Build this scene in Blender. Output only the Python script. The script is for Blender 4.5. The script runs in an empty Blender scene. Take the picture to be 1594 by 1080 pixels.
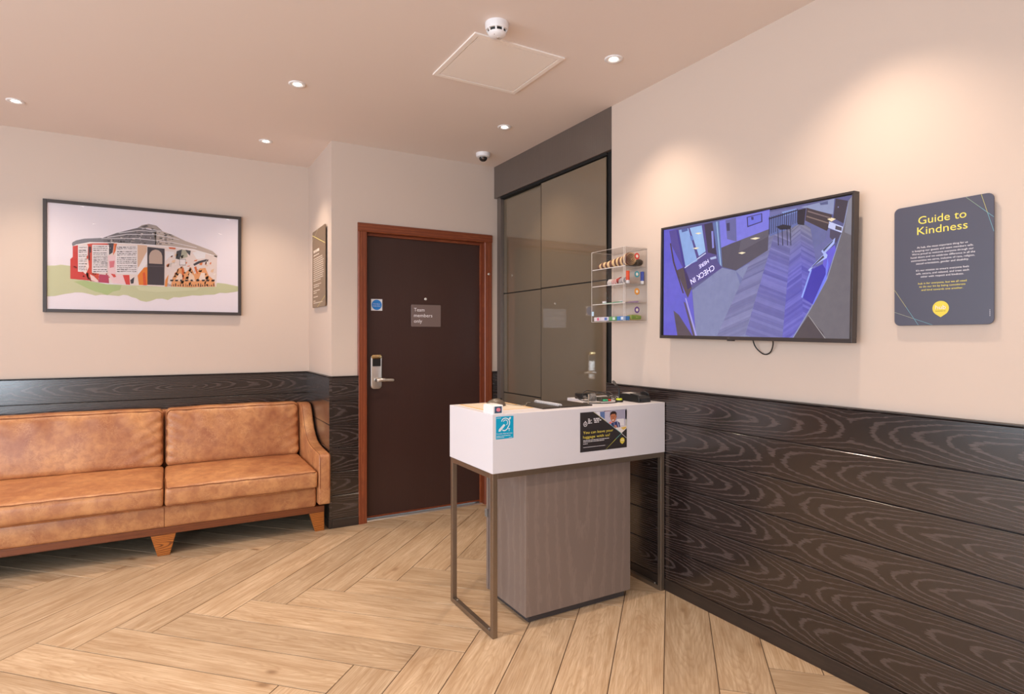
import bpy, bmesh, math, random
from mathutils import Vector, Matrix, noise

# ---------------------------------------------------------------- camera, world, light, exposure
scene = bpy.context.scene
COL = scene.collection
CAM_H = 1.30
cam_data = bpy.data.cameras.new('camera')
cam_data.sensor_fit = 'HORIZONTAL'
cam_data.sensor_width = 36.0
cam_data.lens = 36.0 * 928.0 / 1594.0
cam_data.shift_y = -14.0 / 1594.0
cam_data.clip_start = 0.02
cam = bpy.data.objects.new('camera', cam_data)
COL.objects.link(cam)
cam.location = (0, 0, CAM_H)
cam.rotation_euler = (math.radians(90), 0, math.radians(-30.1))
scene.camera = cam

world = bpy.data.worlds.new('overcast_sky')
scene.world = world
world.use_nodes = True
world.node_tree.nodes['Background'].inputs[0].default_value = (0.80, 0.90, 1.0, 1)
world.node_tree.nodes['Background'].inputs[1].default_value = 1.6

def area_light(name, loc, rot, sx, sy, power, color):
    d = bpy.data.lights.new(name, 'AREA')
    d.shape = 'RECTANGLE'
    d.size = sx
    d.size_y = sy
    d.energy = power
    d.color = color
    o = bpy.data.objects.new(name, d)
    COL.objects.link(o)
    o.location = loc
    o.rotation_euler = rot
    return o

# daylight standing outside the two windows of the lobby
FRONT_DAY = 165
LEFT_DAY = 160
area_light('daylight_front', (-2.72, -2.95, 1.45), (math.radians(90), 0, 0), 1.5, 2.1, FRONT_DAY, (0.76, 0.87, 1.0))
area_light('daylight_left', (-3.85, 0.5, 1.40), (math.radians(90), 0, math.radians(-90)), 5.6, 2.1, LEFT_DAY, (0.76, 0.87, 1.0))
SPOT_W = 41.0
SPOT_COL = (1.0, 0.80, 0.62)

vs = scene.view_settings
scene.display_settings.display_device = 'sRGB'
vs.view_transform = 'Standard'
vs.look = 'None'
vs.exposure = 0.20
vs.gamma = 1.0
vs.use_curve_mapping = False
scene.cycles.use_denoising = True
scene.cycles.max_bounces = 8
scene.cycles.diffuse_bounces = 4
scene.cycles.glossy_bounces = 4
scene.cycles.transparent_max_bounces = 16
scene.cycles.sample_clamp_indirect = 6.0
scene.cycles.caustics_reflective = False
scene.cycles.caustics_refractive = False

# ---------------------------------------------------------------- helpers
random.seed(11)

def lin(c):
    out = []
    for v in c[:3]:
        v = v / 255.0
        out.append(v / 12.92 if v <= 0.04045 else ((v + 0.055) / 1.055) ** 2.4)
    return tuple(out)

class MB:
    """collects vertices and faces in world coordinates"""
    def __init__(self):
        self.v = []
        self.f = []
    def add(self, verts, faces):
        n = len(self.v)
        self.v += [tuple(p) for p in verts]
        self.f += [tuple(i + n for i in f) for f in faces]
        return self
    def box(self, x0, x1, y0, y1, z0, z1):
        v = [(x, y, z) for z in (z0, z1) for y in (y0, y1) for x in (x0, x1)]
        return self.add(v, [(0, 2, 3, 1), (4, 5, 7, 6), (0, 1, 5, 4), (2, 6, 7, 3), (0, 4, 6, 2), (1, 3, 7, 5)])
    def prism(self, pts, axis, a, b):
        """extrude the 2D outline pts along axis from a to b"""
        def mk(p, t):
            return {'X': (t, p[0], p[1]), 'Y': (p[0], t, p[1]), 'Z': (p[0], p[1], t)}[axis]
        n = len(pts)
        v = [mk(p, a) for p in pts] + [mk(p, b) for p in pts]
        f = [tuple(range(n)), tuple(range(2 * n - 1, n - 1, -1))]
        f += [(i, i + n, (i + 1) % n + n, (i + 1) % n) for i in range(n)]
        return self.add(v, f)
    def lathe(self, profile, center, axis='Z', seg=28, cap=True):
        """profile: list of (radius, height); heights run along axis"""
        cx, cy, cz = center
        v = []
        f = []
        for r, h in profile:
            for i in range(seg):
                a = 2 * math.pi * i / seg
                p, q = r * math.cos(a), r * math.sin(a)
                v.append({'Z': (cx + p, cy + q, cz + h), 'Y': (cx + p, cy + h, cz + q), 'X': (cx + h, cy + p, cz + q)}[axis])
        m = len(profile)
        for k in range(m - 1):
            for i in range(seg):
                j = (i + 1) % seg
                f.append((k * seg + i, k * seg + j, (k + 1) * seg + j, (k + 1) * seg + i))
        if cap:
            f.append(tuple(range(seg)))
            f.append(tuple(range(m * seg - 1, (m - 1) * seg - 1, -1)))
        return self.add(v, f)
    def tube(self, path, r, seg=8, closed=False):
        pts = [Vector(p) for p in path]
        n = len(pts)
        v = []
        f = []
        up = Vector((0.13, 0.21, 1)).normalized()
        for i, p in enumerate(pts):
            a = pts[(i - 1) % n] if (closed or i > 0) else p
            b = pts[(i + 1) % n] if (closed or i < n - 1) else p
            t = (b - a)
            t = t.normalized() if t.length > 1e-9 else Vector((1, 0, 0))
            s = t.cross(up)
            s = s.normalized() if s.length > 1e-4 else Vector((1, 0, 0))
            u = s.cross(t).normalized()
            up = u
            rr = r[i] if isinstance(r, (list, tuple)) else r
            for k in range(seg):
                an = 2 * math.pi * k / seg
                v.append(p + s * (rr * math.cos(an)) + u * (rr * math.sin(an)))
        m = n if closed else n - 1
        for i in range(m):
            j = (i + 1) % n
            for k in range(seg):
                l = (k + 1) % seg
                f.append((i * seg + k, i * seg + l, j * seg + l, j * seg + k))
        if not closed:
            f.append(tuple(range(seg - 1, -1, -1)))
            f.append(tuple(range((n - 1) * seg, n * seg)))
        return self.add(v, f)

def spline(pts, n=8):
    """Catmull-Rom through pts"""
    P = [Vector(p) for p in pts]
    P = [P[0] * 2 - P[1]] + P + [P[-1] * 2 - P[-2]]
    out = []
    for i in range(1, len(P) - 2):
        for k in range(n):
            t = k / n
            out.append(0.5 * ((2 * P[i]) + (P[i + 1] - P[i - 1]) * t + (2 * P[i - 1] - 5 * P[i] + 4 * P[i + 1] - P[i + 2]) * t * t
                              + (3 * P[i] - P[i - 1] - 3 * P[i + 1] + P[i + 2]) * t * t * t))
    out.append(P[-2])
    return out

WORLD_AT = {}

def props(o, label=None, category=None, group=None, kind=None):
    for k, v in (('label', label), ('category', category), ('group', group), ('kind', kind)):
        if v:
            o[k] = v
    return o

def thing(name, label, category, loc, group=None):
    o = bpy.data.objects.new(name, None)
    o.empty_display_size = 0.1
    COL.objects.link(o)
    o.location = loc
    WORLD_AT[o.name] = Vector(loc)
    return props(o, label, category, group)

def struct_root(name, loc):
    o = bpy.data.objects.new(name, None)
    COL.objects.link(o)
    o.location = loc
    WORLD_AT[o.name] = Vector(loc)
    o['kind'] = 'structure'
    return o

def finish_mesh(me, bevel=0.0, seg=2, smooth=None):
    bm = bmesh.new()
    bm.from_mesh(me)
    bmesh.ops.recalc_face_normals(bm, faces=bm.faces)
    if bevel > 0:
        es = [e for e in bm.edges if e.is_manifold and len(e.link_faces) == 2 and e.calc_face_angle(0) > 0.6]
        bmesh.ops.bevel(bm, geom=es, offset=bevel, segments=seg, profile=0.5, affect='EDGES', clamp_overlap=True)
    bm.to_mesh(me)
    bm.free()
    if smooth is not None:
        for p in me.polygons:
            p.use_smooth = True
        me.set_sharp_from_angle(angle=math.radians(smooth))

def obj(name, mb, mat, parent=None, bevel=0.0, seg=2, smooth=None, label=None, recalc=True):
    """one mesh object; vertices given in world space, origin put at the middle"""
    vs_ = [Vector(p) for p in mb.v]
    lo = Vector((min(p.x for p in vs_), min(p.y for p in vs_), min(p.z for p in vs_)))
    hi = Vector((max(p.x for p in vs_), max(p.y for p in vs_), max(p.z for p in vs_)))
    c = (lo + hi) / 2
    me = bpy.data.meshes.new(name)
    me.from_pydata([p - c for p in vs_], [], mb.f)
    if recalc:
        finish_mesh(me, bevel, seg, smooth)
    me.materials.append(mat)
    o = bpy.data.objects.new(name, me)
    COL.objects.link(o)
    if parent is not None:
        o.parent = parent
        o.location = c - WORLD_AT[parent.name]
    else:
        o.location = c
    WORLD_AT[o.name] = c
    if label:
        o['label'] = label
    return o

def struct(name, mb, mat, bevel=0.0):
    o = obj(name, mb, mat, bevel=bevel)
    o['kind'] = 'structure'
    return o

def flat_print(name, polys, origin, ax, ay, nrm, mat, parent, eps=0.0002):
    """flat print: coloured pieces in the plane (ax, ay); polys = (level, colour, points)"""
    origin, ax, ay, nrm = Vector(origin), Vector(ax), Vector(ay), Vector(nrm)
    mb = MB()
    cols = []
    for lv, col, pts in polys:
        area = sum(pts[i][0] * pts[(i + 1) % len(pts)][1] - pts[(i + 1) % len(pts)][0] * pts[i][1] for i in range(len(pts)))
        q = list(pts) if area > 0 else list(pts)[::-1]
        mb.add([origin + ax * a + ay * b + nrm * (eps * lv) for a, b in q], [tuple(range(len(q)))])
        cols.append(col)
    o = obj(name, mb, mat, parent, recalc=False)
    me = o.data
    at = me.color_attributes.new('print_colour', 'FLOAT_COLOR', 'CORNER')
    for p, col in zip(me.polygons, cols):
        c = lin(col) + (1.0,)
        for li in p.loop_indices:
            at.data[li].color = c
    return o

def lettering(text, origin, ax, ay, mat, parent, height=None, width=None, align='LEFT', name='lettering', depth=0.0003, squeeze=None):
    """text as flat mesh; origin is the left/centre of the base line"""
    cu = bpy.data.curves.new('text', 'FONT')
    cu.body = text
    cu.size = 1.0
    cu.resolution_u = 3
    to = bpy.data.objects.new('text', cu)
    COL.objects.link(to)
    bpy.context.view_layer.update()
    dg = bpy.context.evaluated_depsgraph_get()
    me0 = bpy.data.meshes.new_from_object(to.evaluated_get(dg))
    vs_ = [v.co.copy() for v in me0.vertices]
    fs = [tuple(p.vertices) for p in me0.polygons]
    bpy.data.objects.remove(to)
    bpy.data.curves.remove(cu)
    bpy.data.meshes.remove(me0)
    x0 = min(v.x for v in vs_)
    x1 = max(v.x for v in vs_)
    sy = (height or 0.02) / 0.70
    sx = sy
    if width:
        sx = width / (x1 - x0)
        if height is None:
            sy = sx
    w = (x1 - x0) * sx
    off = {'LEFT': 0.0, 'CENTER': -w / 2, 'RIGHT': -w}[align]
    ax, ay = Vector(ax), Vector(ay)
    n = ax.cross(ay).normalized()
    mb = MB()
    mb.add([Vector(origin) + ax * ((v.x - x0) * sx + off) + ay * (v.y * sy) + n * depth for v in vs_], fs)
    return obj(name, mb, mat, parent, recalc=False)

def bars(rows, origin, ax, ay, nrm, color, mat, parent, name='small_print', seed=1):
    """lines of print too small to read: rows = (x0, x1, y, height)"""
    rnd = random.Random(seed)
    polys = []
    for x0, x1, y, h in rows:
        x = x0
        while x < x1 - h:
            w = min(rnd.uniform(1.5, 5.0) * h, x1 - x)
            polys.append((1, color, [(x, y), (x + w, y), (x + w, y + h), (x, y + h)]))
            x += w + h * 0.55
    o = flat_print(name, polys, origin, ax, ay, nrm, mat, parent)
    o['kind'] = 'stuff'
    return o

def rounded_rect(x0, x1, y0, y1, r, n=5):
    pts = []
    for cx, cy, a0 in ((x1 - r, y1 - r, 0), (x0 + r, y1 - r, 90), (x0 + r, y0 + r, 180), (x1 - r, y0 + r, 270)):
        for k in range(n + 1):
            a = math.radians(a0 + 90 * k / n)
            pts.append((cx + r * math.cos(a), cy + r * math.sin(a)))
    return pts

# ---------------------------------------------------------------- materials
def new_mat(name):
    m = bpy.data.materials.new(name)
    m.use_nodes = True
    nt = m.node_tree
    return m, nt, nt.nodes['Principled BSDF']

def plain(name, col, rough=0.5, metal=0.0, spec=0.5, coat=0.0, ior=1.5):
    m, nt, b = new_mat(name)
    b.inputs['Base Color'].default_value = lin(col) + (1,)
    b.inputs['Roughness'].default_value = rough
    b.inputs['Metallic'].default_value = metal
    b.inputs['Specular IOR Level'].default_value = spec
    b.inputs['Coat Weight'].default_value = coat
    b.inputs['IOR'].default_value = ior
    return m

class N:
    """short node writing"""
    def __init__(self, nt):
        self.nt = nt
    def new(self, t, **kw):
        n = self.nt.nodes.new(t)
        for k, v in kw.items():
            setattr(n, k, v)
        return n
    def put(self, sock, val):
        if isinstance(val, bpy.types.NodeSocket):
            self.nt.links.new(val, sock)
        elif val is not None:
            sock.default_value = val
    def math(self, op, a, b=None, c=None):
        n = self.new('ShaderNodeMath', operation=op)
        self.put(n.inputs[0], a)
        self.put(n.inputs[1], b)
        if c is not None:
            self.put(n.inputs[2], c)
        return n.outputs[0]
    def noise(self, vec, scale, detail=3.0, rough=0.5, dist=0.0):
        n = self.new('ShaderNodeTexNoise')
        self.put(n.inputs['Vector'], vec)
        n.inputs['Scale'].default_value = scale
        n.inputs['Detail'].default_value = detail
        n.inputs['Roughness'].default_value = rough
        n.inputs['Distortion'].default_value = dist
        return n.outputs['Fac']
    def xyz(self, x, y, z):
        n = self.new('ShaderNodeCombineXYZ')
        for i, v in enumerate((x, y, z)):
            self.put(n.inputs[i], v)
        return n.outputs[0]
    def ramp(self, fac, stops):
        n = self.new('ShaderNodeValToRGB')
        el = n.color_ramp.elements
        while len(el) < len(stops):
            el.new(0.5)
        for e, (p, c) in zip(el, stops):
            e.position = p
            e.color = (c, c, c, 1) if isinstance(c, (int, float)) else tuple(c) + (1,)
        self.put(n.inputs[0], fac)
        return n.outputs[0]
    def mix(self, fac, a, b, mode='MIX'):
        n = self.new('ShaderNodeMix', data_type='RGBA', blend_type=mode)
        self.put(n.inputs[0], fac)
        self.put(n.inputs[6], a if isinstance(a, bpy.types.NodeSocket) else tuple(a) + (1,))
        self.put(n.inputs[7], b if isinstance(b, bpy.types.NodeSocket) else tuple(b) + (1,))
        return n.outputs[2]
    def bump(self, h, strength, dist=0.001):
        n = self.new('ShaderNodeBump')
        n.inputs['Strength'].default_value = strength
        n.inputs['Distance'].default_value = dist
        self.put(n.inputs['Height'], h)
        return n.outputs[0]

def wood_coords(k, along, across):
    """separate object coordinates into along / across the grain, shifted per object"""
    tc = k.new('ShaderNodeTexCoord')
    oi = k.new('ShaderNodeObjectInfo')
    sp = k.new('ShaderNodeSeparateXYZ')
    k.put(sp.inputs[0], tc.outputs['Object'])
    ch = {'X': sp.outputs[0], 'Y': sp.outputs[1], 'Z': sp.outputs[2]}
    L = ch[along]
    W = None
    for c in across:
        W = ch[c] if W is None else k.math('ADD', W, ch[c])
    return L, W, oi.outputs['Random']

def wood(name, dark, light, along='X', across='Y', ring=0.006, slope=0.06, lo=0.62, hi=0.78, rough=0.4, wob=0.012,
         strength=1.0, bump=0.25, base2=None, spread=3.0, spec=0.5, pores=0.5, coat=0.0, fold=None, phase=0.0, stretch=1.0, thin=None, jag=0.55, wfreq=14.0):
    """flat-sawn timber: cathedral figure from a slice through tilted year rings"""
    m, nt, b = new_mat(name)
    k = N(nt)
    L, W, rnd = wood_coords(k, along, across)
    if stretch != 1.0:
        W = k.math('MULTIPLY', W, stretch)
    off = k.math('MULTIPLY', rnd, 37.0)
    v_long = k.xyz(k.math('MULTIPLY', L, 3.0), k.math('MULTIPLY', W, wfreq), off)
    v_jag = k.xyz(k.math('MULTIPLY', L, 24.0), k.math('MULTIPLY', W, 110.0), off)
    v_pore = k.xyz(k.math('MULTIPLY', L, 22.0), k.math('MULTIPLY', W, 520.0), off)
    n1 = k.math('SUBTRACT', k.noise(v_long, 1.0, 2.0), 0.5)
    n2 = k.math('SUBTRACT', k.noise(v_jag, 1.0, 2.0), 0.5)
    shift = k.math('MULTIPLY', k.math('SUBTRACT', rnd, 0.5), spread)
    run = k.math('ADD', k.math('ADD', L, shift), phase)
    if fold:
        run = k.math('PINGPONG', run, fold)
    depth = k.math('ADD', k.math('MULTIPLY', run, slope), k.math('MULTIPLY', n1, wob * 2.0))
    r = k.math('SQRT', k.math('ADD', k.math('MULTIPLY', depth, depth), k.math('MULTIPLY', W, W)))
    ph = k.math('ADD', k.math('DIVIDE', k.math('ADD', r, k.math('MULTIPLY', n1, wob * 0.6)), ring), k.math('MULTIPLY', n2, jag))
    fr = k.math('FRACT', ph)
    if thin:
        fr = k.math('SUBTRACT', fr, k.math('MULTIPLY', k.math('ABSOLUTE', W), thin))
    band = k.ramp(fr, [(0.0, 0.0), (lo - 0.10, 0.0), (lo, 1.0), (hi, 1.0), (0.999, 0.0)])
    pore = k.ramp(k.noise(v_pore, 1.0, 2.0), [(0.35, 1.0 - pores), (0.62, 1.0)])
    fac = k.math('MULTIPLY', k.math('MULTIPLY', band, pore), strength)
    blot = k.noise(v_long, 0.8, 2.0)
    basec = k.mix(blot, lin(dark), lin(base2 or dark))
    k.put(b.inputs['Base Color'], k.mix(fac, basec, lin(light)))
    b.inputs['Roughness'].default_value = rough
    b.inputs['Specular IOR Level'].default_value = spec
    b.inputs['Coat Weight'].default_value = coat
    b.inputs['Coat Roughness'].default_value = 0.16
    k.put(b.inputs['Normal'], k.bump(fac, bump, 0.0006))
    return m

def floor_wood():
    m, nt, b = new_mat('oak_look_floor_plank')
    k = N(nt)
    L, W, rnd = wood_coords(k, 'X', 'Y')
    off = k.math('MULTIPLY', rnd, 91.0)
    v_long = k.xyz(k.math('MULTIPLY', L, 2.2), k.math('MULTIPLY', W, 11.0), off)
    v_str = k.xyz(k.math('MULTIPLY', L, 5.0), k.math('MULTIPLY', W, 75.0), off)
    v_pore = k.xyz(k.math('MULTIPLY', L, 26.0), k.math('MULTIPLY', W, 420.0), off)
    n1 = k.math('SUBTRACT', k.noise(v_long, 1.0, 3.0), 0.5)
    shift = k.math('MULTIPLY', k.math('SUBTRACT', rnd, 0.5), 1.6)
    depth = k.math('ADD', k.math('MULTIPLY', k.math('ADD', L, shift), 0.09), k.math('MULTIPLY', n1, 0.09))
    r = k.math('SQRT', k.math('ADD', k.math('MULTIPLY', depth, depth), k.math('MULTIPLY', W, W)))
    fr = k.math('FRACT', k.math('ADD', k.math('DIVIDE', r, 0.009), k.math('MULTIPLY', n1, 2.2)))
    band = k.ramp(fr, [(0.0, 0.0), (0.45, 0.25), (0.8, 1.0), (1.0, 0.0)])
    streak = k.noise(v_str, 1.0, 4.0, 0.6)
    col = k.mix(k.ramp(streak, [(0.30, 0.0), (0.72, 1.0)]), lin((176, 148, 116)), lin((212, 188, 160)))
    blot = k.ramp(k.noise(v_long, 1.6, 3.0), [(0.42, 0.0), (0.75, 1.0)])
    col = k.mix(k.math('MULTIPLY', blot, 0.5), col, lin((154, 122, 90)))
    col = k.mix(k.math('MULTIPLY', band, 0.30), col, lin((146, 114, 82)))
    pore = k.ramp(k.noise(v_pore, 1.0, 2.0), [(0.58, 0.0), (0.72, 1.0)])
    col = k.mix(k.math('MULTIPLY', pore, 0.28), col, lin((150, 112, 76)))
    vo = k.new('ShaderNodeTexVoronoi')
    k.put(vo.inputs['Vector'], k.xyz(k.math('MULTIPLY', L, 2.6), k.math('MULTIPLY', W, 5.4), off))
    vo.inputs['Scale'].default_value = 1.0
    knot = k.ramp(k.math('ADD', vo.outputs['Distance'], k.math('MULTIPLY', n1, 0.10)), [(0.035, 1.0), (0.10, 0.0)])
    halo = k.ramp(vo.outputs['Distance'], [(0.04, 1.0), (0.24, 0.0)])
    col = k.mix(k.math('MULTIPLY', halo, 0.30), col, lin((160, 122, 84)))
    col = k.mix(k.math('MULTIPLY', knot, 0.65), col, lin((110, 78, 50)))
    tone = k.ramp(rnd, [(0.0, 0.84), (1.0, 1.08)])
    col = k.mix(1.0, col, tone, 'MULTIPLY')
    k.put(b.inputs['Base Color'], col)
    b.inputs['Roughness'].default_value = 0.46
    b.inputs['Specular IOR Level'].default_value = 0.4
    k.put(b.inputs['Normal'], k.bump(k.math('ADD', streak, k.math('MULTIPLY', pore, -0.5)), 0.22, 0.0008))
    return m

def paint(name, col, rough=0.9, amount=0.03):
    m, nt, b = new_mat(name)
    k = N(nt)
    tc = k.new('ShaderNodeTexCoord')
    n = k.noise(tc.outputs['Object'], 1.3, 2.0)
    c = lin(col)
    lo_ = tuple(x * (1 - amount) for x in c)
    k.put(b.inputs['Base Color'], k.mix(n, lo_, c))
    b.inputs['Roughness'].default_value = rough
    b.inputs['Specular IOR Level'].default_value = 0.25
    k.put(b.inputs['Normal'], k.bump(k.noise(tc.outputs['Object'], 240.0, 2.0), 0.05, 0.0005))
    return m

def leather():
    m, nt, b = new_mat('worn_tan_leather')
    k = N(nt)
    tc = k.new('ShaderNodeTexCoord')
    oi = k.new('ShaderNodeObjectInfo')
    add = k.new('ShaderNodeVectorMath', operation='ADD')
    k.put(add.inputs[0], tc.outputs['Object'])
    k.put(add.inputs[1], k.xyz(k.math('MULTIPLY', oi.outputs['Random'], 7.0), 0.0, 0.0))
    v = add.outputs[0]
    big = k.ramp(k.noise(v, 5.5, 4.0, 0.6), [(0.30, 0.0), (0.70, 1.0)])
    col = k.mix(big, lin((162, 101, 66)), lin((212, 154, 102)))
    mid = k.ramp(k.noise(v, 24.0, 4.0, 0.65, 0.4), [(0.42, 0.0), (0.66, 1.0)])
    col = k.mix(k.math('MULTIPLY', mid, 0.45), col, lin((146, 86, 60)))
    vo = k.new('ShaderNodeTexVoronoi', feature='DISTANCE_TO_EDGE')
    wv = k.new('ShaderNodeVectorMath', operation='ADD')
    nz = k.new('ShaderNodeTexNoise')
    k.put(nz.inputs['Vector'], v)
    nz.inputs['Scale'].default_value = 16.0
    nz.inputs['Detail'].default_value = 4.0
    scl = k.new('ShaderNodeVectorMath', operation='SCALE')
    k.put(scl.inputs[0], nz.outputs['Color'])
    scl.inputs['Scale'].default_value = 0.10
    k.put(wv.inputs[0], v)
    k.put(wv.inputs[1], scl.outputs[0])
    k.put(vo.inputs['Vector'], wv.outputs[0])
    vo.inputs['Scale'].default_value = 48.0
    vein = k.ramp(vo.outputs['Distance'], [(0.0, 1.0), (0.07, 0.0)])
    patch = k.ramp(k.noise(v, 9.0, 2.0), [(0.48, 0.0), (0.64, 1.0)])
    col = k.mix(k.math('MULTIPLY', k.math('MULTIPLY', vein, patch), 0.34), col, lin((226, 176, 126)))
    k.put(b.inputs['Base Color'], col)
    b.inputs['Roughness'].default_value = 0.38
    b.inputs['Specular IOR Level'].default_value = 0.5
    hgt = k.math('ADD', k.noise(v, 260.0, 2.0), k.math('MULTIPLY', k.noise(v, 20.0, 3.0), 1.2))
    k.put(b.inputs['Normal'], k.bump(hgt, 0.20, 0.0015))
    return m

def print_mat(name, rough=0.5, spec=0.3):
    m, nt, b = new_mat(name)
    k = N(nt)
    at = k.new('ShaderNodeAttribute', attribute_name='print_colour')
    k.put(b.inputs['Base Color'], at.outputs['Color'])
    b.inputs['Roughness'].default_value = rough
    b.inputs['Specular IOR Level'].default_value = spec
    return m

def screen_mat(strength):
    m, nt, b = new_mat('lit_screen')
    k = N(nt)
    at = k.new('ShaderNodeAttribute', attribute_name='print_colour')
    tc = k.new('ShaderNodeTexCoord')
    n = k.noise(tc.outputs['Object'], 30.0, 3.0)
    b.inputs['Base Color'].default_value = (0.004, 0.004, 0.005, 1)
    b.inputs['Roughness'].default_value = 0.10
    b.inputs['IOR'].default_value = 1.6
    k.put(b.inputs['Emission Color'], k.mix(k.math('MULTIPLY', n, 0.25), at.outputs['Color'], (0.02, 0.02, 0.06)))
    b.inputs['Emission Strength'].default_value = strength
    return m

def clear(name, tint=(0.97, 0.98, 0.98), ior=1.5, rough=0.0, facing=None):
    """thin clear sheet: lets light straight through, mirrors by Fresnel"""
    m = bpy.data.materials.new(name)
    m.use_nodes = True
    nt = m.node_tree
    nt.nodes.clear()
    k = N(nt)
    out = k.new('ShaderNodeOutputMaterial')
    tr = k.new('ShaderNodeBsdfTransparent')
    tr.inputs[0].default_value = tuple(tint) + (1,)
    gl = k.new('ShaderNodeBsdfGlossy')
    gl.inputs['Roughness'].default_value = rough
    lw = k.new('ShaderNodeLayerWeight')
    lw.inputs[0].default_value = 0.5
    f0 = ((ior - 1) / (ior + 1)) ** 2
    refl = k.math('ADD', k.math('MULTIPLY', k.math('POWER', lw.outputs['Facing'], 5.0), 1.0 - f0), f0)
    mx = k.new('ShaderNodeMixShader')
    nt.links.new(refl, mx.inputs[0])
    nt.links.new(tr.outputs[0], mx.inputs[1])
    nt.links.new(gl.outputs[0], mx.inputs[2])
    nt.links.new(mx.outputs[0], out.inputs[0])
    return m

def emit(name, col, strength):
    m, nt, b = new_mat(name)
    b.inputs['Base Color'].default_value = tuple(col) + (1,)
    b.inputs['Emission Color'].default_value = tuple(col) + (1,)
    b.inputs['Emission Strength'].default_value = strength
    return m

def brushed(name, col, rough=0.34):
    m, nt, b = new_mat(name)
    k = N(nt)
    tc = k.new('ShaderNodeTexCoord')
    n = k.noise(tc.outputs['Object'], 90.0, 2.0)
    c = lin(col)
    k.put(b.inputs['Base Color'], k.mix(n, tuple(x * 0.86 for x in c), c))
    b.inputs['Metallic'].default_value = 0.85
    b.inputs['Roughness'].default_value = rough
    return m

MAT = {}
MAT['wall'] = paint('warm_white_wall_paint', (211, 193, 180))
MAT['ceiling'] = paint('ceiling_paint', (236, 224, 218))
MAT['floor'] = floor_wood()
MAT['grout'] = plain('dark_grout', (84, 64, 48), 0.9)
MAT['black_oak'] = wood('black_stained_oak_board', (30, 22, 21), (116, 101, 98), 'X', 'Z', ring=0.020, slope=0.19,
                        lo=0.70, hi=0.88, rough=0.26, wob=0.030, strength=0.37, stretch=1.9, thin=1.4, coat=0.8, jag=0.6, wfreq=4.0, base2=(40, 30, 27), spread=0.5, spec=0.6, fold=0.95, phase=0.50)
MAT['black_edge'] = plain('black_stained_edge', (34, 27, 25), 0.4, spec=0.6)
MAT['skirting'] = wood('brown_black_skirting', (46, 36, 31), (70, 56, 48), 'X', 'Z', ring=0.02, slope=0.01, rough=0.35, strength=0.3, spec=0.6)
MAT['grey_oak'] = wood('grey_oak_laminate', (122, 106, 98), (150, 134, 124), 'Z', 'XY', ring=0.055, slope=0.16, lo=0.66, hi=0.78,
                       rough=0.5, wob=0.05, strength=0.36, jag=0.8, wfreq=9.0, bump=0.1, base2=(130, 114, 106), spread=1.0)
MAT['fascia'] = wood('dark_grey_oak_fascia', (92, 81, 75), (116, 104, 96), 'Z', 'XY', ring=0.010, slope=0.01, rough=0.33, strength=0.5,
                     base2=(100, 89, 82), spread=1.0, spec=0.6)
MAT['door'] = wood('dark_wenge_door', (54, 30, 25), (78, 49, 41), 'Z', 'X', ring=0.006, slope=0.004, rough=0.42, wob=0.004, strength=0.45,
                   base2=(58, 36, 31), spread=1.0, bump=0.08, spec=0.5)
MAT['casing'] = wood('red_brown_mahogany', (128, 62, 34), (166, 92, 54), 'Z', 'X', ring=0.016, slope=0.01, rough=0.38, wob=0.02, strength=0.5,
                     base2=(112, 52, 30), spread=1.0, bump=0.08)
MAT['casing_h'] = wood('red_brown_mahogany_head', (128, 62, 34), (166, 92, 54), 'X', 'Z', ring=0.016, slope=0.01, rough=0.38, wob=0.02,
                       strength=0.5, base2=(112, 52, 30), spread=1.0, bump=0.08)
MAT['leg_oak'] = wood('orange_oak_leg', (172, 100, 40), (104, 54, 18), 'X', 'Z', ring=0.011, slope=0.16, rough=0.4, wob=0.03, strength=1.0, jag=0.2, pores=0.2,
                      base2=(184, 108, 44), spread=0.3)
MAT['sofa_rail'] = wood('walnut_sofa_rail', (112, 58, 28), (84, 40, 20), 'X', 'Z', ring=0.012, slope=0.01, rough=0.4, strength=0.5, base2=(126, 68, 34))
MAT['leather'] = leather()
MAT['piping'] = plain('dark_tan_piping', (128, 72, 34), 0.5)
MAT['underside'] = plain('black_dust_cloth', (24, 20, 18), 0.9)
MAT['white_stone'] = paint('white_solid_surface', (222, 219, 225), 0.32, 0.02)
MAT['bronze'] = brushed('brushed_bronze_frame', (148, 133, 118), 0.38)
MAT['plinth'] = plain('dark_grey_plinth', (70, 64, 64), 0.5)
MAT['chrome'] = plain('satin_chrome', (222, 216, 210), 0.34, 0.9)
MAT['brass'] = plain('polished_brass', (226, 196, 140), 0.2, 1.0)
MAT['black'] = plain('black_plastic', (24, 23, 24), 0.38)
MAT['black_gap'] = plain('black_gap', (12, 11, 11), 0.8)
MAT['grey_plastic'] = plain('grey_plastic', (120, 116, 112), 0.45)
MAT['cable'] = plain('dark_cable', (48, 42, 38), 0.5)
MAT['cable_light'] = plain('grey_cable', (150, 140, 126), 0.5)
MAT['white_plastic'] = plain('white_plastic', (238, 236, 238), 0.4)
MAT['bezel'] = plain('dark_grey_bezel', (66, 60, 60), 0.3, 0.3)
MAT['screen'] = screen_mat(0.95)
MAT['print'] = print_mat('flat_print')
MAT['gloss_print'] = print_mat('glossy_flat_print', 0.3, 0.5)
MAT['glazing'] = clear('picture_glazing', (0.99, 0.99, 0.99), ior=1.35)
MAT['window_glass'] = clear('window_glass', ior=1.5)
MAT['acrylic'] = clear('clear_acrylic', (0.994, 0.994, 0.994), ior=1.28)
MAT['acrylic_edge'] = plain('acrylic_polished_edge', (236, 228, 222), 0.25)
MAT['frame_black'] = plain('black_picture_frame', (58, 50, 48), 0.45)
MAT['sign_blue'] = plain('slate_blue_sign', (78, 78, 94), 0.38)
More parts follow.
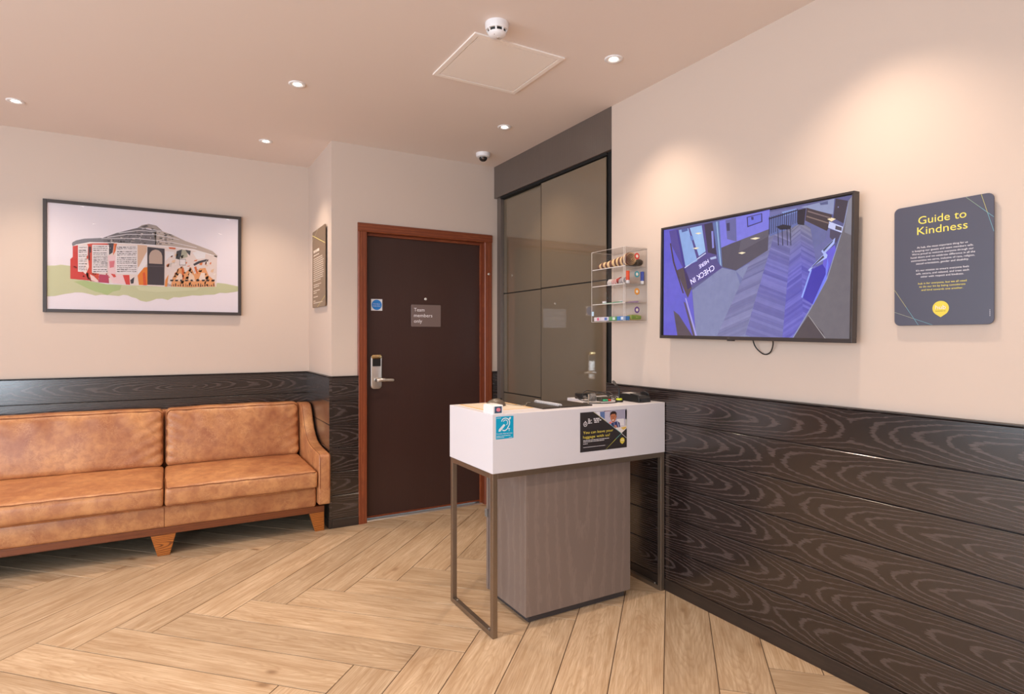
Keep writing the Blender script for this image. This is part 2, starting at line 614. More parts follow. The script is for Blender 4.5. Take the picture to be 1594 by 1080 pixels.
MAT['sign_bronze'] = plain('bronze_sign', (134, 112, 90), 0.35, 0.25)
MAT['yellow'] = plain('yellow_lettering', (240, 222, 96), 0.5)
MAT['white_ink'] = plain('white_lettering', (238, 232, 236), 0.5)
MAT['dark_ink'] = plain('dark_lettering', (40, 36, 40), 0.5)
MAT['bubble'] = plain('yellow_bubble', (226, 206, 84), 0.5)
MAT['frost'] = plain('frosted_acrylic', (118, 100, 96), 0.25)
MAT['lamp_lens'] = emit('lit_lamp_lens', (1.0, 0.90, 0.76), 14.0)
MAT['window_frame'] = plain('grey_window_frame', (70, 72, 76), 0.4)

def sliding_glass():
    m, nt, b = new_mat('bronze_tinted_glass')
    b.inputs['Base Color'].default_value = lin((112, 98, 80)) + (1,)
    b.inputs['Roughness'].default_value = 0.03
    b.inputs['IOR'].default_value = 2.4
    return m
MAT['bronze_glass'] = sliding_glass()

# flat picture content: (level, colour, outline)
TV_PICTURE = [
(0,(92,92,140),[(-.48,.269),(.483,.266),(.493,-.267),(-.472,-.282)]),
(4,(98,92,205),[(-.48,.269),(-.386,.26),(-.361,.178),(-.328,.064),(-.287,-.049),(-.258,-.278),(-.472,-.282)]),
(5,(84,72,150),[(-.443,.259),(-.386,.26),(-.319,.034),(-.343,.059),(-.425,.185)]),
(5,(82,66,72),[(-.39,.057),(-.334,.072),(-.288,-.035),(-.313,-.082),(-.349,-.022)]),
(5,(84,70,80),[(-.406,-.14),(-.37,-.162),(-.268,-.278),(-.374,-.28)]),
(5,(90,76,90),[(-.34,-.098),(-.327,-.105),(-.255,-.278),(-.272,-.278),(-.307,-.186)]),
(6,(165,160,230),[(-.331,-.081),(-.323,-.082),(-.246,-.277),(-.258,-.278)]),
(6,(70,50,60),[(-.437,.196),(-.429,.197),(-.404,.1),(-.338,-.058),(-.347,-.057),(-.414,.098)]),
(5,(84,72,140),[(-.394,.257),(-.153,.263),(-.114,.046),(-.316,-.041)]),
(6,(142,172,228),[(-.378,.255),(-.316,.255),(-.256,.092),(-.331,.072)]),
(6,(158,192,240),[(-.307,.255),(-.233,.257),(-.207,.132),(-.247,.114)]),
(7,(84,96,160),[(-.362,.257),(-.322,.256),(-.319,.244),(-.356,.24)]),
(7,(104,130,200),[(-.306,.215),(-.288,.217),(-.282,.196),(-.296,.191)]),
(6,(212,214,248),[(-.337,.068),(-.207,.126),(-.204,.122),(-.335,.063)]),
(6,(86,78,140),[(-.331,.06),(-.153,.112),(-.119,.056),(-.286,-.03)]),
(6,(58,50,74),[(-.218,.26),(-.17,.261),(-.142,.109),(-.193,.125)]),
(7,(140,140,220),[(-.175,.222),(-.164,.221),(-.157,.143),(-.168,.142)]),
(7,(180,190,230),[(-.181,.099),(-.146,.104),(-.142,.093),(-.175,.09)]),
(6,(96,114,170),[(-.167,.261),(-.129,.263),(-.108,.051),(-.133,.073)]),
(7,(150,180,220),[(-.148,.261),(-.141,.261),(-.114,.054),(-.122,.063)]),
(5,(126,124,226),[(-.131,.262),(.133,.27),(.13,.185),(-.032,.157),(-.057,.153),(-.124,.137)]),
(6,(104,104,160),[(-.095,.26),(-.038,.263),(-.032,.157),(-.084,.174)]),
(7,(64,60,96),[(-.089,.245),(-.072,.246),(-.07,.21),(-.086,.21)]),
(6,(52,44,84),[(.019,.257),(.096,.261),(.098,.224),(.023,.212)]),
(7,(112,116,226),[(.024,.254),(.092,.258),(.093,.227),(.027,.217)]),
(8,(62,56,110),[(.041,.253),(.053,.253),(.055,.24),(.044,.24)]),
(5,(84,78,92),[(-.124,.137),(-.06,.151),(-.032,.157),(.13,.189),(.127,.101),(-.034,.03),(-.111,.053)]),
(6,(98,92,106),[(-.009,.162),(.13,.189),(.128,.159),(-.021,.107)]),
(7,(255,236,200),[(.038,.16),(.065,.163),(.089,.158),(.065,.153)]),
(7,(255,236,200),[(-.023,.105),(-.003,.108),(.017,.103),(-.003,.098)]),
(7,(255,236,200),[(-.273,.224),(-.252,.226),(-.232,.221),(-.252,.217)]),
(7,(255,236,200),[(-.287,.155),(-.266,.157),(-.245,.153),(-.266,.148)]),
(1,(112,112,166),[(-.286,-.044),(-.111,.049),(-.034,.028),(.129,.101),(.133,.26),(.295,.262),(.446,.147),(.406,.089),(.323,-.144),(.245,-.267),(-.261,-.278)]),
(1,(150,152,182),[(-.286,-.046),(-.111,.047),(-.034,.028),(.043,.057),(.073,-.271),(-.255,-.278)]),
(1,(104,100,190),[(.103,.003),(.258,.03),(.31,-.012),(.282,-.105),(.221,-.268),(.073,-.271)]),
(1,(124,122,146),[(.213,.18),(.336,.199),(.39,.158),(.377,.111),(.309,.072),(.17,.126)]),
(6,(100,112,170),[(.129,.241),(.26,.251),(.263,.188),(.187,.169),(.135,.158)]),
(6,(140,160,220),[(.189,.251),(.254,.254),(.26,.24),(.201,.23)]),
(7,(40,36,48),[(.262,.247),(.297,.249),(.29,.182),(.261,.19)]),
(6,(146,154,192),[(.275,.256),(.412,.265),(.408,.206),(.299,.247)]),
(7,(90,96,140),[(.353,.259),(.386,.261),(.387,.248),(.357,.25)]),
(7,(70,58,62),[(.299,.25),(.402,.206),(.404,.176),(.384,.147),(.294,.2)]),
(8,(132,112,112),[(.304,.238),(.4,.195),(.4,.191),(.304,.233)]),
(8,(140,118,110),[(.3,.218),(.395,.176),(.394,.172),(.299,.214)]),
(7,(66,58,70),[(.417,.264),(.465,.247),(.449,.166),(.409,.192)]),
(8,(150,150,200),[(.425,.232),(.429,.233),(.429,.228),(.426,.228)]),
(8,(255,230,190),[(.385,.192),(.402,.195),(.419,.187),(.402,.18)]),
(8,(206,210,250),[(.393,.182),(.447,.154),(.443,.132),(.389,.159)]),
(9,(90,84,96),[(.419,.163),(.443,.152),(.442,.139),(.417,.149)]),
(7,(86,78,100),[(.397,.152),(.442,.132),(.421,.097),(.396,.121)]),
(8,(178,190,250),[(.363,.072),(.418,.117),(.415,.096),(.374,.058)]),
(9,(80,84,110),[(.37,.077),(.411,.11),(.408,.102),(.374,.069)]),
(8,(112,102,220),[(.374,.06),(.417,.09),(.421,.07),(.38,-.041),(.371,.02)]),
(9,(182,196,255),[(.31,.003),(.38,.065),(.389,.055),(.386,.044),(.332,.018),(.318,-.003)]),
(10,(76,74,90),[(.32,.01),(.372,.055),(.376,.047),(.328,.014)]),
(9,(70,62,176),[(.324,.004),(.369,.022),(.383,.001),(.383,-.018),(.331,-.131),(.286,-.101)]),
(10,(150,170,255),[(.283,-.101),(.32,.004),(.326,.003),(.289,-.105)]),
(10,(120,130,250),[(.383,-.018),(.383,.003),(.39,.044),(.394,.018),(.387,-.036),(.335,-.133),(.331,-.131)]),
(4,(116,110,116),[(.449,.163),(.465,.247),(.483,.266),(.493,-.267),(.241,-.272),(.323,-.144),(.386,-.036)]),
(5,(84,74,78),[(.243,-.272),(.314,-.176),(.376,-.241),(.388,-.269)]),
(6,(170,164,166),[(.313,-.174),(.316,-.174),(.392,-.269),(.388,-.269)]),
(5,(150,156,196),[(.449,.163),(.465,.247),(.468,.246),(.452,.162),(.389,-.038),(.327,-.146),(.247,-.272),(.242,-.272),(.323,-.144),(.386,-.036)]),
(5,(136,134,146),[(.465,.247),(.483,.266),(.485,.115),(.453,.133)]),
(2,(122,123,167),[(-.165,-.32),(.02,-.251),(.025,-.237),(-.157,-.306)]),
(2,(118,119,163),[(-.157,-.305),(.025,-.237),(.029,-.224),(-.149,-.291)]),
(2,(125,126,170),[(-.149,-.29),(.029,-.224),(.033,-.211),(-.141,-.276)]),
(2,(118,119,163),[(-.141,-.275),(.033,-.212),(.037,-.199),(-.133,-.262)]),
(2,(115,116,161),[(-.133,-.261),(.037,-.199),(.041,-.186),(-.126,-.248)]),
(2,(123,123,169),[(-.126,-.247),(.041,-.187),(.045,-.174),(-.118,-.234)]),
(2,(136,136,182),[(-.118,-.233),(.045,-.175),(.049,-.162),(-.111,-.22)]),
(2,(132,132,179),[(-.111,-.22),(.049,-.163),(.053,-.151),(-.104,-.207)]),
(2,(130,131,177),[(-.104,-.207),(.053,-.151),(.057,-.139),(-.097,-.194)]),
(2,(115,116,163),[(-.097,-.194),(.057,-.14),(.061,-.128),(-.09,-.182)]),
(2,(123,123,171),[(-.09,-.181),(.061,-.128),(.064,-.117),(-.084,-.169)]),
(2,(116,116,164),[(-.084,-.169),(.064,-.117),(.068,-.106),(-.077,-.157)]),
(2,(112,112,161),[(-.077,-.157),(.068,-.107),(.071,-.096),(-.071,-.145)]),
(2,(110,110,159),[(-.071,-.145),(.071,-.096),(.075,-.085),(-.065,-.134)]),
(2,(112,112,161),[(-.065,-.133),(.075,-.086),(.078,-.075),(-.058,-.122)]),
(2,(130,130,179),[(-.058,-.122),(.078,-.075),(.081,-.065),(-.052,-.111)]),
(2,(127,127,176),[(-.052,-.111),(.081,-.065),(.084,-.055),(-.046,-.1)]),
(2,(126,126,175),[(-.046,-.1),(.084,-.056),(.088,-.046),(-.041,-.09)]),
(2,(125,125,175),[(-.041,-.089),(.088,-.046),(.091,-.036),(-.035,-.079)]),
(2,(110,110,160),[(-.035,-.079),(.091,-.036),(.094,-.027),(-.03,-.069)]),
(2,(113,113,163),[(-.03,-.069),(.094,-.027),(.097,-.018),(-.024,-.059)]),
(2,(121,121,171),[(-.024,-.058),(.097,-.018),(.1,-.009),(-.019,-.049)]),
(2,(124,124,174),[(-.019,-.049),(.1,-.009),(.102,.0),(-.014,-.039)]),
(2,(127,127,177),[(-.014,-.039),(.102,-.0),(.105,.009),(-.008,-.03)]),
(2,(127,127,177),[(-.008,-.029),(.105,.008),(.108,.017),(-.003,-.02)]),
(2,(107,107,157),[(-.003,-.02),(.108,.017),(.111,.025),(.002,-.011)]),
(2,(120,120,170),[(.002,-.011),(.111,.025),(.113,.034),(.006,-.002)]),
(2,(122,122,171),[(.006,-.002),(.113,.033),(.116,.042),(.011,.006)]),
(2,(118,118,166),[(.011,.007),(.116,.041),(.119,.049),(.016,.015)]),
(2,(110,110,156),[(.016,.015),(.119,.049),(.121,.057),(.02,.023)]),
(2,(118,118,163),[(.02,.024),(.121,.057),(.124,.065),(.025,.032)]),
(2,(109,108,153),[(.025,.032),(.124,.064),(.126,.072),(.029,.04)]),
(2,(131,130,174),[(.029,.04),(.126,.072),(.129,.08),(.033,.048)]),
(2,(129,128,172),[(.033,.048),(.129,.079),(.131,.087),(.038,.056)]),
(2,(121,120,163),[(.038,.056),(.131,.086),(.133,.094),(.042,.063)]),
(2,(115,114,156),[(.042,.063),(.133,.094),(.135,.101),(.046,.071)]),
(2,(130,129,172),[(.046,.071),(.135,.1),(.138,.107),(.05,.078)]),
(2,(122,121,163),[(.05,.078),(.138,.107),(.14,.114),(.054,.085)]),
(2,(130,129,170),[(.054,.086),(.14,.114),(.142,.121),(.057,.092)]),
(2,(129,128,169),[(.057,.093),(.142,.121),(.144,.127),(.061,.099)]),
(2,(121,119,160),[(.061,.1),(.144,.127),(.146,.134),(.065,.106)]),
(2,(118,117,157),[(.065,.106),(.146,.133),(.148,.14),(.068,.113)]),
(2,(123,122,161),[(.068,.113),(.148,.14),(.15,.146),(.072,.119)]),
(2,(119,118,156),[(.072,.12),(.15,.146),(.152,.152),(.075,.126)]),
(2,(113,111,148),[(.075,.126),(.152,.152),(.154,.158),(.079,.132)]),
(2,(117,115,151),[(.079,.132),(.154,.158),(.156,.164),(.082,.138)]),
(2,(130,128,164),[(.082,.139),(.156,.163),(.158,.169),(.086,.145)]),
(2,(110,109,143),[(.086,.145),(.158,.169),(.16,.175),(.089,.15)]),
(2,(111,109,142),[(.089,.151),(.16,.175),(.162,.18),(.092,.156)]),
(2,(126,124,156),[(.092,.157),(.162,.18),(.163,.186),(.095,.162)]),
(2,(118,116,147),[(.095,.162),(.163,.186),(.165,.191),(.098,.168)]),
(2,(125,123,152),[(.098,.168),(.165,.191),(.167,.196),(.101,.173)]),
(2,(123,122,150),[(.101,.174),(.167,.196),(.168,.201),(.104,.179)]),
(2,(121,119,145),[(.104,.179),(.168,.201),(.17,.206),(.107,.184)]),
(2,(138,136,161),[(.107,.184),(.17,.206),(.172,.211),(.11,.189)]),
(2,(118,116,140),[(.11,.19),(.172,.211),(.173,.216),(.112,.195)]),
(2,(113,112,170),[(.021,-.255),(.199,-.304),(.2,-.291),(.025,-.241)]),
(2,(107,106,165),[(.025,-.242),(.2,-.291),(.201,-.278),(.029,-.228)]),
(2,(118,117,177),[(.029,-.228),(.201,-.278),(.202,-.265),(.033,-.215)]),
(2,(108,107,168),[(.033,-.216),(.202,-.265),(.203,-.252),(.038,-.203)]),
(2,(110,109,170),[(.038,-.203),(.203,-.252),(.204,-.24),(.042,-.19)]),
(2,(120,119,181),[(.042,-.191),(.204,-.24),(.205,-.228),(.046,-.178)]),
(2,(108,107,170),[(.046,-.178),(.205,-.227),(.206,-.216),(.049,-.166)]),
(2,(114,113,177),[(.049,-.166),(.206,-.215),(.207,-.204),(.053,-.154)]),
(2,(123,122,186),[(.053,-.155),(.207,-.204),(.208,-.192),(.057,-.143)]),
(2,(102,101,166),[(.057,-.143),(.208,-.192),(.209,-.181),(.061,-.132)]),
(2,(101,99,165),[(.061,-.132),(.209,-.181),(.21,-.17),(.064,-.121)]),
(2,(105,103,170),[(.064,-.121),(.21,-.17),(.21,-.159),(.068,-.11)]),
(2,(119,117,184),[(.068,-.11),(.21,-.159),(.211,-.148),(.071,-.099)]),
(2,(114,113,181),[(.071,-.099),(.211,-.148),(.212,-.137),(.075,-.089)]),
(2,(104,103,171),[(.075,-.089),(.212,-.137),(.213,-.127),(.078,-.078)]),
(2,(107,105,174),[(.078,-.079),(.213,-.127),(.214,-.117),(.081,-.068)]),
(2,(102,100,171),[(.081,-.069),(.214,-.116),(.214,-.107),(.084,-.059)]),
(2,(109,107,178),[(.084,-.059),(.214,-.106),(.215,-.097),(.088,-.049)]),
(2,(98,96,168),[(.088,-.049),(.215,-.096),(.216,-.087),(.091,-.039)]),
(2,(115,113,185),[(.091,-.04),(.216,-.087),(.217,-.077),(.094,-.03)]),
(2,(120,118,191),[(.094,-.03),(.217,-.077),(.217,-.068),(.097,-.021)]),
(2,(122,119,193),[(.097,-.021),(.217,-.068),(.218,-.059),(.1,-.012)]),
(2,(116,113,187),[(.1,-.012),(.218,-.058),(.219,-.049),(.103,-.003)]),
(2,(121,119,194),[(.103,-.003),(.219,-.049),(.22,-.04),(.105,.006)]),
(2,(97,94,169),[(.105,.005),(.22,-.04),(.22,-.032),(.108,.014)]),
(2,(103,101,177),[(.108,.014),(.22,-.031),(.221,-.023),(.111,.022)]),
(2,(121,118,195),[(.111,.022),(.221,-.023),(.222,-.014),(.114,.031)]),
(2,(116,114,189),[(.114,.03),(.222,-.014),(.222,-.006),(.116,.039)]),
(2,(107,105,179),[(.116,.038),(.222,-.006),(.223,.002),(.119,.047)]),
(2,(121,119,192),[(.119,.046),(.223,.002),(.224,.01),(.121,.054)]),
(2,(113,111,183),[(.121,.054),(.224,.01),(.224,.018),(.124,.062)]),
(2,(119,117,187),[(.124,.062),(.224,.018),(.225,.026),(.126,.069)]),
(2,(106,103,172),[(.126,.069),(.225,.026),(.225,.034),(.129,.077)]),
(2,(104,101,169),[(.129,.077),(.225,.034),(.226,.041),(.131,.084)]),
(2,(111,108,174),[(.131,.084),(.226,.041),(.227,.049),(.133,.091)]),
(2,(103,101,165),[(.133,.091),(.227,.049),(.227,.056),(.135,.098)]),
(2,(110,108,171),[(.135,.098),(.227,.056),(.228,.063),(.138,.105)]),
(2,(126,123,185),[(.138,.105),(.228,.063),(.228,.07),(.14,.112)]),
(2,(110,108,167),[(.14,.111),(.228,.07),(.229,.077),(.142,.118)]),
(2,(102,100,158),[(.142,.118),(.229,.077),(.229,.084),(.144,.125)]),
(2,(103,101,157),[(.144,.125),(.229,.084),(.23,.091),(.146,.131)]),
(2,(107,105,159),[(.146,.131),(.23,.091),(.23,.097),(.148,.137)]),
(2,(124,122,174),[(.148,.137),(.23,.098),(.231,.104),(.15,.143)]),
(2,(114,111,162),[(.15,.143),(.231,.104),(.231,.11),(.152,.15)]),
(2,(112,110,159),[(.152,.149),(.231,.11),(.232,.117),(.154,.155)]),
(2,(108,106,152),[(.154,.155),(.232,.117),(.232,.123),(.156,.161)]),
(2,(132,130,174),[(.156,.161),(.232,.123),(.233,.129),(.158,.167)]),
(2,(118,116,158),[(.158,.167),(.233,.129),(.233,.135),(.16,.173)]),
(2,(113,111,151),[(.16,.172),(.233,.135),(.234,.141),(.162,.178)]),
(2,(110,108,145),[(.162,.178),(.234,.141),(.234,.146),(.163,.184)]),
(2,(110,108,144),[(.163,.183),(.234,.147),(.235,.152),(.165,.189)]),
(2,(114,112,145),[(.165,.189),(.235,.152),(.235,.158),(.167,.194)]),
(2,(128,126,157),[(.167,.194),(.235,.158),(.235,.163),(.168,.199)]),
(2,(115,113,141),[(.168,.199),(.235,.163),(.236,.169),(.17,.204)]),
(2,(113,111,137),[(.17,.204),(.236,.169),(.236,.174),(.172,.209)]),
(2,(125,123,147),[(.172,.209),(.236,.174),(.237,.179),(.173,.214)]),
(2,(97,93,185),[(.199,-.308),(.295,-.247),(.294,-.235),(.2,-.295)]),
(2,(116,112,204),[(.2,-.295),(.294,-.235),(.294,-.223),(.201,-.282)]),
(2,(94,90,182),[(.201,-.281),(.294,-.223),(.293,-.211),(.202,-.269)]),
(2,(104,100,192),[(.202,-.268),(.293,-.211),(.292,-.2),(.203,-.256)]),
(2,(111,107,199),[(.203,-.256),(.292,-.2),(.292,-.188),(.204,-.244)]),
(2,(101,97,189),[(.204,-.243),(.292,-.189),(.291,-.177),(.205,-.231)]),
(2,(116,112,204),[(.205,-.231),(.291,-.178),(.291,-.166),(.206,-.219)]),
(2,(103,99,191),[(.206,-.219),(.291,-.167),(.29,-.155),(.207,-.208)]),
(2,(97,93,185),[(.207,-.207),(.29,-.156),(.29,-.145),(.208,-.196)]),
(2,(101,97,189),[(.208,-.196),(.29,-.145),(.289,-.134),(.209,-.185)]),
(2,(91,87,179),[(.209,-.184),(.289,-.135),(.289,-.124),(.21,-.173)]),
(2,(101,97,189),[(.21,-.173),(.289,-.124),(.288,-.114),(.21,-.162)]),
(2,(97,93,185),[(.21,-.162),(.288,-.114),(.288,-.104),(.211,-.151)]),
(2,(114,110,202),[(.211,-.151),(.288,-.104),(.287,-.094),(.212,-.141)]),
(2,(112,108,200),[(.212,-.14),(.287,-.095),(.287,-.085),(.213,-.13)]),
(2,(103,99,191),[(.213,-.13),(.287,-.085),(.286,-.075),(.214,-.12)]),
(2,(91,87,179),[(.214,-.12),(.286,-.076),(.286,-.066),(.215,-.11)]),
(2,(97,93,185),[(.215,-.109),(.286,-.066),(.285,-.057),(.215,-.1)]),
(2,(97,93,185),[(.215,-.099),(.285,-.057),(.285,-.048),(.216,-.09)]),
(2,(96,92,184),[(.216,-.09),(.285,-.048),(.285,-.039),(.217,-.08)]),
(2,(97,93,185),[(.217,-.08),(.285,-.039),(.284,-.03),(.218,-.071)]),
(2,(113,109,201),[(.218,-.071),(.284,-.03),(.284,-.022),(.218,-.062)]),
(2,(94,90,182),[(.218,-.061),(.284,-.022),(.283,-.013),(.219,-.052)]),
(2,(92,88,180),[(.219,-.052),(.283,-.013),(.283,-.005),(.22,-.043)]),
(2,(115,111,203),[(.22,-.043),(.283,-.005),(.282,.003),(.22,-.035)]),
(2,(105,101,193),[(.22,-.034),(.282,.003),(.282,.011),(.221,-.026)]),
(2,(116,112,204),[(.221,-.026),(.282,.011),(.282,.019),(.222,-.017)]),
(2,(102,98,188),[(.222,-.017),(.282,.019),(.281,.027),(.222,-.009)]),
(2,(115,112,200),[(.222,-.009),(.281,.027),(.281,.035),(.223,-.001)]),
(2,(109,106,192),[(.223,-.0),(.281,.035),(.28,.042),(.224,.008)]),
(2,(114,110,194),[(.224,.008),(.28,.042),(.28,.05),(.224,.016)]),
(2,(113,110,192),[(.224,.016),(.28,.05),(.28,.057),(.225,.023)]),
(2,(107,104,184),[(.225,.024),(.28,.057),(.279,.064),(.225,.031)]),
(2,(98,95,172),[(.225,.031),(.279,.064),(.279,.071),(.226,.039)]),
(2,(101,99,174),[(.226,.039),(.279,.071),(.279,.078),(.227,.046)]),
(2,(119,117,190),[(.227,.046),(.279,.078),(.278,.085),(.227,.054)]),
(2,(121,118,189),[(.227,.054),(.278,.085),(.278,.092),(.228,.061)]),
(2,(122,120,188),[(.228,.061),(.278,.092),(.278,.099),(.228,.068)]),
(2,(108,105,171),[(.228,.068),(.278,.098),(.277,.105),(.229,.075)]),
(2,(117,114,178),[(.229,.075),(.277,.105),(.277,.112),(.229,.082)]),
(2,(121,119,180),[(.229,.082),(.277,.111),(.277,.118),(.23,.088)]),
(2,(118,116,175),[(.23,.089),(.277,.118),(.276,.124),(.23,.095)]),
(2,(123,121,177),[(.23,.095),(.276,.124),(.276,.13),(.231,.102)]),
(2,(117,114,168),[(.231,.102),(.276,.13),(.276,.136),(.231,.108)]),
(2,(121,119,170),[(.231,.108),(.276,.136),(.276,.142),(.232,.114)]),
(2,(122,120,169),[(.232,.115),(.276,.142),(.275,.148),(.232,.121)]),
(2,(112,110,157),[(.232,.121),(.275,.148),(.275,.154),(.233,.127)]),
(2,(130,128,172),[(.233,.127),(.275,.153),(.275,.159),(.233,.133)]),
(2,(132,130,171),[(.233,.133),(.275,.159),(.274,.165),(.234,.139)]),
(2,(110,108,146),[(.234,.139),(.274,.165),(.274,.17),(.234,.144)]),
(2,(134,132,168),[(.234,.145),(.274,.17),(.274,.176),(.235,.15)]),
(2,(134,132,166),[(.235,.15),(.274,.175),(.274,.181),(.235,.156)]),
(2,(128,126,157),[(.235,.156),(.274,.181),(.273,.186),(.236,.161)]),
(2,(112,110,139),[(.236,.161),(.273,.186),(.273,.191),(.236,.167)]),
(2,(135,133,159),[(.236,.167),(.273,.191),(.273,.196),(.236,.172)]),
(2,(116,114,138),[(.236,.172),(.273,.196),(.273,.201),(.237,.177)]),
(2,(116,112,204),[(.295,-.251),(.405,-.297),(.403,-.285),(.294,-.239)]),
(2,(108,104,196),[(.294,-.239),(.403,-.285),(.401,-.273),(.294,-.227)]),
(2,(92,88,180),[(.294,-.227),(.401,-.273),(.399,-.261),(.293,-.215)]),
(2,(95,91,183),[(.293,-.215),(.399,-.261),(.396,-.25),(.293,-.203)]),
(2,(107,103,195),[(.293,-.204),(.396,-.249),(.394,-.238),(.292,-.192)]),
(2,(105,101,193),[(.292,-.192),(.394,-.238),(.392,-.227),(.291,-.181)]),
(2,(110,106,198),[(.291,-.181),(.392,-.226),(.39,-.216),(.291,-.17)]),
(2,(115,111,203),[(.291,-.17),(.39,-.215),(.388,-.204),(.29,-.159)]),
(2,(96,92,184),[(.29,-.159),(.388,-.204),(.386,-.194),(.29,-.148)]),
(2,(91,87,179),[(.29,-.149),(.386,-.193),(.384,-.183),(.289,-.138)]),
(2,(114,110,202),[(.289,-.138),(.384,-.183),(.382,-.172),(.289,-.128)]),
(2,(91,87,179),[(.289,-.128),(.382,-.172),(.38,-.162),(.288,-.117)]),
(2,(113,109,201),[(.288,-.118),(.38,-.162),(.378,-.152),(.288,-.107)]),
(2,(94,90,182),[(.288,-.108),(.378,-.152),(.376,-.142),(.287,-.098)]),
(2,(112,108,200),[(.287,-.098),(.376,-.141),(.374,-.132),(.287,-.088)]),
(2,(111,107,199),[(.287,-.088),(.374,-.132),(.372,-.122),(.286,-.078)]),
(2,(113,109,201),[(.286,-.079),(.372,-.122),(.37,-.112),(.286,-.069)]),
(2,(105,101,193),[(.286,-.069),(.37,-.112),(.368,-.103),(.285,-.06)]),
(2,(113,109,201),[(.285,-.06),(.368,-.103),(.366,-.094),(.285,-.051)]),
(2,(96,92,184),[(.285,-.051),(.366,-.093),(.365,-.084),(.285,-.042)]),
(2,(108,104,196),[(.285,-.042),(.365,-.084),(.363,-.075),(.284,-.033)]),
(2,(99,95,187),[(.284,-.033),(.363,-.075),(.361,-.066),(.284,-.024)]),
(2,(114,110,202),[(.284,-.025),(.361,-.066),(.36,-.058),(.283,-.016)]),
(2,(111,107,199),[(.283,-.016),(.36,-.057),(.358,-.049),(.283,-.008)]),
(2,(103,99,191),[(.283,-.008),(.358,-.049),(.356,-.04),(.282,.001)]),
(2,(104,100,192),[(.282,.0),(.356,-.04),(.355,-.032),(.282,.009)]),
(2,(91,87,179),[(.282,.008),(.355,-.032),(.353,-.024),(.282,.017)]),
(2,(92,88,178),[(.282,.016),(.353,-.024),(.352,-.016),(.281,.025)]),
(2,(107,104,192),[(.281,.024),(.352,-.015),(.35,-.008),(.281,.032)]),
(2,(105,102,188),[(.281,.032),(.35,-.007),(.348,.0),(.281,.04)]),
(2,(116,112,196),[(.281,.04),(.348,.001),(.347,.008),(.28,.047)]),
(2,(110,106,188),[(.28,.047),(.347,.008),(.346,.016),(.28,.055)]),
(2,(98,95,175),[(.28,.054),(.346,.016),(.344,.023),(.279,.062)]),
(2,(105,102,179),[(.279,.062),(.344,.023),(.343,.031),(.279,.069)]),
(2,(116,113,188),[(.279,.069),(.343,.031),(.341,.038),(.279,.076)]),
(2,(110,108,181),[(.279,.076),(.341,.038),(.34,.045),(.278,.083)]),
(2,(98,95,166),[(.278,.083),(.34,.045),(.339,.052),(.278,.09)]),
(2,(120,117,186),[(.278,.089),(.339,.053),(.337,.059),(.278,.096)]),
(2,(121,118,184),[(.278,.096),(.337,.059),(.336,.066),(.277,.103)]),
(2,(102,100,163),[(.277,.103),(.336,.066),(.335,.073),(.277,.109)]),
(2,(115,112,174),[(.277,.109),(.335,.073),(.333,.08),(.277,.116)]),
(2,(111,109,168),[(.277,.115),(.333,.08),(.332,.086),(.276,.122)]),
(2,(123,120,177),[(.276,.122),(.332,.086),(.331,.093),(.276,.128)]),
(2,(111,109,163),[(.276,.128),(.331,.093),(.33,.099),(.276,.134)]),
(2,(110,108,159),[(.276,.134),(.33,.099),(.328,.105),(.276,.14)]),
(2,(117,115,164),[(.276,.14),(.328,.105),(.327,.111),(.275,.146)]),
(2,(130,128,175),[(.275,.146),(.327,.112),(.326,.117),(.275,.152)]),
(2,(109,107,150),[(.275,.151),(.326,.118),(.325,.123),(.275,.157)]),
(2,(110,108,149),[(.275,.157),(.325,.124),(.324,.129),(.274,.163)]),
(2,(124,122,161),[(.274,.163),(.324,.129),(.323,.135),(.274,.168)]),
(2,(132,130,166),[(.274,.168),(.323,.135),(.322,.141),(.274,.174)]),
(2,(123,121,154),[(.274,.173),(.322,.141),(.321,.146),(.274,.179)]),
(2,(122,119,151),[(.274,.179),(.321,.147),(.319,.152),(.273,.184)]),
(2,(133,131,160),[(.273,.184),(.319,.152),(.318,.157),(.273,.189)]),
(2,(132,130,156),[(.273,.189),(.318,.158),(.317,.163),(.273,.194)]),
(2,(114,112,136),[(.273,.194),(.317,.163),(.316,.168),(.273,.199)]),
(7,(44,44,72),[(.131,.239),(.135,.239),(.134,.167),(.13,.166)]),
(7,(44,44,72),[(.142,.24),(.145,.24),(.144,.169),(.141,.168)]),
(7,(44,44,72),[(.152,.241),(.155,.241),(.154,.171),(.151,.171)]),
(7,(44,44,72),[(.162,.242),(.165,.242),(.164,.174),(.161,.173)]),
(7,(44,44,72),[(.172,.243),(.175,.243),(.174,.176),(.171,.176)]),
(7,(44,44,72),[(.182,.244),(.185,.244),(.184,.179),(.181,.178)]),
(7,(44,44,72),[(.192,.245),(.195,.245),(.194,.181),(.191,.18)]),
(7,(44,44,72),[(.202,.245),(.205,.246),(.204,.183),(.201,.183)]),
(7,(44,44,72),[(.211,.246),(.215,.246),(.214,.186),(.21,.185)]),
(7,(44,44,72),[(.221,.247),(.224,.247),(.223,.188),(.22,.187)]),
(7,(44,44,72),[(.231,.248),(.234,.248),(.233,.19),(.23,.19)]),
(7,(44,44,72),[(.24,.249),(.243,.249),(.242,.192),(.239,.192)]),
(7,(44,44,72),[(.25,.25),(.253,.25),(.252,.195),(.249,.194)]),
(7,(44,44,72),[(.259,.251),(.262,.251),(.261,.197),(.258,.196)]),
(8,(44,42,66),[(.129,.235),(.26,.249),(.26,.244),(.129,.229)]),
(8,(40,40,52),[(.164,.194),(.196,.199),(.234,.188),(.23,.175),(.185,.179)]),
(8,(40,40,60),[(.171,.185),(.174,.185),(.179,.115),(.175,.116)]),
(8,(40,40,60),[(.191,.183),(.194,.182),(.199,.113),(.195,.114)]),
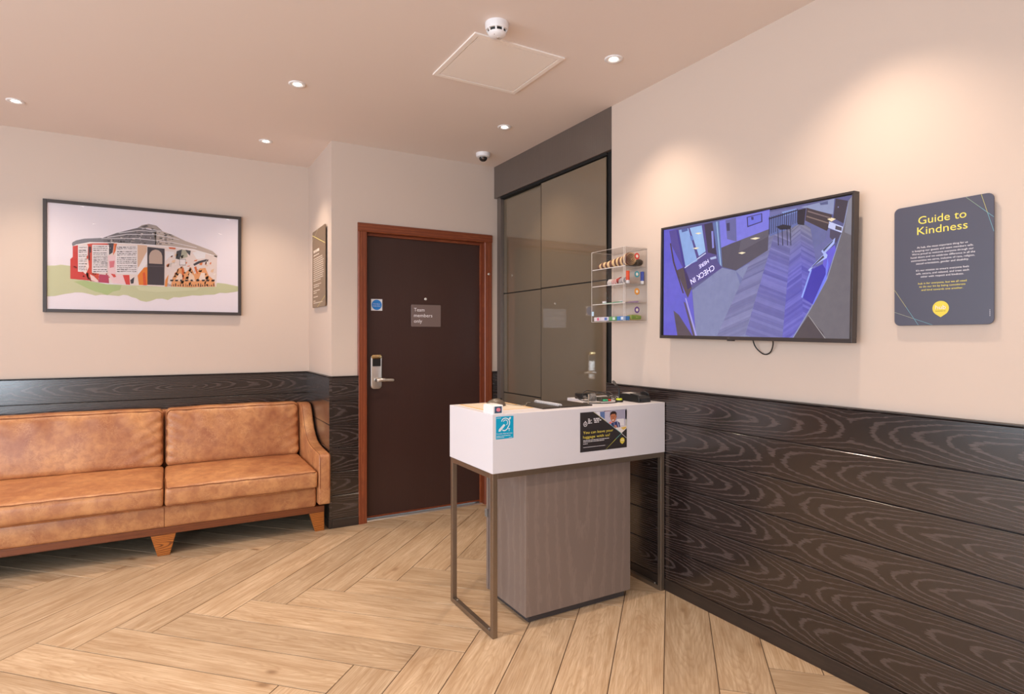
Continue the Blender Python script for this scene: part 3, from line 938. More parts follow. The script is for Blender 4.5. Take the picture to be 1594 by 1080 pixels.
(8,(40,40,60),[(.213,.18),(.216,.179),(.22,.111),(.217,.111)]),
(8,(40,40,60),[(.228,.177),(.231,.177),(.235,.109),(.232,.109)]),
]
ARTWORK = [
(1,(194,194,156),[(-.572,-.066),(-.527,-.063),(-.496,-.055),(-.446,-.06),(-.446,-.141),(-.244,-.172),(.086,-.174),(.416,-.157),(.426,-.131),(.484,-.136),(.572,-.153),(.572,-.187),(.542,-.194),(.484,-.205),(.445,-.204),(.407,-.219),(.35,-.223),(.313,-.23),(.267,-.229),(.23,-.238),(.185,-.247),(.149,-.247),(.113,-.268),(.078,-.259),(.043,-.262),(.008,-.278),(-.018,-.285),(-.052,-.278),(-.078,-.261),(-.103,-.255),(-.128,-.243),(-.153,-.241),(-.178,-.25),(-.228,-.246),(-.276,-.244),(-.309,-.251),(-.348,-.241),(-.38,-.234),(-.419,-.234),(-.442,-.24),(-.473,-.246),(-.496,-.253),(-.527,-.262),(-.572,-.266)]),
(2,(170,186,130),[(-.372,-.151),(-.244,-.172),(-.162,-.176),(-.17,-.208),(-.211,-.221),(-.244,-.247),(-.276,-.232),(-.309,-.225),(-.356,-.203),(-.427,-.163)]),
(2,(204,204,168),[(-.078,-.181),(.313,-.17),(.294,-.191),(.043,-.214),(-.061,-.206)]),
(2,(226,208,202),[(-.446,-.145),(-.446,-.015),(-.433,-.0),(-.433,.075),(-.34,.103),(-.211,.112),(-.044,.112),(.131,.11),(.276,.1),(.426,.064),(.421,-.16),(.267,-.173),(.086,-.175),(-.128,-.17),(-.348,-.152)]),
(3,(198,58,52),[(-.446,-.145),(-.446,-.015),(-.433,-.0),(-.433,.072),(-.405,.081),(-.405,-.096),(-.348,-.101),(-.348,-.152)]),
(3,(205,70,50),[(-.363,-.102),(-.353,.092),(-.326,.098),(-.195,.109),(-.198,.097),(-.328,.087),(-.328,-.1),(-.289,-.103),(-.294,-.16),(-.348,-.152)]),
(4,(70,40,44),[(-.347,.074),(-.333,.077),(-.333,.036),(-.34,.035),(-.34,-.018),(-.348,-.014)]),
(4,(234,200,196),[(-.34,-.11),(-.317,-.123),(-.289,-.156),(-.302,-.159),(-.333,-.149)]),
(4,(236,214,210),[(-.368,-.025),(-.35,-.004),(-.345,-.062),(-.363,-.111),(-.372,-.102)]),
(4,(176,60,90),[(-.288,-.107),(-.237,-.11),(-.233,-.165),(-.293,-.161)]),
(4,(230,196,200),[(-.24,.023),(-.195,.026),(-.195,-.102),(-.155,-.105),(-.137,-.167),(-.211,-.164),(-.237,-.105)]),
(5,(212,120,130),[(-.232,-.016),(-.201,-.01),(-.206,-.054),(-.229,-.061)]),
(4,(212,66,60),[(-.155,-.105),(-.117,-.103),(-.113,-.17),(-.137,-.169)]),
(5,(205,70,60),[(-.224,-.099),(-.199,-.103),(-.193,-.12),(-.206,-.125)]),
(4,(60,52,62),[(-.234,.108),(-.206,.11),(-.213,.044),(-.233,.028)]),
(4,(224,110,60),[(-.206,.108),(-.188,.107),(-.197,.055),(-.211,.025)]),
(4,(226,216,218),[(-.405,.081),(-.35,.083),(-.352,.015),(-.364,.009),(-.372,-.094),(-.405,-.096)]),
(4,(226,216,218),[(-.327,.09),(-.234,.095),(-.236,.023),(-.242,.018),(-.244,-.095),(-.329,-.095)]),
(4,(228,218,220),[(-.195,.095),(-.069,.103),(-.071,-.098),(-.195,-.097)]),
(4,(214,174,148),[(-.069,.109),(-.013,.109),(-.018,.013),(-.044,-.034),(-.068,-.045)]),
(5,(236,226,226),[(-.013,.069),(-.011,-.017),(-.068,-.101),(-.069,-.061)]),
(4,(226,126,46),[(-.044,-.05),(-.011,-.042),(-.011,-.169),(-.061,-.169),(-.069,-.106)]),
(5,(214,84,40),[(-.039,-.084),(-.025,-.079),(-.015,-.169),(-.034,-.17)]),
(4,(60,54,62),[(-.112,-.138),(-.088,-.115),(-.093,-.159),(-.107,-.164)]),
(5,(58,50,58),[(-.011,.099),(.093,.094),(.091,-.165),(-.011,-.165)]),
(6,(186,160,146),[(-.001,-.016),(-.001,.037),(.006,.06),(.018,.075),(.038,.084),(.058,.079),(.072,.065),(.079,.041),(.079,-.016)]),
(6,(84,76,80),[(-.008,-.032),(.088,-.03),(.088,-.036),(-.008,-.038)]),
(4,(230,222,224),[(.097,.077),(.15,.076),(.149,.04),(.122,.038),(.097,.005)]),
(4,(224,140,70),[(.093,-.172),(.097,-.128),(.117,-.086),(.108,-.174)]),
(4,(226,156,104),[(.131,-.172),(.14,-.115),(.176,-.041),(.207,-.029),(.221,-.07),(.257,-.026),(.28,-.077),(.313,-.033),(.35,-.026),(.371,-.083),(.407,-.113),(.413,-.16),(.248,-.172)]),
(5,(236,206,186),[(.158,-.125),(.185,-.072),(.212,-.091),(.194,-.133)]),
(5,(232,200,176),[(.239,-.121),(.248,-.058),(.276,-.088),(.285,-.129)]),
(5,(236,214,200),[(.304,-.118),(.322,-.064),(.346,-.063),(.35,-.115)]),
(5,(206,96,44),[(.198,-.04),(.21,-.034),(.215,-.112),(.204,-.122)]),
(5,(212,104,50),[(.276,-.025),(.291,-.02),(.304,-.076),(.291,-.066)]),
(4,(62,62,68),[(.167,.082),(.201,.097),(.195,.053),(.185,.023),(.161,.028)]),
(4,(66,66,70),[(.221,.096),(.256,.091),(.25,.055),(.232,.076)]),
(4,(170,166,146),[(.199,.095),(.23,.093),(.237,.046),(.192,.027)]),
(5,(230,224,226),[(.267,.079),(.304,.094),(.352,.085),(.346,.043),(.294,.034)]),
(5,(64,62,68),[(.271,-.004),(.304,.019),(.36,.038),(.354,.022),(.313,.005),(.278,-.016)]),
(4,(212,96,50),[(.117,.107),(.163,.106),(.158,.094),(.122,.095)]),
(5,(70,66,70),[(.185,.025),(.224,.03),(.224,-.016),(.185,-.018)]),
(6,(228,218,218),[(.187,.023),(.222,.027),(.222,-.013),(.187,-.015)]),
(2,(122,120,128),[(-.438,.086),(-.433,.098),(-.415,.111),(-.372,.126),(-.268,.14),(-.26,.11),(-.34,.105),(-.415,.082),(-.432,.069)]),
(2,(112,106,110),[(-.268,.14),(-.195,.178),(-.128,.204),(-.065,.228),(-.001,.221),(.043,.215),(.043,.116),(-.044,.117),(-.211,.113),(-.263,.109)]),
(2,(186,168,158),[(.025,.219),(.078,.216),(.14,.197),(.221,.159),(.313,.129),(.397,.099),(.428,.067),(.424,.054),(.36,.082),(.276,.104),(.131,.115),(.039,.115)]),
(3,(160,146,140),[(-.068,.227),(-.044,.247),(-.003,.26),(.043,.252),(.079,.219),(.043,.22),(-.001,.228)]),
(4,(90,84,86),[(-.052,.235),(-.018,.252),(-.003,.243),(-.027,.231)]),
(4,(228,220,224),[(-.244,.148),(-.128,.178),(.043,.191),(.185,.166),(.185,.163),(.043,.187),(-.128,.174),(-.242,.144)]),
(4,(228,220,224),[(-.178,.183),(-.061,.211),(.069,.211),(.069,.208),(-.061,.207),(-.178,.179)]),
(4,(228,220,224),[(-.276,.136),(-.078,.154),(.131,.146),(.294,.118),(.294,.114),(.131,.142),(-.078,.15),(-.276,.133)]),
(4,(236,226,226),[(-.433,.071),(-.415,.084),(-.34,.106),(-.211,.113),(-.044,.116),(.131,.114),(.276,.103),(.407,.07),(.407,.064),(.276,.094),(.131,.107),(-.044,.109),(-.211,.107),(-.34,.099),(-.415,.077)]),
(3,(60,56,60),[(-.071,.177),(-.065,.176),(-.066,.17),(-.073,.171)]),
(3,(50,48,52),[(-.118,.154),(-.106,.154),(-.108,.15),(-.12,.15)]),
(3,(150,138,134),[(.021,.153),(.027,.153),(.026,.146),(.019,.147)]),
(3,(50,48,52),[(-.186,.145),(-.181,.145),(-.182,.14),(-.188,.141)]),
(3,(206,194,190),[(-.221,.116),(-.206,.116),(-.209,.11),(-.222,.11)]),
(3,(206,194,190),[(-.168,.153),(-.153,.153),(-.156,.147),(-.17,.147)]),
(3,(60,56,60),[(.104,.176),(.113,.176),(.111,.173),(.102,.173)]),
(3,(60,56,60),[(.091,.204),(.101,.204),(.099,.199),(.09,.2)]),
(3,(60,56,60),[(-.156,.126),(-.14,.126),(-.144,.119),(-.158,.12)]),
(3,(60,56,60),[(-.199,.125),(-.183,.126),(-.186,.122),(-.201,.122)]),
(3,(50,48,52),[(.097,.197),(.115,.198),(.111,.193),(.095,.192)]),
(3,(60,56,60),[(-.058,.125),(-.048,.125),(-.05,.121),(-.06,.121)]),
(3,(60,56,60),[(.021,.216),(.039,.217),(.036,.211),(.019,.21)]),
(3,(206,194,190),[(-.224,.12),(-.212,.12),(-.214,.117),(-.226,.117)]),
(3,(150,138,134),[(.035,.165),(.039,.165),(.038,.158),(.033,.159)]),
(3,(206,194,190),[(.12,.186),(.133,.186),(.131,.184),(.118,.183)]),
(3,(206,194,190),[(.078,.168),(.091,.168),(.088,.162),(.076,.163)]),
(3,(80,74,76),[(-.204,.111),(-.195,.111),(-.197,.108),(-.205,.108)]),
(3,(206,194,190),[(.134,.162),(.138,.161),(.137,.155),(.132,.156)]),
(3,(60,56,60),[(-.244,.126),(-.237,.126),(-.239,.123),(-.245,.123)]),
(3,(150,138,134),[(-.13,.164),(-.119,.163),(-.121,.161),(-.132,.161)]),
(3,(80,74,76),[(.052,.144),(.064,.144),(.061,.138),(.051,.138)]),
(3,(150,138,134),[(-.031,.22),(-.018,.22),(-.021,.217),(-.033,.217)]),
(3,(206,194,190),[(-.053,.122),(-.041,.122),(-.043,.12),(-.055,.119)]),
(3,(80,74,76),[(-.181,.116),(-.174,.116),(-.175,.113),(-.183,.113)]),
(3,(60,56,60),[(-.147,.165),(-.141,.165),(-.142,.162),(-.148,.162)]),
(3,(206,194,190),[(-.222,.133),(-.213,.132),(-.214,.127),(-.223,.128)]),
(3,(50,48,52),[(-.138,.147),(-.131,.147),(-.132,.14),(-.14,.141)]),
(3,(50,48,52),[(-.134,.174),(-.124,.174),(-.126,.171),(-.136,.171)]),
(3,(206,194,190),[(.046,.183),(.063,.183),(.06,.18),(.044,.179)]),
(3,(60,56,60),[(.049,.137),(.06,.137),(.058,.134),(.047,.134)]),
(3,(80,74,76),[(-.141,.17),(-.126,.17),(-.129,.164),(-.143,.164)]),
(3,(150,138,134),[(.052,.196),(.056,.196),(.055,.193),(.05,.193)]),
(3,(50,48,52),[(-.021,.169),(-.017,.169),(-.018,.164),(-.023,.165)]),
(3,(50,48,52),[(.118,.165),(.137,.165),(.133,.163),(.116,.162)]),
(3,(60,56,60),[(.095,.165),(.107,.165),(.105,.16),(.093,.161)]),
(3,(80,74,76),[(.091,.163),(.109,.164),(.106,.161),(.089,.16)]),
(3,(150,138,134),[(.029,.211),(.043,.211),(.04,.207),(.027,.207)]),
(3,(80,74,76),[(.095,.151),(.11,.151),(.107,.149),(.093,.148)]),
(3,(50,48,52),[(.091,.19),(.108,.191),(.104,.185),(.089,.185)]),
(3,(60,56,60),[(-.058,.191),(-.045,.191),(-.048,.188),(-.06,.188)]),
(3,(50,48,52),[(.012,.187),(.017,.186),(.016,.183),(.01,.184)]),
(3,(50,48,52),[(.041,.211),(.045,.21),(.045,.205),(.04,.206)]),
(3,(206,194,190),[(-.043,.223),(-.028,.223),(-.031,.219),(-.045,.219)]),
(3,(150,138,134),[(-.241,.105),(-.229,.104),(-.231,.098),(-.242,.098)]),
(3,(80,74,76),[(.073,.203),(.082,.203),(.08,.2),(.071,.2)]),
(3,(60,56,60),[(-.173,.151),(-.168,.151),(-.169,.148),(-.175,.148)]),
(3,(206,194,190),[(-.105,.135),(-.095,.135),(-.097,.13),(-.107,.131)]),
(3,(80,74,76),[(.089,.202),(.093,.202),(.092,.196),(.088,.197)]),
(3,(50,48,52),[(-.238,.125),(-.226,.125),(-.229,.118),(-.24,.118)]),
(3,(50,48,52),[(.06,.21),(.067,.209),(.066,.203),(.058,.204)]),
(3,(60,56,60),[(.09,.158),(.104,.158),(.101,.155),(.088,.155)]),
(3,(60,56,60),[(.06,.129),(.076,.13),(.073,.123),(.058,.123)]),
(3,(206,194,190),[(.09,.136),(.109,.136),(.105,.134),(.089,.133)]),
(3,(150,138,134),[(-.08,.17),(-.072,.169),(-.073,.165),(-.082,.165)]),
(3,(50,48,52),[(-.083,.199),(-.075,.199),(-.077,.195),(-.085,.195)]),
(3,(60,56,60),[(-.074,.175),(-.065,.174),(-.067,.172),(-.075,.172)]),
(3,(80,74,76),[(-.181,.131),(-.175,.131),(-.176,.125),(-.183,.126)]),
(3,(50,48,52),[(.117,.197),(.136,.198),(.132,.19),(.115,.191)]),
(3,(50,48,52),[(.045,.137),(.06,.137),(.057,.134),(.043,.133)]),
(3,(80,74,76),[(.049,.21),(.063,.21),(.06,.206),(.047,.206)]),
(3,(60,56,60),[(.086,.183),(.103,.184),(.1,.179),(.085,.179)]),
(3,(80,74,76),[(-.071,.212),(-.053,.213),(-.057,.209),(-.072,.209)]),
(3,(80,74,76),[(-.24,.106),(-.236,.105),(-.237,.102),(-.242,.102)]),
(3,(150,138,134),[(.018,.177),(.034,.177),(.031,.173),(.017,.172)]),
(3,(206,194,190),[(-.099,.149),(-.082,.15),(-.086,.145),(-.101,.145)]),
(3,(80,74,76),[(-.11,.172),(-.102,.172),(-.104,.168),(-.112,.168)]),
(3,(206,194,190),[(.06,.147),(.066,.146),(.065,.143),(.058,.143)]),
(3,(150,138,134),[(.015,.229),(.026,.229),(.023,.222),(.013,.223)]),
(3,(150,138,134),[(.103,.149),(.111,.149),(.109,.146),(.101,.146)]),
(3,(206,194,190),[(-.065,.118),(-.059,.117),(-.06,.114),(-.066,.115)]),
(3,(50,48,52),[(.038,.214),(.046,.214),(.044,.21),(.036,.21)]),
(3,(80,74,76),[(-.175,.12),(-.162,.12),(-.165,.118),(-.177,.118)]),
(3,(50,48,52),[(-.117,.133),(-.112,.132),(-.113,.128),(-.119,.128)]),
(3,(60,56,60),[(-.169,.127),(-.159,.126),(-.161,.12),(-.171,.121)]),
(3,(150,138,134),[(.114,.152),(.126,.152),(.123,.149),(.112,.149)]),
(3,(60,56,60),[(.094,.174),(.109,.174),(.106,.171),(.093,.17)]),
(3,(80,74,76),[(.107,.134),(.112,.133),(.111,.129),(.105,.13)]),
(3,(50,48,52),[(.047,.129),(.054,.128),(.052,.124),(.045,.124)]),
(3,(50,48,52),[(-.119,.172),(-.101,.173),(-.104,.17),(-.121,.17)]),
(3,(80,74,76),[(-.025,.206),(-.009,.206),(-.012,.203),(-.027,.202)]),
(3,(80,74,76),[(-.121,.158),(-.117,.158),(-.118,.152),(-.123,.153)]),
(3,(80,74,76),[(-.074,.12),(-.07,.119),(-.071,.116),(-.076,.117)]),
(3,(50,48,52),[(.093,.152),(.107,.153),(.104,.146),(.091,.147)]),
(3,(150,138,134),[(-.102,.135),(-.085,.135),(-.088,.13),(-.104,.13)]),
(3,(80,74,76),[(-.232,.104),(-.227,.103),(-.228,.099),(-.234,.1)]),
(3,(150,138,134),[(.074,.156),(.088,.156),(.085,.151),(.072,.152)]),
(3,(206,194,190),[(-.049,.191),(-.036,.191),(-.039,.184),(-.051,.184)]),
(3,(150,138,134),[(-.042,.119),(-.028,.119),(-.031,.114),(-.044,.114)]),
(3,(150,138,134),[(-.128,.123),(-.122,.123),(-.123,.12),(-.13,.12)]),
(3,(150,138,134),[(.029,.196),(.037,.196),(.035,.194),(.027,.194)]),
(3,(80,74,76),[(.114,.177),(.128,.177),(.125,.173),(.112,.173)]),
(3,(60,56,60),[(-.036,.223),(-.021,.223),(-.024,.22),(-.038,.22)]),
(3,(206,194,190),[(-.166,.152),(-.15,.152),(-.153,.148),(-.168,.148)]),
(3,(150,138,134),[(-.035,.151),(-.03,.15),(-.031,.145),(-.036,.146)]),
(3,(150,138,134),[(.117,.199),(.129,.199),(.127,.194),(.115,.194)]),
(3,(50,48,52),[(-.108,.141),(-.091,.141),(-.095,.137),(-.11,.137)]),
(3,(206,194,190),[(-.051,.175),(-.045,.175),(-.046,.17),(-.052,.171)]),
(3,(60,56,60),[(-.073,.184),(-.057,.185),(-.061,.18),(-.075,.179)]),
(3,(150,138,134),[(-.223,.127),(-.209,.127),(-.212,.122),(-.225,.122)]),
(3,(150,138,134),[(-.148,.146),(-.143,.146),(-.144,.139),(-.149,.14)]),
(3,(206,194,190),[(-.053,.144),(-.049,.144),(-.05,.141),(-.055,.141)]),
(3,(80,74,76),[(-.086,.203),(-.076,.203),(-.078,.199),(-.088,.199)]),
(3,(60,56,60),[(.129,.136),(.148,.136),(.144,.133),(.127,.132)]),
(3,(60,56,60),[(-.154,.128),(-.143,.128),(-.145,.123),(-.156,.123)]),
(3,(80,74,76),[(-.17,.131),(-.161,.13),(-.163,.127),(-.171,.127)]),
(3,(150,138,134),[(.128,.196),(.14,.196),(.138,.192),(.127,.192)]),
(3,(150,138,134),[(.095,.192),(.107,.192),(.104,.187),(.094,.187)]),
(3,(50,48,52),[(.063,.17),(.082,.171),(.078,.163),(.061,.164)]),
(3,(150,138,134),[(.049,.175),(.062,.175),(.06,.17),(.048,.17)]),
(3,(206,194,190),[(.068,.206),(.084,.207),(.081,.2),(.066,.2)]),
(3,(80,74,76),[(-.217,.125),(-.205,.125),(-.207,.12),(-.218,.12)]),
(3,(60,56,60),[(.137,.167),(.147,.167),(.145,.162),(.135,.162)]),
(3,(60,56,60),[(-.027,.226),(-.019,.225),(-.021,.22),(-.029,.22)]),
(3,(206,194,190),[(.084,.164),(.091,.163),(.09,.158),(.082,.159)]),
(3,(50,48,52),[(-.242,.107),(-.231,.107),(-.233,.102),(-.243,.102)]),
(3,(206,194,190),[(.121,.132),(.13,.132),(.128,.129),(.119,.129)]),
(3,(206,194,190),[(.019,.197),(.03,.197),(.028,.19),(.017,.191)]),
(3,(206,194,190),[(.112,.184),(.117,.183),(.116,.178),(.11,.179)]),
(3,(150,138,134),[(.058,.162),(.074,.162),(.071,.159),(.056,.159)]),
(3,(80,74,76),[(-.158,.153),(-.149,.152),(-.151,.148),(-.16,.148)]),
(3,(60,56,60),[(-.183,.124),(-.178,.123),(-.179,.121),(-.185,.121)]),
(3,(206,194,190),[(.049,.138),(.057,.138),(.056,.133),(.048,.134)]),
(3,(206,194,190),[(.051,.176),(.057,.176),(.056,.169),(.049,.17)]),
(3,(206,194,190),[(.103,.199),(.119,.199),(.116,.193),(.102,.193)]),
(3,(80,74,76),[(-.007,.201),(-.0,.201),(-.002,.195),(-.008,.196)]),
(3,(206,194,190),[(-.059,.162),(-.05,.162),(-.052,.156),(-.061,.157)]),
(3,(80,74,76),[(-.069,.174),(-.065,.174),(-.066,.17),(-.071,.171)]),
(3,(80,74,76),[(.031,.203),(.035,.202),(.034,.197),(.03,.198)]),
(3,(150,138,134),[(-.074,.199),(-.069,.199),(-.07,.194),(-.075,.194)]),
(3,(80,74,76),[(-.039,.139),(-.033,.139),(-.035,.135),(-.041,.135)]),
(3,(206,194,190),[(-.111,.119),(-.106,.119),(-.107,.116),(-.112,.116)]),
(3,(50,48,52),[(-.032,.126),(-.019,.126),(-.021,.12),(-.034,.12)]),
(3,(50,48,52),[(.097,.135),(.111,.135),(.108,.131),(.096,.131)]),
(3,(50,48,52),[(-.118,.162),(-.11,.161),(-.111,.158),(-.119,.158)]),
(3,(80,74,76),[(-.185,.117),(-.18,.116),(-.181,.113),(-.186,.113)]),
(3,(150,138,134),[(.062,.213),(.076,.213),(.074,.208),(.06,.208)]),
(3,(150,138,134),[(-.197,.12),(-.183,.12),(-.186,.115),(-.198,.115)]),
(3,(80,74,76),[(-.217,.137),(-.212,.136),(-.213,.132),(-.218,.132)]),
(3,(50,48,52),[(-.066,.188),(-.056,.188),(-.058,.182),(-.067,.182)]),
(3,(150,138,134),[(-.026,.197),(-.021,.196),(-.022,.193),(-.028,.193)]),
(3,(206,194,190),[(.09,.15),(.102,.15),(.099,.143),(.088,.144)]),
(3,(60,56,60),[(-.17,.127),(-.157,.127),(-.16,.121),(-.172,.121)]),
(3,(60,56,60),[(-.173,.122),(-.159,.122),(-.162,.116),(-.175,.116)]),
(3,(80,74,76),[(.08,.152),(.084,.152),(.083,.146),(.078,.147)]),
(3,(50,48,52),[(-.133,.122),(-.125,.122),(-.126,.119),(-.134,.119)]),
(3,(60,56,60),[(.132,.186),(.15,.187),(.146,.183),(.13,.183)]),
(3,(50,48,52),[(-.214,.131),(-.204,.131),(-.206,.126),(-.216,.126)]),
(3,(206,194,190),[(.006,.167),(.011,.166),(.01,.159),(.005,.16)]),
(3,(60,56,60),[(.047,.194),(.052,.193),(.051,.189),(.046,.19)]),
(6,(160,150,150),[(-.4,.067),(-.382,.069),(-.382,.062),(-.4,.063)]),
(6,(130,122,122),[(-.381,.069),(-.372,.07),(-.372,.067),(-.381,.064)]),
(6,(96,90,92),[(-.37,.07),(-.365,.07),(-.365,.063),(-.37,.065)]),
(6,(130,122,122),[(-.362,.07),(-.356,.071),(-.356,.068),(-.362,.066)]),
(6,(84,78,80),[(-.4,.049),(-.384,.05),(-.384,.044),(-.4,.044)]),
(6,(84,78,80),[(-.382,.051),(-.361,.052),(-.361,.045),(-.382,.046)]),
(6,(84,78,80),[(-.4,.037),(-.389,.038),(-.389,.031),(-.4,.032)]),
(6,(84,78,80),[(-.387,.038),(-.375,.039),(-.375,.036),(-.387,.033)]),
(6,(160,150,150),[(-.372,.039),(-.356,.04),(-.356,.036),(-.372,.034)]),
(6,(96,90,92),[(-.4,.018),(-.395,.019),(-.395,.015),(-.4,.014)]),
(6,(160,150,150),[(-.393,.019),(-.385,.02),(-.385,.017),(-.393,.014)]),
(6,(130,122,122),[(-.382,.02),(-.37,.021),(-.37,.017),(-.382,.015)]),
(6,(160,150,150),[(-.368,.021),(-.356,.022),(-.356,.018),(-.368,.016)]),
(6,(96,90,92),[(-.4,.008),(-.382,.009),(-.382,.005),(-.4,.003)]),
(6,(96,90,92),[(-.379,.009),(-.365,.01),(-.365,.006),(-.379,.005)]),
(6,(160,150,150),[(-.361,.011),(-.356,.011),(-.356,.004),(-.361,.006)]),
(6,(160,150,150),[(-.4,-.01),(-.395,-.01),(-.395,-.013),(-.4,-.015)]),
(6,(160,150,150),[(-.392,-.01),(-.373,-.009),(-.373,-.011),(-.392,-.015)]),
(6,(84,78,80),[(-.369,-.008),(-.356,-.008),(-.356,-.01),(-.369,-.013)]),
(6,(84,78,80),[(-.4,-.023),(-.395,-.023),(-.395,-.025),(-.4,-.028)]),
(6,(96,90,92),[(-.393,-.022),(-.378,-.021),(-.378,-.025),(-.393,-.027)]),
(6,(160,150,150),[(-.375,-.021),(-.356,-.02),(-.356,-.024),(-.375,-.026)]),
(6,(130,122,122),[(-.4,-.041),(-.388,-.04),(-.388,-.044),(-.4,-.046)]),
(6,(84,78,80),[(-.386,-.04),(-.37,-.039),(-.37,-.043),(-.386,-.045)]),
(6,(96,90,92),[(-.367,-.039),(-.356,-.038),(-.356,-.045),(-.367,-.044)]),
(6,(84,78,80),[(-.4,-.06),(-.389,-.059),(-.389,-.062),(-.4,-.064)]),
(6,(84,78,80),[(-.387,-.059),(-.378,-.058),(-.378,-.062),(-.387,-.064)]),
(6,(96,90,92),[(-.375,-.058),(-.361,-.057),(-.361,-.061),(-.375,-.063)]),
(6,(160,150,150),[(-.4,-.07),(-.381,-.069),(-.381,-.073),(-.4,-.075)]),
(6,(160,150,150),[(-.379,-.069),(-.365,-.068),(-.365,-.071),(-.379,-.074)]),
(6,(160,150,150),[(-.361,-.068),(-.356,-.067),(-.356,-.071),(-.361,-.073)]),
(6,(160,150,150),[(-.4,-.081),(-.39,-.08),(-.39,-.084),(-.4,-.085)]),
(6,(130,122,122),[(-.387,-.08),(-.373,-.079),(-.373,-.082),(-.387,-.085)]),
(6,(84,78,80),[(-.372,-.079),(-.366,-.079),(-.366,-.083),(-.372,-.084)]),
(6,(130,122,122),[(-.362,-.078),(-.356,-.078),(-.356,-.085),(-.362,-.083)]),
(6,(160,150,150),[(-.321,.08),(-.306,.082),(-.306,.079),(-.321,.075)]),
(6,(130,122,122),[(-.304,.082),(-.297,.082),(-.297,.079),(-.304,.077)]),
(6,(130,122,122),[(-.295,.082),(-.275,.084),(-.275,.077),(-.295,.077)]),
(6,(84,78,80),[(-.273,.084),(-.258,.085),(-.258,.082),(-.273,.079)]),
(6,(96,90,92),[(-.254,.086),(-.244,.086),(-.244,.082),(-.254,.081)]),
(6,(84,78,80),[(-.321,.068),(-.304,.069),(-.304,.066),(-.321,.063)]),
(6,(96,90,92),[(-.302,.069),(-.291,.07),(-.291,.067),(-.302,.064)]),
(6,(96,90,92),[(-.289,.07),(-.283,.071),(-.283,.068),(-.289,.065)]),
(6,(96,90,92),[(-.281,.071),(-.271,.072),(-.271,.068),(-.281,.066)]),
(6,(84,78,80),[(-.268,.072),(-.252,.073),(-.252,.07),(-.268,.067)]),
(6,(130,122,122),[(-.249,.073),(-.242,.074),(-.242,.067),(-.249,.068)]),
(6,(96,90,92),[(-.321,.055),(-.306,.056),(-.306,.049),(-.321,.05)]),
(6,(96,90,92),[(-.303,.056),(-.288,.058),(-.288,.051),(-.303,.052)]),
(6,(160,150,150),[(-.286,.058),(-.269,.059),(-.269,.056),(-.286,.053)]),
(6,(130,122,122),[(-.267,.059),(-.26,.06),(-.26,.053),(-.267,.054)]),
(6,(130,122,122),[(-.257,.06),(-.246,.061),(-.246,.054),(-.257,.055)]),
(6,(96,90,92),[(-.321,.037),(-.302,.038),(-.302,.035),(-.321,.032)]),
(6,(84,78,80),[(-.3,.038),(-.291,.039),(-.291,.036),(-.3,.033)]),
(6,(130,122,122),[(-.288,.039),(-.283,.039),(-.283,.033),(-.288,.034)]),
(6,(96,90,92),[(-.28,.04),(-.268,.04),(-.268,.037),(-.28,.035)]),
(6,(96,90,92),[(-.266,.041),(-.246,.042),(-.246,.038),(-.266,.036)]),
(6,(96,90,92),[(-.321,.026),(-.31,.027),(-.31,.024),(-.321,.021)]),
(6,(84,78,80),[(-.307,.027),(-.301,.027),(-.301,.024),(-.307,.022)]),
(6,(130,122,122),[(-.299,.028),(-.282,.029),(-.282,.026),(-.299,.023)]),
(6,(130,122,122),[(-.279,.029),(-.264,.03),(-.264,.027),(-.279,.024)]),
(6,(84,78,80),[(-.26,.03),(-.254,.031),(-.254,.024),(-.26,.025)]),
(6,(160,150,150),[(-.25,.031),(-.242,.031),(-.242,.028),(-.25,.026)]),
(6,(160,150,150),[(-.321,.013),(-.31,.014),(-.31,.007),(-.321,.008)]),
(6,(160,150,150),[(-.308,.014),(-.287,.016),(-.287,.009),(-.308,.009)]),
(6,(130,122,122),[(-.285,.016),(-.277,.016),(-.277,.012),(-.285,.011)]),
(6,(160,150,150),[(-.275,.016),(-.263,.017),(-.263,.01),(-.275,.012)]),
(6,(96,90,92),[(-.261,.017),(-.242,.019),(-.242,.015),(-.261,.013)]),
(6,(96,90,92),[(-.321,.003),(-.301,.004),(-.301,.0),(-.321,-.002)]),
(6,(130,122,122),[(-.298,.004),(-.286,.005),(-.286,.002),(-.298,-.001)]),
(6,(96,90,92),[(-.283,.005),(-.277,.006),(-.277,.003),(-.283,.0)]),
(6,(160,150,150),[(-.274,.006),(-.269,.006),(-.269,.002),(-.274,.001)]),
(6,(96,90,92),[(-.266,.006),(-.25,.007),(-.25,.001),(-.266,.001)]),
(6,(84,78,80),[(-.248,.008),(-.242,.008),(-.242,.004),(-.248,.003)]),
(6,(84,78,80),[(-.321,-.01),(-.302,-.009),(-.302,-.016),(-.321,-.015)]),
(6,(130,122,122),[(-.298,-.008),(-.283,-.007),(-.283,-.014),(-.298,-.013)]),
(6,(130,122,122),[(-.28,-.007),(-.267,-.006),(-.267,-.009),(-.28,-.012)]),
(6,(84,78,80),[(-.264,-.006),(-.248,-.005),(-.248,-.008),(-.264,-.011)]),
(6,(130,122,122),[(-.246,-.005),(-.242,-.005),(-.242,-.012),(-.246,-.01)]),
(6,(84,78,80),[(-.321,-.021),(-.302,-.019),(-.302,-.022),(-.321,-.026)]),
(6,(96,90,92),[(-.3,-.019),(-.291,-.019),(-.291,-.026),(-.3,-.024)]),
(6,(130,122,122),[(-.287,-.019),(-.28,-.018),(-.28,-.022),(-.287,-.023)]),
(6,(130,122,122),[(-.277,-.018),(-.263,-.017),(-.263,-.024),(-.277,-.023)]),
(6,(96,90,92),[(-.262,-.017),(-.245,-.016),(-.245,-.019),(-.262,-.022)]),
(6,(130,122,122),[(-.321,-.031),(-.305,-.03),(-.305,-.033),(-.321,-.036)]),
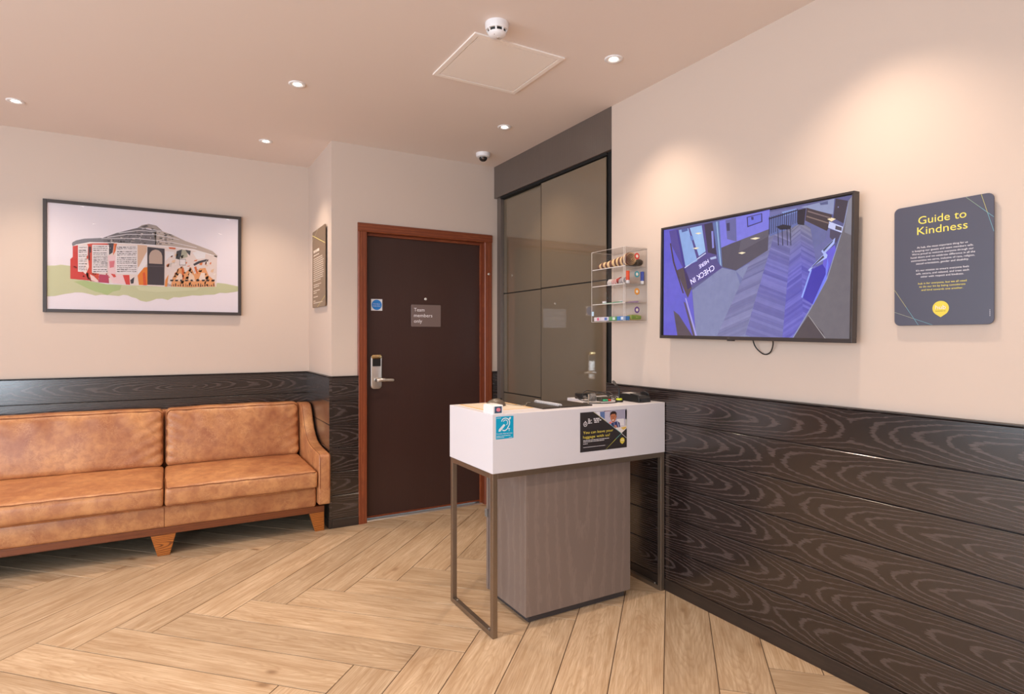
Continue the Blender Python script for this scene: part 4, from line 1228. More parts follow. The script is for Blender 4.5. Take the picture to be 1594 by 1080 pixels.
(6,(160,150,150),[(-.302,-.03),(-.283,-.029),(-.283,-.032),(-.302,-.035)]),
(6,(96,90,92),[(-.28,-.029),(-.261,-.028),(-.261,-.034),(-.28,-.034)]),
(6,(96,90,92),[(-.259,-.027),(-.242,-.026),(-.242,-.033),(-.259,-.032)]),
(6,(84,78,80),[(-.321,-.044),(-.314,-.044),(-.314,-.046),(-.321,-.049)]),
(6,(96,90,92),[(-.31,-.043),(-.295,-.042),(-.295,-.046),(-.31,-.048)]),
(6,(160,150,150),[(-.291,-.042),(-.281,-.042),(-.281,-.048),(-.291,-.047)]),
(6,(160,150,150),[(-.278,-.041),(-.261,-.04),(-.261,-.047),(-.278,-.046)]),
(6,(130,122,122),[(-.257,-.04),(-.242,-.039),(-.242,-.046),(-.257,-.045)]),
(6,(84,78,80),[(-.321,-.057),(-.312,-.056),(-.312,-.063),(-.321,-.062)]),
(6,(84,78,80),[(-.309,-.056),(-.301,-.055),(-.301,-.059),(-.309,-.061)]),
(6,(130,122,122),[(-.299,-.055),(-.288,-.055),(-.288,-.062),(-.299,-.06)]),
(6,(96,90,92),[(-.285,-.055),(-.266,-.053),(-.266,-.057),(-.285,-.059)]),
(6,(96,90,92),[(-.263,-.053),(-.256,-.053),(-.256,-.057),(-.263,-.058)]),
(6,(130,122,122),[(-.254,-.053),(-.248,-.052),(-.248,-.059),(-.254,-.058)]),
(6,(130,122,122),[(-.245,-.052),(-.242,-.052),(-.242,-.059),(-.245,-.057)]),
(6,(84,78,80),[(-.321,-.075),(-.301,-.074),(-.301,-.078),(-.321,-.08)]),
(6,(96,90,92),[(-.297,-.074),(-.281,-.073),(-.281,-.076),(-.297,-.079)]),
(6,(84,78,80),[(-.278,-.073),(-.263,-.072),(-.263,-.076),(-.278,-.078)]),
(6,(84,78,80),[(-.26,-.072),(-.247,-.071),(-.247,-.078),(-.26,-.076)]),
(6,(96,90,92),[(-.321,-.088),(-.306,-.087),(-.306,-.094),(-.321,-.093)]),
(6,(84,78,80),[(-.302,-.087),(-.286,-.086),(-.286,-.089),(-.302,-.092)]),
(6,(130,122,122),[(-.285,-.086),(-.272,-.085),(-.272,-.088),(-.285,-.091)]),
(6,(160,150,150),[(-.269,-.085),(-.253,-.084),(-.253,-.087),(-.269,-.09)]),
(6,(84,78,80),[(-.249,-.084),(-.242,-.083),(-.242,-.09),(-.249,-.089)]),
(6,(96,90,92),[(-.188,.086),(-.182,.086),(-.182,.079),(-.188,.081)]),
(6,(84,78,80),[(-.179,.086),(-.159,.088),(-.159,.081),(-.179,.081)]),
(6,(84,78,80),[(-.155,.088),(-.137,.09),(-.137,.083),(-.155,.083)]),
(6,(130,122,122),[(-.134,.09),(-.119,.091),(-.119,.087),(-.134,.085)]),
(6,(84,78,80),[(-.115,.091),(-.1,.093),(-.1,.09),(-.115,.086)]),
(6,(130,122,122),[(-.098,.093),(-.079,.094),(-.079,.09),(-.098,.088)]),
(6,(130,122,122),[(-.188,.075),(-.168,.076),(-.168,.069),(-.188,.07)]),
(6,(96,90,92),[(-.166,.077),(-.154,.077),(-.154,.073),(-.166,.072)]),
(6,(160,150,150),[(-.15,.078),(-.129,.079),(-.129,.075),(-.15,.073)]),
(6,(84,78,80),[(-.125,.08),(-.119,.08),(-.119,.077),(-.125,.075)]),
(6,(96,90,92),[(-.117,.08),(-.098,.082),(-.098,.078),(-.117,.075)]),
(6,(130,122,122),[(-.094,.082),(-.082,.083),(-.082,.08),(-.094,.077)]),
(6,(96,90,92),[(-.079,.083),(-.076,.083),(-.076,.079),(-.079,.078)]),
(6,(96,90,92),[(-.188,.056),(-.177,.057),(-.177,.05),(-.188,.051)]),
(6,(84,78,80),[(-.173,.057),(-.157,.058),(-.157,.051),(-.173,.052)]),
(6,(160,150,150),[(-.154,.059),(-.143,.059),(-.143,.055),(-.154,.054)]),
(6,(96,90,92),[(-.139,.06),(-.133,.06),(-.133,.053),(-.139,.055)]),
(6,(84,78,80),[(-.131,.06),(-.121,.061),(-.121,.054),(-.131,.055)]),
(6,(96,90,92),[(-.118,.061),(-.098,.063),(-.098,.06),(-.118,.056)]),
(6,(160,150,150),[(-.094,.063),(-.085,.064),(-.085,.06),(-.094,.058)]),
(6,(96,90,92),[(-.082,.064),(-.076,.064),(-.076,.057),(-.082,.059)]),
(6,(160,150,150),[(-.188,.043),(-.181,.044),(-.181,.037),(-.188,.038)]),
(6,(96,90,92),[(-.178,.044),(-.161,.045),(-.161,.041),(-.178,.039)]),
(6,(130,122,122),[(-.159,.045),(-.147,.046),(-.147,.039),(-.159,.04)]),
(6,(160,150,150),[(-.144,.046),(-.125,.048),(-.125,.044),(-.144,.041)]),
(6,(130,122,122),[(-.123,.048),(-.108,.049),(-.108,.042),(-.123,.043)]),
(6,(160,150,150),[(-.104,.049),(-.099,.05),(-.099,.047),(-.104,.044)]),
(6,(130,122,122),[(-.097,.05),(-.084,.051),(-.084,.044),(-.097,.045)]),
(6,(96,90,92),[(-.082,.051),(-.076,.051),(-.076,.047),(-.082,.046)]),
(6,(96,90,92),[(-.188,.032),(-.173,.033),(-.173,.027),(-.188,.027)]),
(6,(160,150,150),[(-.17,.034),(-.152,.035),(-.152,.032),(-.17,.029)]),
(6,(160,150,150),[(-.148,.035),(-.133,.036),(-.133,.033),(-.148,.03)]),
(6,(96,90,92),[(-.129,.036),(-.108,.038),(-.108,.034),(-.129,.032)]),
(6,(84,78,80),[(-.105,.038),(-.092,.039),(-.092,.036),(-.105,.033)]),
(6,(84,78,80),[(-.088,.039),(-.081,.04),(-.081,.036),(-.088,.034)]),
(6,(160,150,150),[(-.188,.014),(-.18,.014),(-.18,.01),(-.188,.009)]),
(6,(96,90,92),[(-.177,.014),(-.17,.015),(-.17,.012),(-.177,.009)]),
(6,(84,78,80),[(-.167,.015),(-.149,.016),(-.149,.009),(-.167,.01)]),
(6,(84,78,80),[(-.147,.016),(-.132,.017),(-.132,.014),(-.147,.011)]),
(6,(96,90,92),[(-.13,.018),(-.123,.018),(-.123,.011),(-.13,.013)]),
(6,(84,78,80),[(-.121,.018),(-.103,.019),(-.103,.015),(-.121,.013)]),
(6,(130,122,122),[(-.099,.02),(-.085,.021),(-.085,.017),(-.099,.015)]),
(6,(130,122,122),[(-.083,.021),(-.076,.021),(-.076,.018),(-.083,.016)]),
(6,(96,90,92),[(-.188,.001),(-.178,.001),(-.178,-.002),(-.188,-.004)]),
(6,(160,150,150),[(-.176,.002),(-.165,.002),(-.165,-.005),(-.176,-.003)]),
(6,(130,122,122),[(-.162,.002),(-.157,.003),(-.157,-.004),(-.162,-.002)]),
(6,(84,78,80),[(-.153,.003),(-.14,.004),(-.14,.001),(-.153,-.002)]),
(6,(160,150,150),[(-.137,.004),(-.127,.005),(-.127,-.002),(-.137,-.001)]),
(6,(84,78,80),[(-.125,.005),(-.104,.006),(-.104,.002),(-.125,-.0)]),
(6,(130,122,122),[(-.101,.007),(-.09,.007),(-.09,.0),(-.101,.002)]),
(6,(84,78,80),[(-.086,.008),(-.076,.008),(-.076,.004),(-.086,.003)]),
(6,(96,90,92),[(-.188,-.012),(-.176,-.011),(-.176,-.014),(-.188,-.017)]),
(6,(130,122,122),[(-.173,-.011),(-.156,-.01),(-.156,-.013),(-.173,-.016)]),
(6,(96,90,92),[(-.152,-.01),(-.143,-.009),(-.143,-.012),(-.152,-.015)]),
(6,(130,122,122),[(-.141,-.009),(-.129,-.008),(-.129,-.015),(-.141,-.014)]),
(6,(130,122,122),[(-.127,-.008),(-.117,-.007),(-.117,-.014),(-.127,-.013)]),
(6,(130,122,122),[(-.113,-.007),(-.107,-.007),(-.107,-.01),(-.113,-.012)]),
(6,(96,90,92),[(-.103,-.007),(-.086,-.005),(-.086,-.009),(-.103,-.012)]),
(6,(130,122,122),[(-.084,-.005),(-.076,-.005),(-.076,-.012),(-.084,-.01)]),
(6,(160,150,150),[(-.188,-.023),(-.179,-.022),(-.179,-.029),(-.188,-.028)]),
(6,(160,150,150),[(-.176,-.022),(-.158,-.021),(-.158,-.028),(-.176,-.027)]),
(6,(160,150,150),[(-.156,-.021),(-.143,-.02),(-.143,-.027),(-.156,-.026)]),
(6,(160,150,150),[(-.14,-.02),(-.125,-.019),(-.125,-.026),(-.14,-.025)]),
(6,(84,78,80),[(-.123,-.019),(-.115,-.018),(-.115,-.022),(-.123,-.024)]),
(6,(130,122,122),[(-.112,-.018),(-.098,-.017),(-.098,-.02),(-.112,-.023)]),
(6,(96,90,92),[(-.096,-.017),(-.077,-.016),(-.077,-.023),(-.096,-.022)]),
(6,(130,122,122),[(-.188,-.042),(-.178,-.041),(-.178,-.048),(-.188,-.047)]),
(6,(96,90,92),[(-.174,-.041),(-.165,-.04),(-.165,-.044),(-.174,-.046)]),
(6,(96,90,92),[(-.162,-.04),(-.156,-.04),(-.156,-.043),(-.162,-.045)]),
(6,(96,90,92),[(-.152,-.04),(-.144,-.039),(-.144,-.042),(-.152,-.045)]),
(6,(96,90,92),[(-.141,-.039),(-.13,-.038),(-.13,-.041),(-.141,-.044)]),
(6,(96,90,92),[(-.126,-.038),(-.115,-.037),(-.115,-.041),(-.126,-.043)]),
(6,(96,90,92),[(-.113,-.037),(-.097,-.036),(-.097,-.043),(-.113,-.042)]),
(6,(160,150,150),[(-.094,-.036),(-.083,-.035),(-.083,-.042),(-.094,-.041)]),
(6,(96,90,92),[(-.081,-.035),(-.076,-.035),(-.076,-.042),(-.081,-.04)]),
(6,(160,150,150),[(-.188,-.055),(-.182,-.054),(-.182,-.057),(-.188,-.06)]),
(6,(160,150,150),[(-.178,-.054),(-.157,-.053),(-.157,-.06),(-.178,-.059)]),
(6,(130,122,122),[(-.154,-.053),(-.148,-.052),(-.148,-.059),(-.154,-.058)]),
(6,(160,150,150),[(-.145,-.052),(-.125,-.051),(-.125,-.058),(-.145,-.057)]),
(6,(130,122,122),[(-.122,-.051),(-.101,-.049),(-.101,-.052),(-.122,-.056)]),
(6,(160,150,150),[(-.098,-.049),(-.091,-.049),(-.091,-.052),(-.098,-.054)]),
(6,(130,122,122),[(-.087,-.049),(-.076,-.048),(-.076,-.052),(-.087,-.054)]),
(6,(96,90,92),[(-.188,-.067),(-.17,-.066),(-.17,-.07),(-.188,-.072)]),
(6,(96,90,92),[(-.167,-.066),(-.147,-.065),(-.147,-.072),(-.167,-.071)]),
(6,(96,90,92),[(-.144,-.065),(-.131,-.064),(-.131,-.071),(-.144,-.07)]),
(6,(130,122,122),[(-.129,-.064),(-.121,-.064),(-.121,-.067),(-.129,-.069)]),
(6,(96,90,92),[(-.117,-.063),(-.11,-.063),(-.11,-.066),(-.117,-.068)]),
(6,(160,150,150),[(-.107,-.063),(-.09,-.062),(-.09,-.069),(-.107,-.068)]),
(6,(130,122,122),[(-.088,-.062),(-.076,-.061),(-.076,-.065),(-.088,-.067)]),
(6,(84,78,80),[(-.188,-.08),(-.173,-.079),(-.173,-.086),(-.188,-.085)]),
(6,(130,122,122),[(-.169,-.079),(-.155,-.078),(-.155,-.085),(-.169,-.084)]),
(6,(130,122,122),[(-.154,-.078),(-.133,-.077),(-.133,-.08),(-.154,-.083)]),
(6,(160,150,150),[(-.13,-.077),(-.118,-.076),(-.118,-.08),(-.13,-.082)]),
(6,(96,90,92),[(-.116,-.076),(-.107,-.076),(-.107,-.079),(-.116,-.081)]),
(6,(160,150,150),[(-.103,-.076),(-.086,-.075),(-.086,-.082),(-.103,-.08)]),
(6,(96,90,92),[(-.084,-.074),(-.077,-.074),(-.077,-.081),(-.084,-.079)]),
(4,(206,190,180),[(.36,.032),(.369,.039),(.367,.02),(.358,.021)]),
(4,(216,120,66),[(.245,-.141),(.258,-.132),(.254,-.159),(.242,-.157)]),
(4,(216,120,66),[(.32,-.086),(.333,-.08),(.329,-.095),(.317,-.094)]),
(4,(216,120,66),[(.201,-.131),(.213,-.126),(.209,-.14),(.198,-.139)]),
(4,(228,190,160),[(.157,.059),(.177,.068),(.171,.044),(.153,.045)]),
(4,(236,222,214),[(.167,-.081),(.183,-.075),(.178,-.091),(.163,-.09)]),
(4,(236,222,214),[(.192,.049),(.211,.058),(.205,.034),(.188,.036)]),
(4,(216,120,66),[(.379,.013),(.388,.019),(.386,.001),(.377,.002)]),
(4,(230,210,206),[(.19,-.017),(.206,-.008),(.201,-.033),(.187,-.031)]),
(4,(230,210,206),[(.117,-.037),(.133,-.028),(.128,-.053),(.113,-.051)]),
(4,(206,190,180),[(.344,-.071),(.358,-.067),(.354,-.077),(.341,-.077)]),
(4,(216,120,66),[(.247,-.031),(.257,-.028),(.254,-.035),(.245,-.035)]),
(4,(230,210,206),[(.352,-.093),(.371,-.083),(.365,-.111),(.349,-.108)]),
(4,(236,222,214),[(.244,-.045),(.26,-.036),(.255,-.06),(.24,-.058)]),
(4,(228,190,160),[(.139,.013),(.161,.023),(.154,-.004),(.135,-.002)]),
(4,(230,210,206),[(.193,-.13),(.214,-.124),(.207,-.139),(.189,-.138)]),
(4,(228,190,160),[(.239,-.076),(.247,-.069),(.244,-.087),(.237,-.086)]),
(4,(216,120,66),[(.156,-.073),(.175,-.066),(.169,-.084),(.152,-.083)]),
(4,(206,190,180),[(.279,-.046),(.301,-.037),(.294,-.062),(.274,-.061)]),
(4,(228,190,160),[(.147,-.099),(.166,-.096),(.16,-.104),(.143,-.104)]),
(4,(230,210,206),[(.284,-.038),(.306,-.032),(.3,-.046),(.28,-.045)]),
(4,(216,120,66),[(.106,-.016),(.123,-.007),(.118,-.033),(.103,-.031)]),
(4,(236,222,214),[(.134,-.005),(.156,.001),(.15,-.011),(.13,-.011)]),
(4,(228,190,160),[(.28,-.024),(.288,-.018),(.286,-.036),(.279,-.034)]),
(4,(216,120,66),[(.11,-.021),(.12,-.013),(.117,-.036),(.108,-.034)]),
(4,(216,120,66),[(.131,.045),(.144,.05),(.14,.036),(.128,.037)]),
(4,(228,190,160),[(.386,-.04),(.406,-.029),(.4,-.058),(.383,-.056)]),
(4,(228,190,160),[(.353,-.008),(.369,-.004),(.364,-.013),(.35,-.013)]),
(4,(230,210,206),[(.315,-.153),(.323,-.146),(.321,-.166),(.314,-.164)]),
(4,(206,190,180),[(.205,-.066),(.228,-.061),(.221,-.074),(.2,-.074)]),
(4,(236,222,214),[(.155,-.009),(.167,-.003),(.163,-.017),(.153,-.016)]),
(4,(236,222,214),[(.31,-.049),(.329,-.043),(.323,-.059),(.306,-.058)]),
(4,(228,190,160),[(.226,-.099),(.248,-.091),(.241,-.113),(.222,-.112)]),
(4,(230,210,206),[(.11,-.088),(.117,-.085),(.115,-.094),(.109,-.093)]),
(4,(206,190,180),[(.355,-.147),(.362,-.143),(.36,-.156),(.354,-.155)]),
(4,(236,222,214),[(.291,.052),(.304,.058),(.3,.041),(.289,.042)]),
(4,(216,120,66),[(.353,-.092),(.361,-.086),(.359,-.103),(.351,-.102)]),
(4,(216,120,66),[(.294,-.111),(.312,-.106),(.307,-.12),(.291,-.12)]),
(4,(206,190,180),[(.391,-.115),(.408,-.109),(.403,-.125),(.388,-.124)]),
(4,(216,120,66),[(.279,.025),(.299,.03),(.293,.018),(.275,.018)]),
(4,(236,222,214),[(.347,.014),(.358,.021),(.355,.0),(.345,.002)]),
(4,(206,190,180),[(.12,-.015),(.138,-.005),(.133,-.032),(.116,-.03)]),
(4,(216,120,66),[(.349,.013),(.358,.023),(.356,-.005),(.347,-.003)]),
(4,(236,222,214),[(.274,-.016),(.282,-.012),(.28,-.025),(.273,-.024)]),
(4,(206,190,180),[(.239,-.038),(.262,-.034),(.255,-.041),(.234,-.041)]),
(4,(230,210,206),[(.361,.037),(.377,.046),(.373,.02),(.358,.022)]),
(4,(216,120,66),[(.218,.005),(.234,.01),(.229,-.004),(.215,-.003)]),
(4,(216,120,66),[(.191,-.029),(.204,-.023),(.2,-.04),(.188,-.038)]),
(4,(230,210,206),[(.308,-.049),(.323,-.046),(.318,-.053),(.305,-.053)]),
(4,(236,222,214),[(.167,.035),(.174,.041),(.172,.023),(.166,.024)]),
(4,(216,120,66),[(.345,-.129),(.354,-.121),(.351,-.145),(.343,-.143)]),
(4,(216,120,66),[(.246,-.064),(.268,-.057),(.261,-.075),(.242,-.074)]),
(4,(206,190,180),[(.249,-.109),(.264,-.103),(.259,-.118),(.245,-.117)]),
(4,(236,222,214),[(.403,-.066),(.419,-.059),(.414,-.075),(.399,-.074)]),
(4,(216,120,66),[(.171,-.05),(.179,-.042),(.176,-.066),(.17,-.063)]),
(4,(216,120,66),[(.193,-.141),(.213,-.136),(.207,-.148),(.189,-.148)]),
(4,(216,120,66),[(.234,-.019),(.252,-.015),(.247,-.023),(.231,-.023)]),
(4,(228,190,160),[(.155,-.088),(.162,-.08),(.16,-.103),(.154,-.101)]),
(4,(216,120,66),[(.364,-.093),(.37,-.086),(.369,-.104),(.363,-.103)]),
(4,(216,120,66),[(.314,.007),(.333,.017),(.327,-.009),(.31,-.007)]),
(6,(44,40,44),[(.127,-.123),(.149,-.122),(.143,-.134),(.127,-.134)]),
(6,(44,40,44),[(.158,-.122),(.179,-.121),(.174,-.132),(.158,-.133)]),
(6,(44,40,44),[(.188,-.12),(.201,-.119),(.204,-.131),(.188,-.131)]),
(6,(44,40,44),[(.219,-.119),(.241,-.118),(.235,-.129),(.219,-.13)]),
(6,(44,40,44),[(.254,-.117),(.267,-.116),(.27,-.128),(.254,-.128)]),
(6,(44,40,44),[(.291,-.115),(.313,-.114),(.307,-.126),(.291,-.127)]),
(6,(44,40,44),[(.327,-.113),(.347,-.112),(.344,-.124),(.327,-.125)]),
(6,(44,40,44),[(.355,-.112),(.377,-.111),(.372,-.123),(.355,-.124)]),
(6,(44,40,44),[(.39,-.11),(.411,-.109),(.407,-.121),(.39,-.122)]),
(6,(64,52,50),[(.113,-.15),(.116,-.15),(.116,-.171),(.113,-.171)]),
(6,(64,52,50),[(.123,-.156),(.127,-.156),(.127,-.17),(.123,-.17)]),
(6,(64,52,50),[(.134,-.16),(.137,-.16),(.137,-.17),(.134,-.17)]),
(6,(64,52,50),[(.145,-.155),(.15,-.155),(.15,-.169),(.145,-.17)]),
(6,(64,52,50),[(.158,-.148),(.164,-.148),(.164,-.169),(.158,-.169)]),
(6,(64,52,50),[(.174,-.158),(.179,-.158),(.179,-.168),(.174,-.168)]),
(6,(64,52,50),[(.188,-.153),(.194,-.153),(.194,-.167),(.188,-.168)]),
(6,(64,52,50),[(.204,-.152),(.211,-.152),(.211,-.167),(.204,-.167)]),
(6,(64,52,50),[(.222,-.145),(.225,-.145),(.225,-.166),(.222,-.166)]),
(6,(64,52,50),[(.232,-.155),(.236,-.155),(.236,-.166),(.232,-.166)]),
(6,(64,52,50),[(.244,-.144),(.249,-.144),(.249,-.165),(.244,-.165)]),
(6,(64,52,50),[(.259,-.15),(.264,-.15),(.264,-.164),(.259,-.165)]),
(6,(64,52,50),[(.273,-.154),(.277,-.153),(.277,-.164),(.273,-.164)]),
(6,(64,52,50),[(.285,-.149),(.291,-.149),(.291,-.163),(.285,-.163)]),
(6,(64,52,50),[(.301,-.142),(.307,-.142),(.307,-.162),(.301,-.163)]),
(6,(64,52,50),[(.317,-.141),(.321,-.141),(.321,-.162),(.317,-.162)]),
(6,(64,52,50),[(.328,-.151),(.334,-.151),(.334,-.161),(.328,-.162)]),
(6,(64,52,50),[(.343,-.146),(.35,-.146),(.35,-.161),(.343,-.161)]),
(6,(64,52,50),[(.361,-.145),(.367,-.145),(.367,-.16),(.361,-.16)]),
(6,(64,52,50),[(.376,-.149),(.379,-.149),(.379,-.159),(.376,-.159)]),
(6,(64,52,50),[(.386,-.148),(.392,-.148),(.392,-.159),(.386,-.159)]),
(6,(64,52,50),[(.401,-.137),(.406,-.137),(.406,-.158),(.401,-.158)]),
(3,(214,90,80),[(-.34,-.149),(-.33,-.145),(-.332,-.157),(-.338,-.156)]),
(3,(230,180,170),[(-.264,-.14),(-.254,-.137),(-.257,-.149),(-.262,-.147)]),
(3,(170,40,44),[(-.272,-.13),(-.262,-.126),(-.265,-.138),(-.27,-.137)]),
(3,(230,180,170),[(-.374,.037),(-.365,.041),(-.367,.029),(-.373,.031)]),
(3,(214,90,80),[(-.237,-.121),(-.227,-.117),(-.23,-.129),(-.236,-.128)]),
(3,(230,180,170),[(-.42,-.066),(-.411,-.063),(-.413,-.074),(-.418,-.073)]),
(3,(214,90,80),[(-.265,-.139),(-.256,-.136),(-.258,-.148),(-.264,-.146)]),
(3,(214,90,80),[(-.323,-.13),(-.314,-.127),(-.316,-.139),(-.322,-.137)]),
(3,(214,90,80),[(-.385,-.096),(-.376,-.092),(-.378,-.104),(-.383,-.102)]),
(3,(214,90,80),[(-.271,-.125),(-.261,-.121),(-.264,-.133),(-.269,-.131)]),
(3,(170,40,44),[(-.252,-.101),(-.242,-.098),(-.245,-.11),(-.25,-.108)]),
(3,(230,180,170),[(-.352,-.132),(-.343,-.129),(-.345,-.141),(-.351,-.139)]),
(3,(214,90,80),[(-.428,-.062),(-.419,-.059),(-.421,-.071),(-.427,-.069)]),
(3,(230,180,170),[(-.239,-.117),(-.229,-.114),(-.232,-.126),(-.237,-.124)]),
(3,(214,90,80),[(-.286,-.119),(-.277,-.115),(-.279,-.127),(-.285,-.125)]),
(3,(214,90,80),[(-.378,-.122),(-.369,-.119),(-.371,-.13),(-.377,-.129)]),
(3,(214,90,80),[(-.297,-.145),(-.288,-.141),(-.29,-.153),(-.296,-.152)]),
(3,(214,90,80),[(-.315,-.105),(-.305,-.102),(-.308,-.113),(-.313,-.112)]),
(3,(170,40,44),[(-.292,-.122),(-.283,-.119),(-.285,-.131),(-.291,-.129)]),
(3,(170,40,44),[(-.326,-.102),(-.317,-.098),(-.319,-.11),(-.325,-.109)]),
(3,(230,180,170),[(-.221,-.138),(-.211,-.134),(-.214,-.146),(-.22,-.144)]),
(3,(230,180,170),[(-.272,-.13),(-.262,-.127),(-.265,-.139),(-.27,-.137)]),
(3,(230,180,170),[(-.321,-.123),(-.312,-.119),(-.314,-.131),(-.32,-.129)]),
(3,(214,90,80),[(-.345,-.137),(-.335,-.134),(-.337,-.146),(-.343,-.144)]),
]


# ---------------------------------------------------------------- the room shell
A = 2.245      # face of the right-hand wall
B = 4.90       # face of the wall behind the sofa
DW = 4.15      # face of the wall with the timber door
RT = 0.977     # face of the short return beside the sofa
XL = -3.60     # left-hand wall
YF = -2.70     # wall behind the camera
H = 2.65

# floor: grout bed with herringbone planks
floor = struct('floor', MB().box(XL - 0.05, A + 0.12, YF - 0.05, B + 0.05, -0.06, -0.0028), MAT['grout'])
PW = 0.1990
PL = PW * 6
U0, V0 = 2.531, 1.816
GAP = 0.0038
def plank_box(w, l):
    mb = MB()
    c = 0.0012
    x, y = l / 2, w / 2
    v = [(-x, -y, -0.0026), (x, -y, -0.0026), (x, y, -0.0026), (-x, y, -0.0026),
         (-x, -y, -0.0008), (x, -y, -0.0008), (x, y, -0.0008), (-x, y, -0.0008),
         (-x + c, -y + c, 0), (x - c, -y + c, 0), (x - c, y - c, 0), (-x + c, y - c, 0)]
    f = [(0, 3, 2, 1), (8, 9, 10, 11)]
    for i in range(4):
        j = (i + 1) % 4
        f += [(i, j, j + 4, i + 4), (i + 4, j + 4, j + 8, i + 8)]
    mb.add(v, f)
    return mb
pm = plank_box(PW - GAP, PL - GAP)
plank_mesh = bpy.data.meshes.new('plank')
plank_mesh.from_pydata(pm.v, [], pm.f)
plank_mesh.materials.append(MAT['floor'])

def clip_half(poly, n, d):
    out = []
    for i in range(len(poly)):
        p, q = poly[i], poly[(i + 1) % len(poly)]
        a, b_ = p[0] * n[0] + p[1] * n[1] - d, q[0] * n[0] + q[1] * n[1] - d
        if a <= 0:
            out.append(p)
        if (a < 0 < b_) or (b_ < 0 < a):
            t = a / (a - b_)
            out.append((p[0] + (q[0] - p[0]) * t, p[1] + (q[1] - p[1]) * t))
    return out

S2 = math.sqrt(0.5)
def uv2xy(u, v):
    return ((u - v) * S2, (u + v) * S2)
FX0, FX1, FY0, FY1 = XL, A + 0.06, YF, B
def place_plank(uc, vc, rot):
    cx, cy = uv2xy(uc, vc)
    ca, sa = math.cos(rot), math.sin(rot)
    hx, hy = (PL - GAP) / 2, (PW - GAP) / 2
    cs = [(cx + x * ca - y * sa, cy + x * sa + y * ca) for x, y in ((-hx, -hy), (hx, -hy), (hx, hy), (-hx, hy))]
    poly = cs
    for n, d in (((1, 0), FX1), ((-1, 0), -FX0), ((0, 1), FY1), ((0, -1), -FY0)):
        poly = clip_half(poly, n, d)
        if len(poly) < 3:
            return
    ar = abs(sum(poly[i][0] * poly[(i + 1) % len(poly)][1] - poly[(i + 1) % len(poly)][0] * poly[i][1] for i in range(len(poly)))) / 2
    if ar < 0.004:
        return
    if min(p[0] for p in poly) > RT + 0.15 and min(p[1] for p in poly) > DW + 0.15:
        return
    if ar > (PL - GAP) * (PW - GAP) - 1e-5:
        me = plank_mesh
    else:
        loc = [((p[0] - cx) * ca + (p[1] - cy) * sa, -(p[0] - cx) * sa + (p[1] - cy) * ca) for p in poly]
        if sum(loc[i][0] * loc[(i + 1) % len(loc)][1] - loc[(i + 1) % len(loc)][0] * loc[i][1] for i in range(len(loc))) < 0:
            loc.reverse()
        mb = MB().prism(loc, 'Z', -0.0026, 0.0)
        me = bpy.data.meshes.new('plank')
        me.from_pydata(mb.v, [], mb.f)
        finish_mesh(me)
        me.materials.append(MAT['floor'])
    o = bpy.data.objects.new('plank', me)
    COL.objects.link(o)
    o.parent = floor
    o.location = Vector((cx, cy, 0)) - WORLD_AT[floor.name]
    o.rotation_euler = (0, 0, rot)
for i in range(-30, 31):
    for j in range(-4, 5):
        u = U0 - PW * i + 6 * PW * j
        v = V0 + PW * i + 6 * PW * j
        place_plank(u + PL / 2, v + PW / 2, math.radians(45))
        place_plank(u - PW / 2, v + PW - PL / 2, math.radians(135))

struct('ceiling', MB().box(XL - 0.14, A + 0.30, YF - 0.14, B + 0.14, H, H + 0.1), MAT['ceiling'])
struct('wall_right', MB().box(A, A + 0.155, YF - 0.14, 2.715, 0, H), MAT['wall'])
struct('wall_alcove', MB().box(A + 0.075, A + 0.155, 2.715, DW, 0, 2.40), MAT['black_gap'])
struct('wall_door', MB().box(RT, 1.205, DW, DW + 0.15, 0, H).box(1.205, 2.160, DW, DW + 0.15, 2.055, H).box(2.160, A + 0.155, DW, DW + 0.15, 0, H), MAT['wall'])
struct('wall_return', MB().box(RT, RT + 0.15, DW + 0.15, B + 0.14, 0, H), MAT['wall'])
struct('wall_back', MB().box(XL - 0.14, RT, B, B + 0.14, 0, H), MAT['wall'])
LW0, LW1 = -2.35, 3.35
struct('wall_left', MB().box(XL - 0.14, XL, YF - 0.14, LW0, 0, H).box(XL - 0.14, XL, LW1, B, 0, H)
       .box(XL - 0.14, XL, LW0, LW1, 0, 0.35).box(XL - 0.14, XL, LW0, LW1, 2.45, H), MAT['wall'])
FW0, FW1 = -3.50, -1.95
struct('wall_front', MB().box(XL, FW0, YF - 0.14, YF, 0, H).box(FW1, A, YF - 0.14, YF, 0, H)
       .box(FW0, FW1, YF - 0.14, YF, 0, 0.40).box(FW0, FW1, YF - 0.14, YF, 2.50, H), MAT['wall'])

def window(name, axis, at, a0, a1, z0, z1, n):
    root = struct_root(name, ((a0 + a1) / 2, at, z0) if axis == 'X' else (at, (a0 + a1) / 2, z0))
    def bx(p0, p1, q0, q1, t0, t1):
        return MB().box(p0, p1, at + t0, at + t1, q0, q1) if axis == 'X' else MB().box(at + t0, at + t1, p0, p1, q0, q1)
    w = 0.05
    obj('frame_rail', bx(a0, a1, z0, z0 + w, -0.04, 0.04), MAT['window_frame'], root)
    obj('frame_rail', bx(a0, a1, z1 - w, z1, -0.04, 0.04), MAT['window_frame'], root)
    for i in range(n + 1):
        c = a0 + w / 2 + (a1 - a0 - w) * i / n
        obj('mullion', bx(c - w / 2, c + w / 2, z0 + w, z1 - w, -0.04, 0.04), MAT['window_frame'], root)
    for i in range(n):
        c0 = a0 + w + (a1 - a0 - w) * i / n
        c1 = a0 + (a1 - a0 - w) * (i + 1) / n
        obj('pane', bx(c0, c1, z0 + w, z1 - w, -0.004, 0.004), MAT['window_glass'], root)
window('window_1', 'X', YF - 0.07, FW0, FW1, 0.40, 2.50, 2)
window('window_2', 'Y', XL - 0.07, LW0, LW1, 0.35, 2.45, 5)

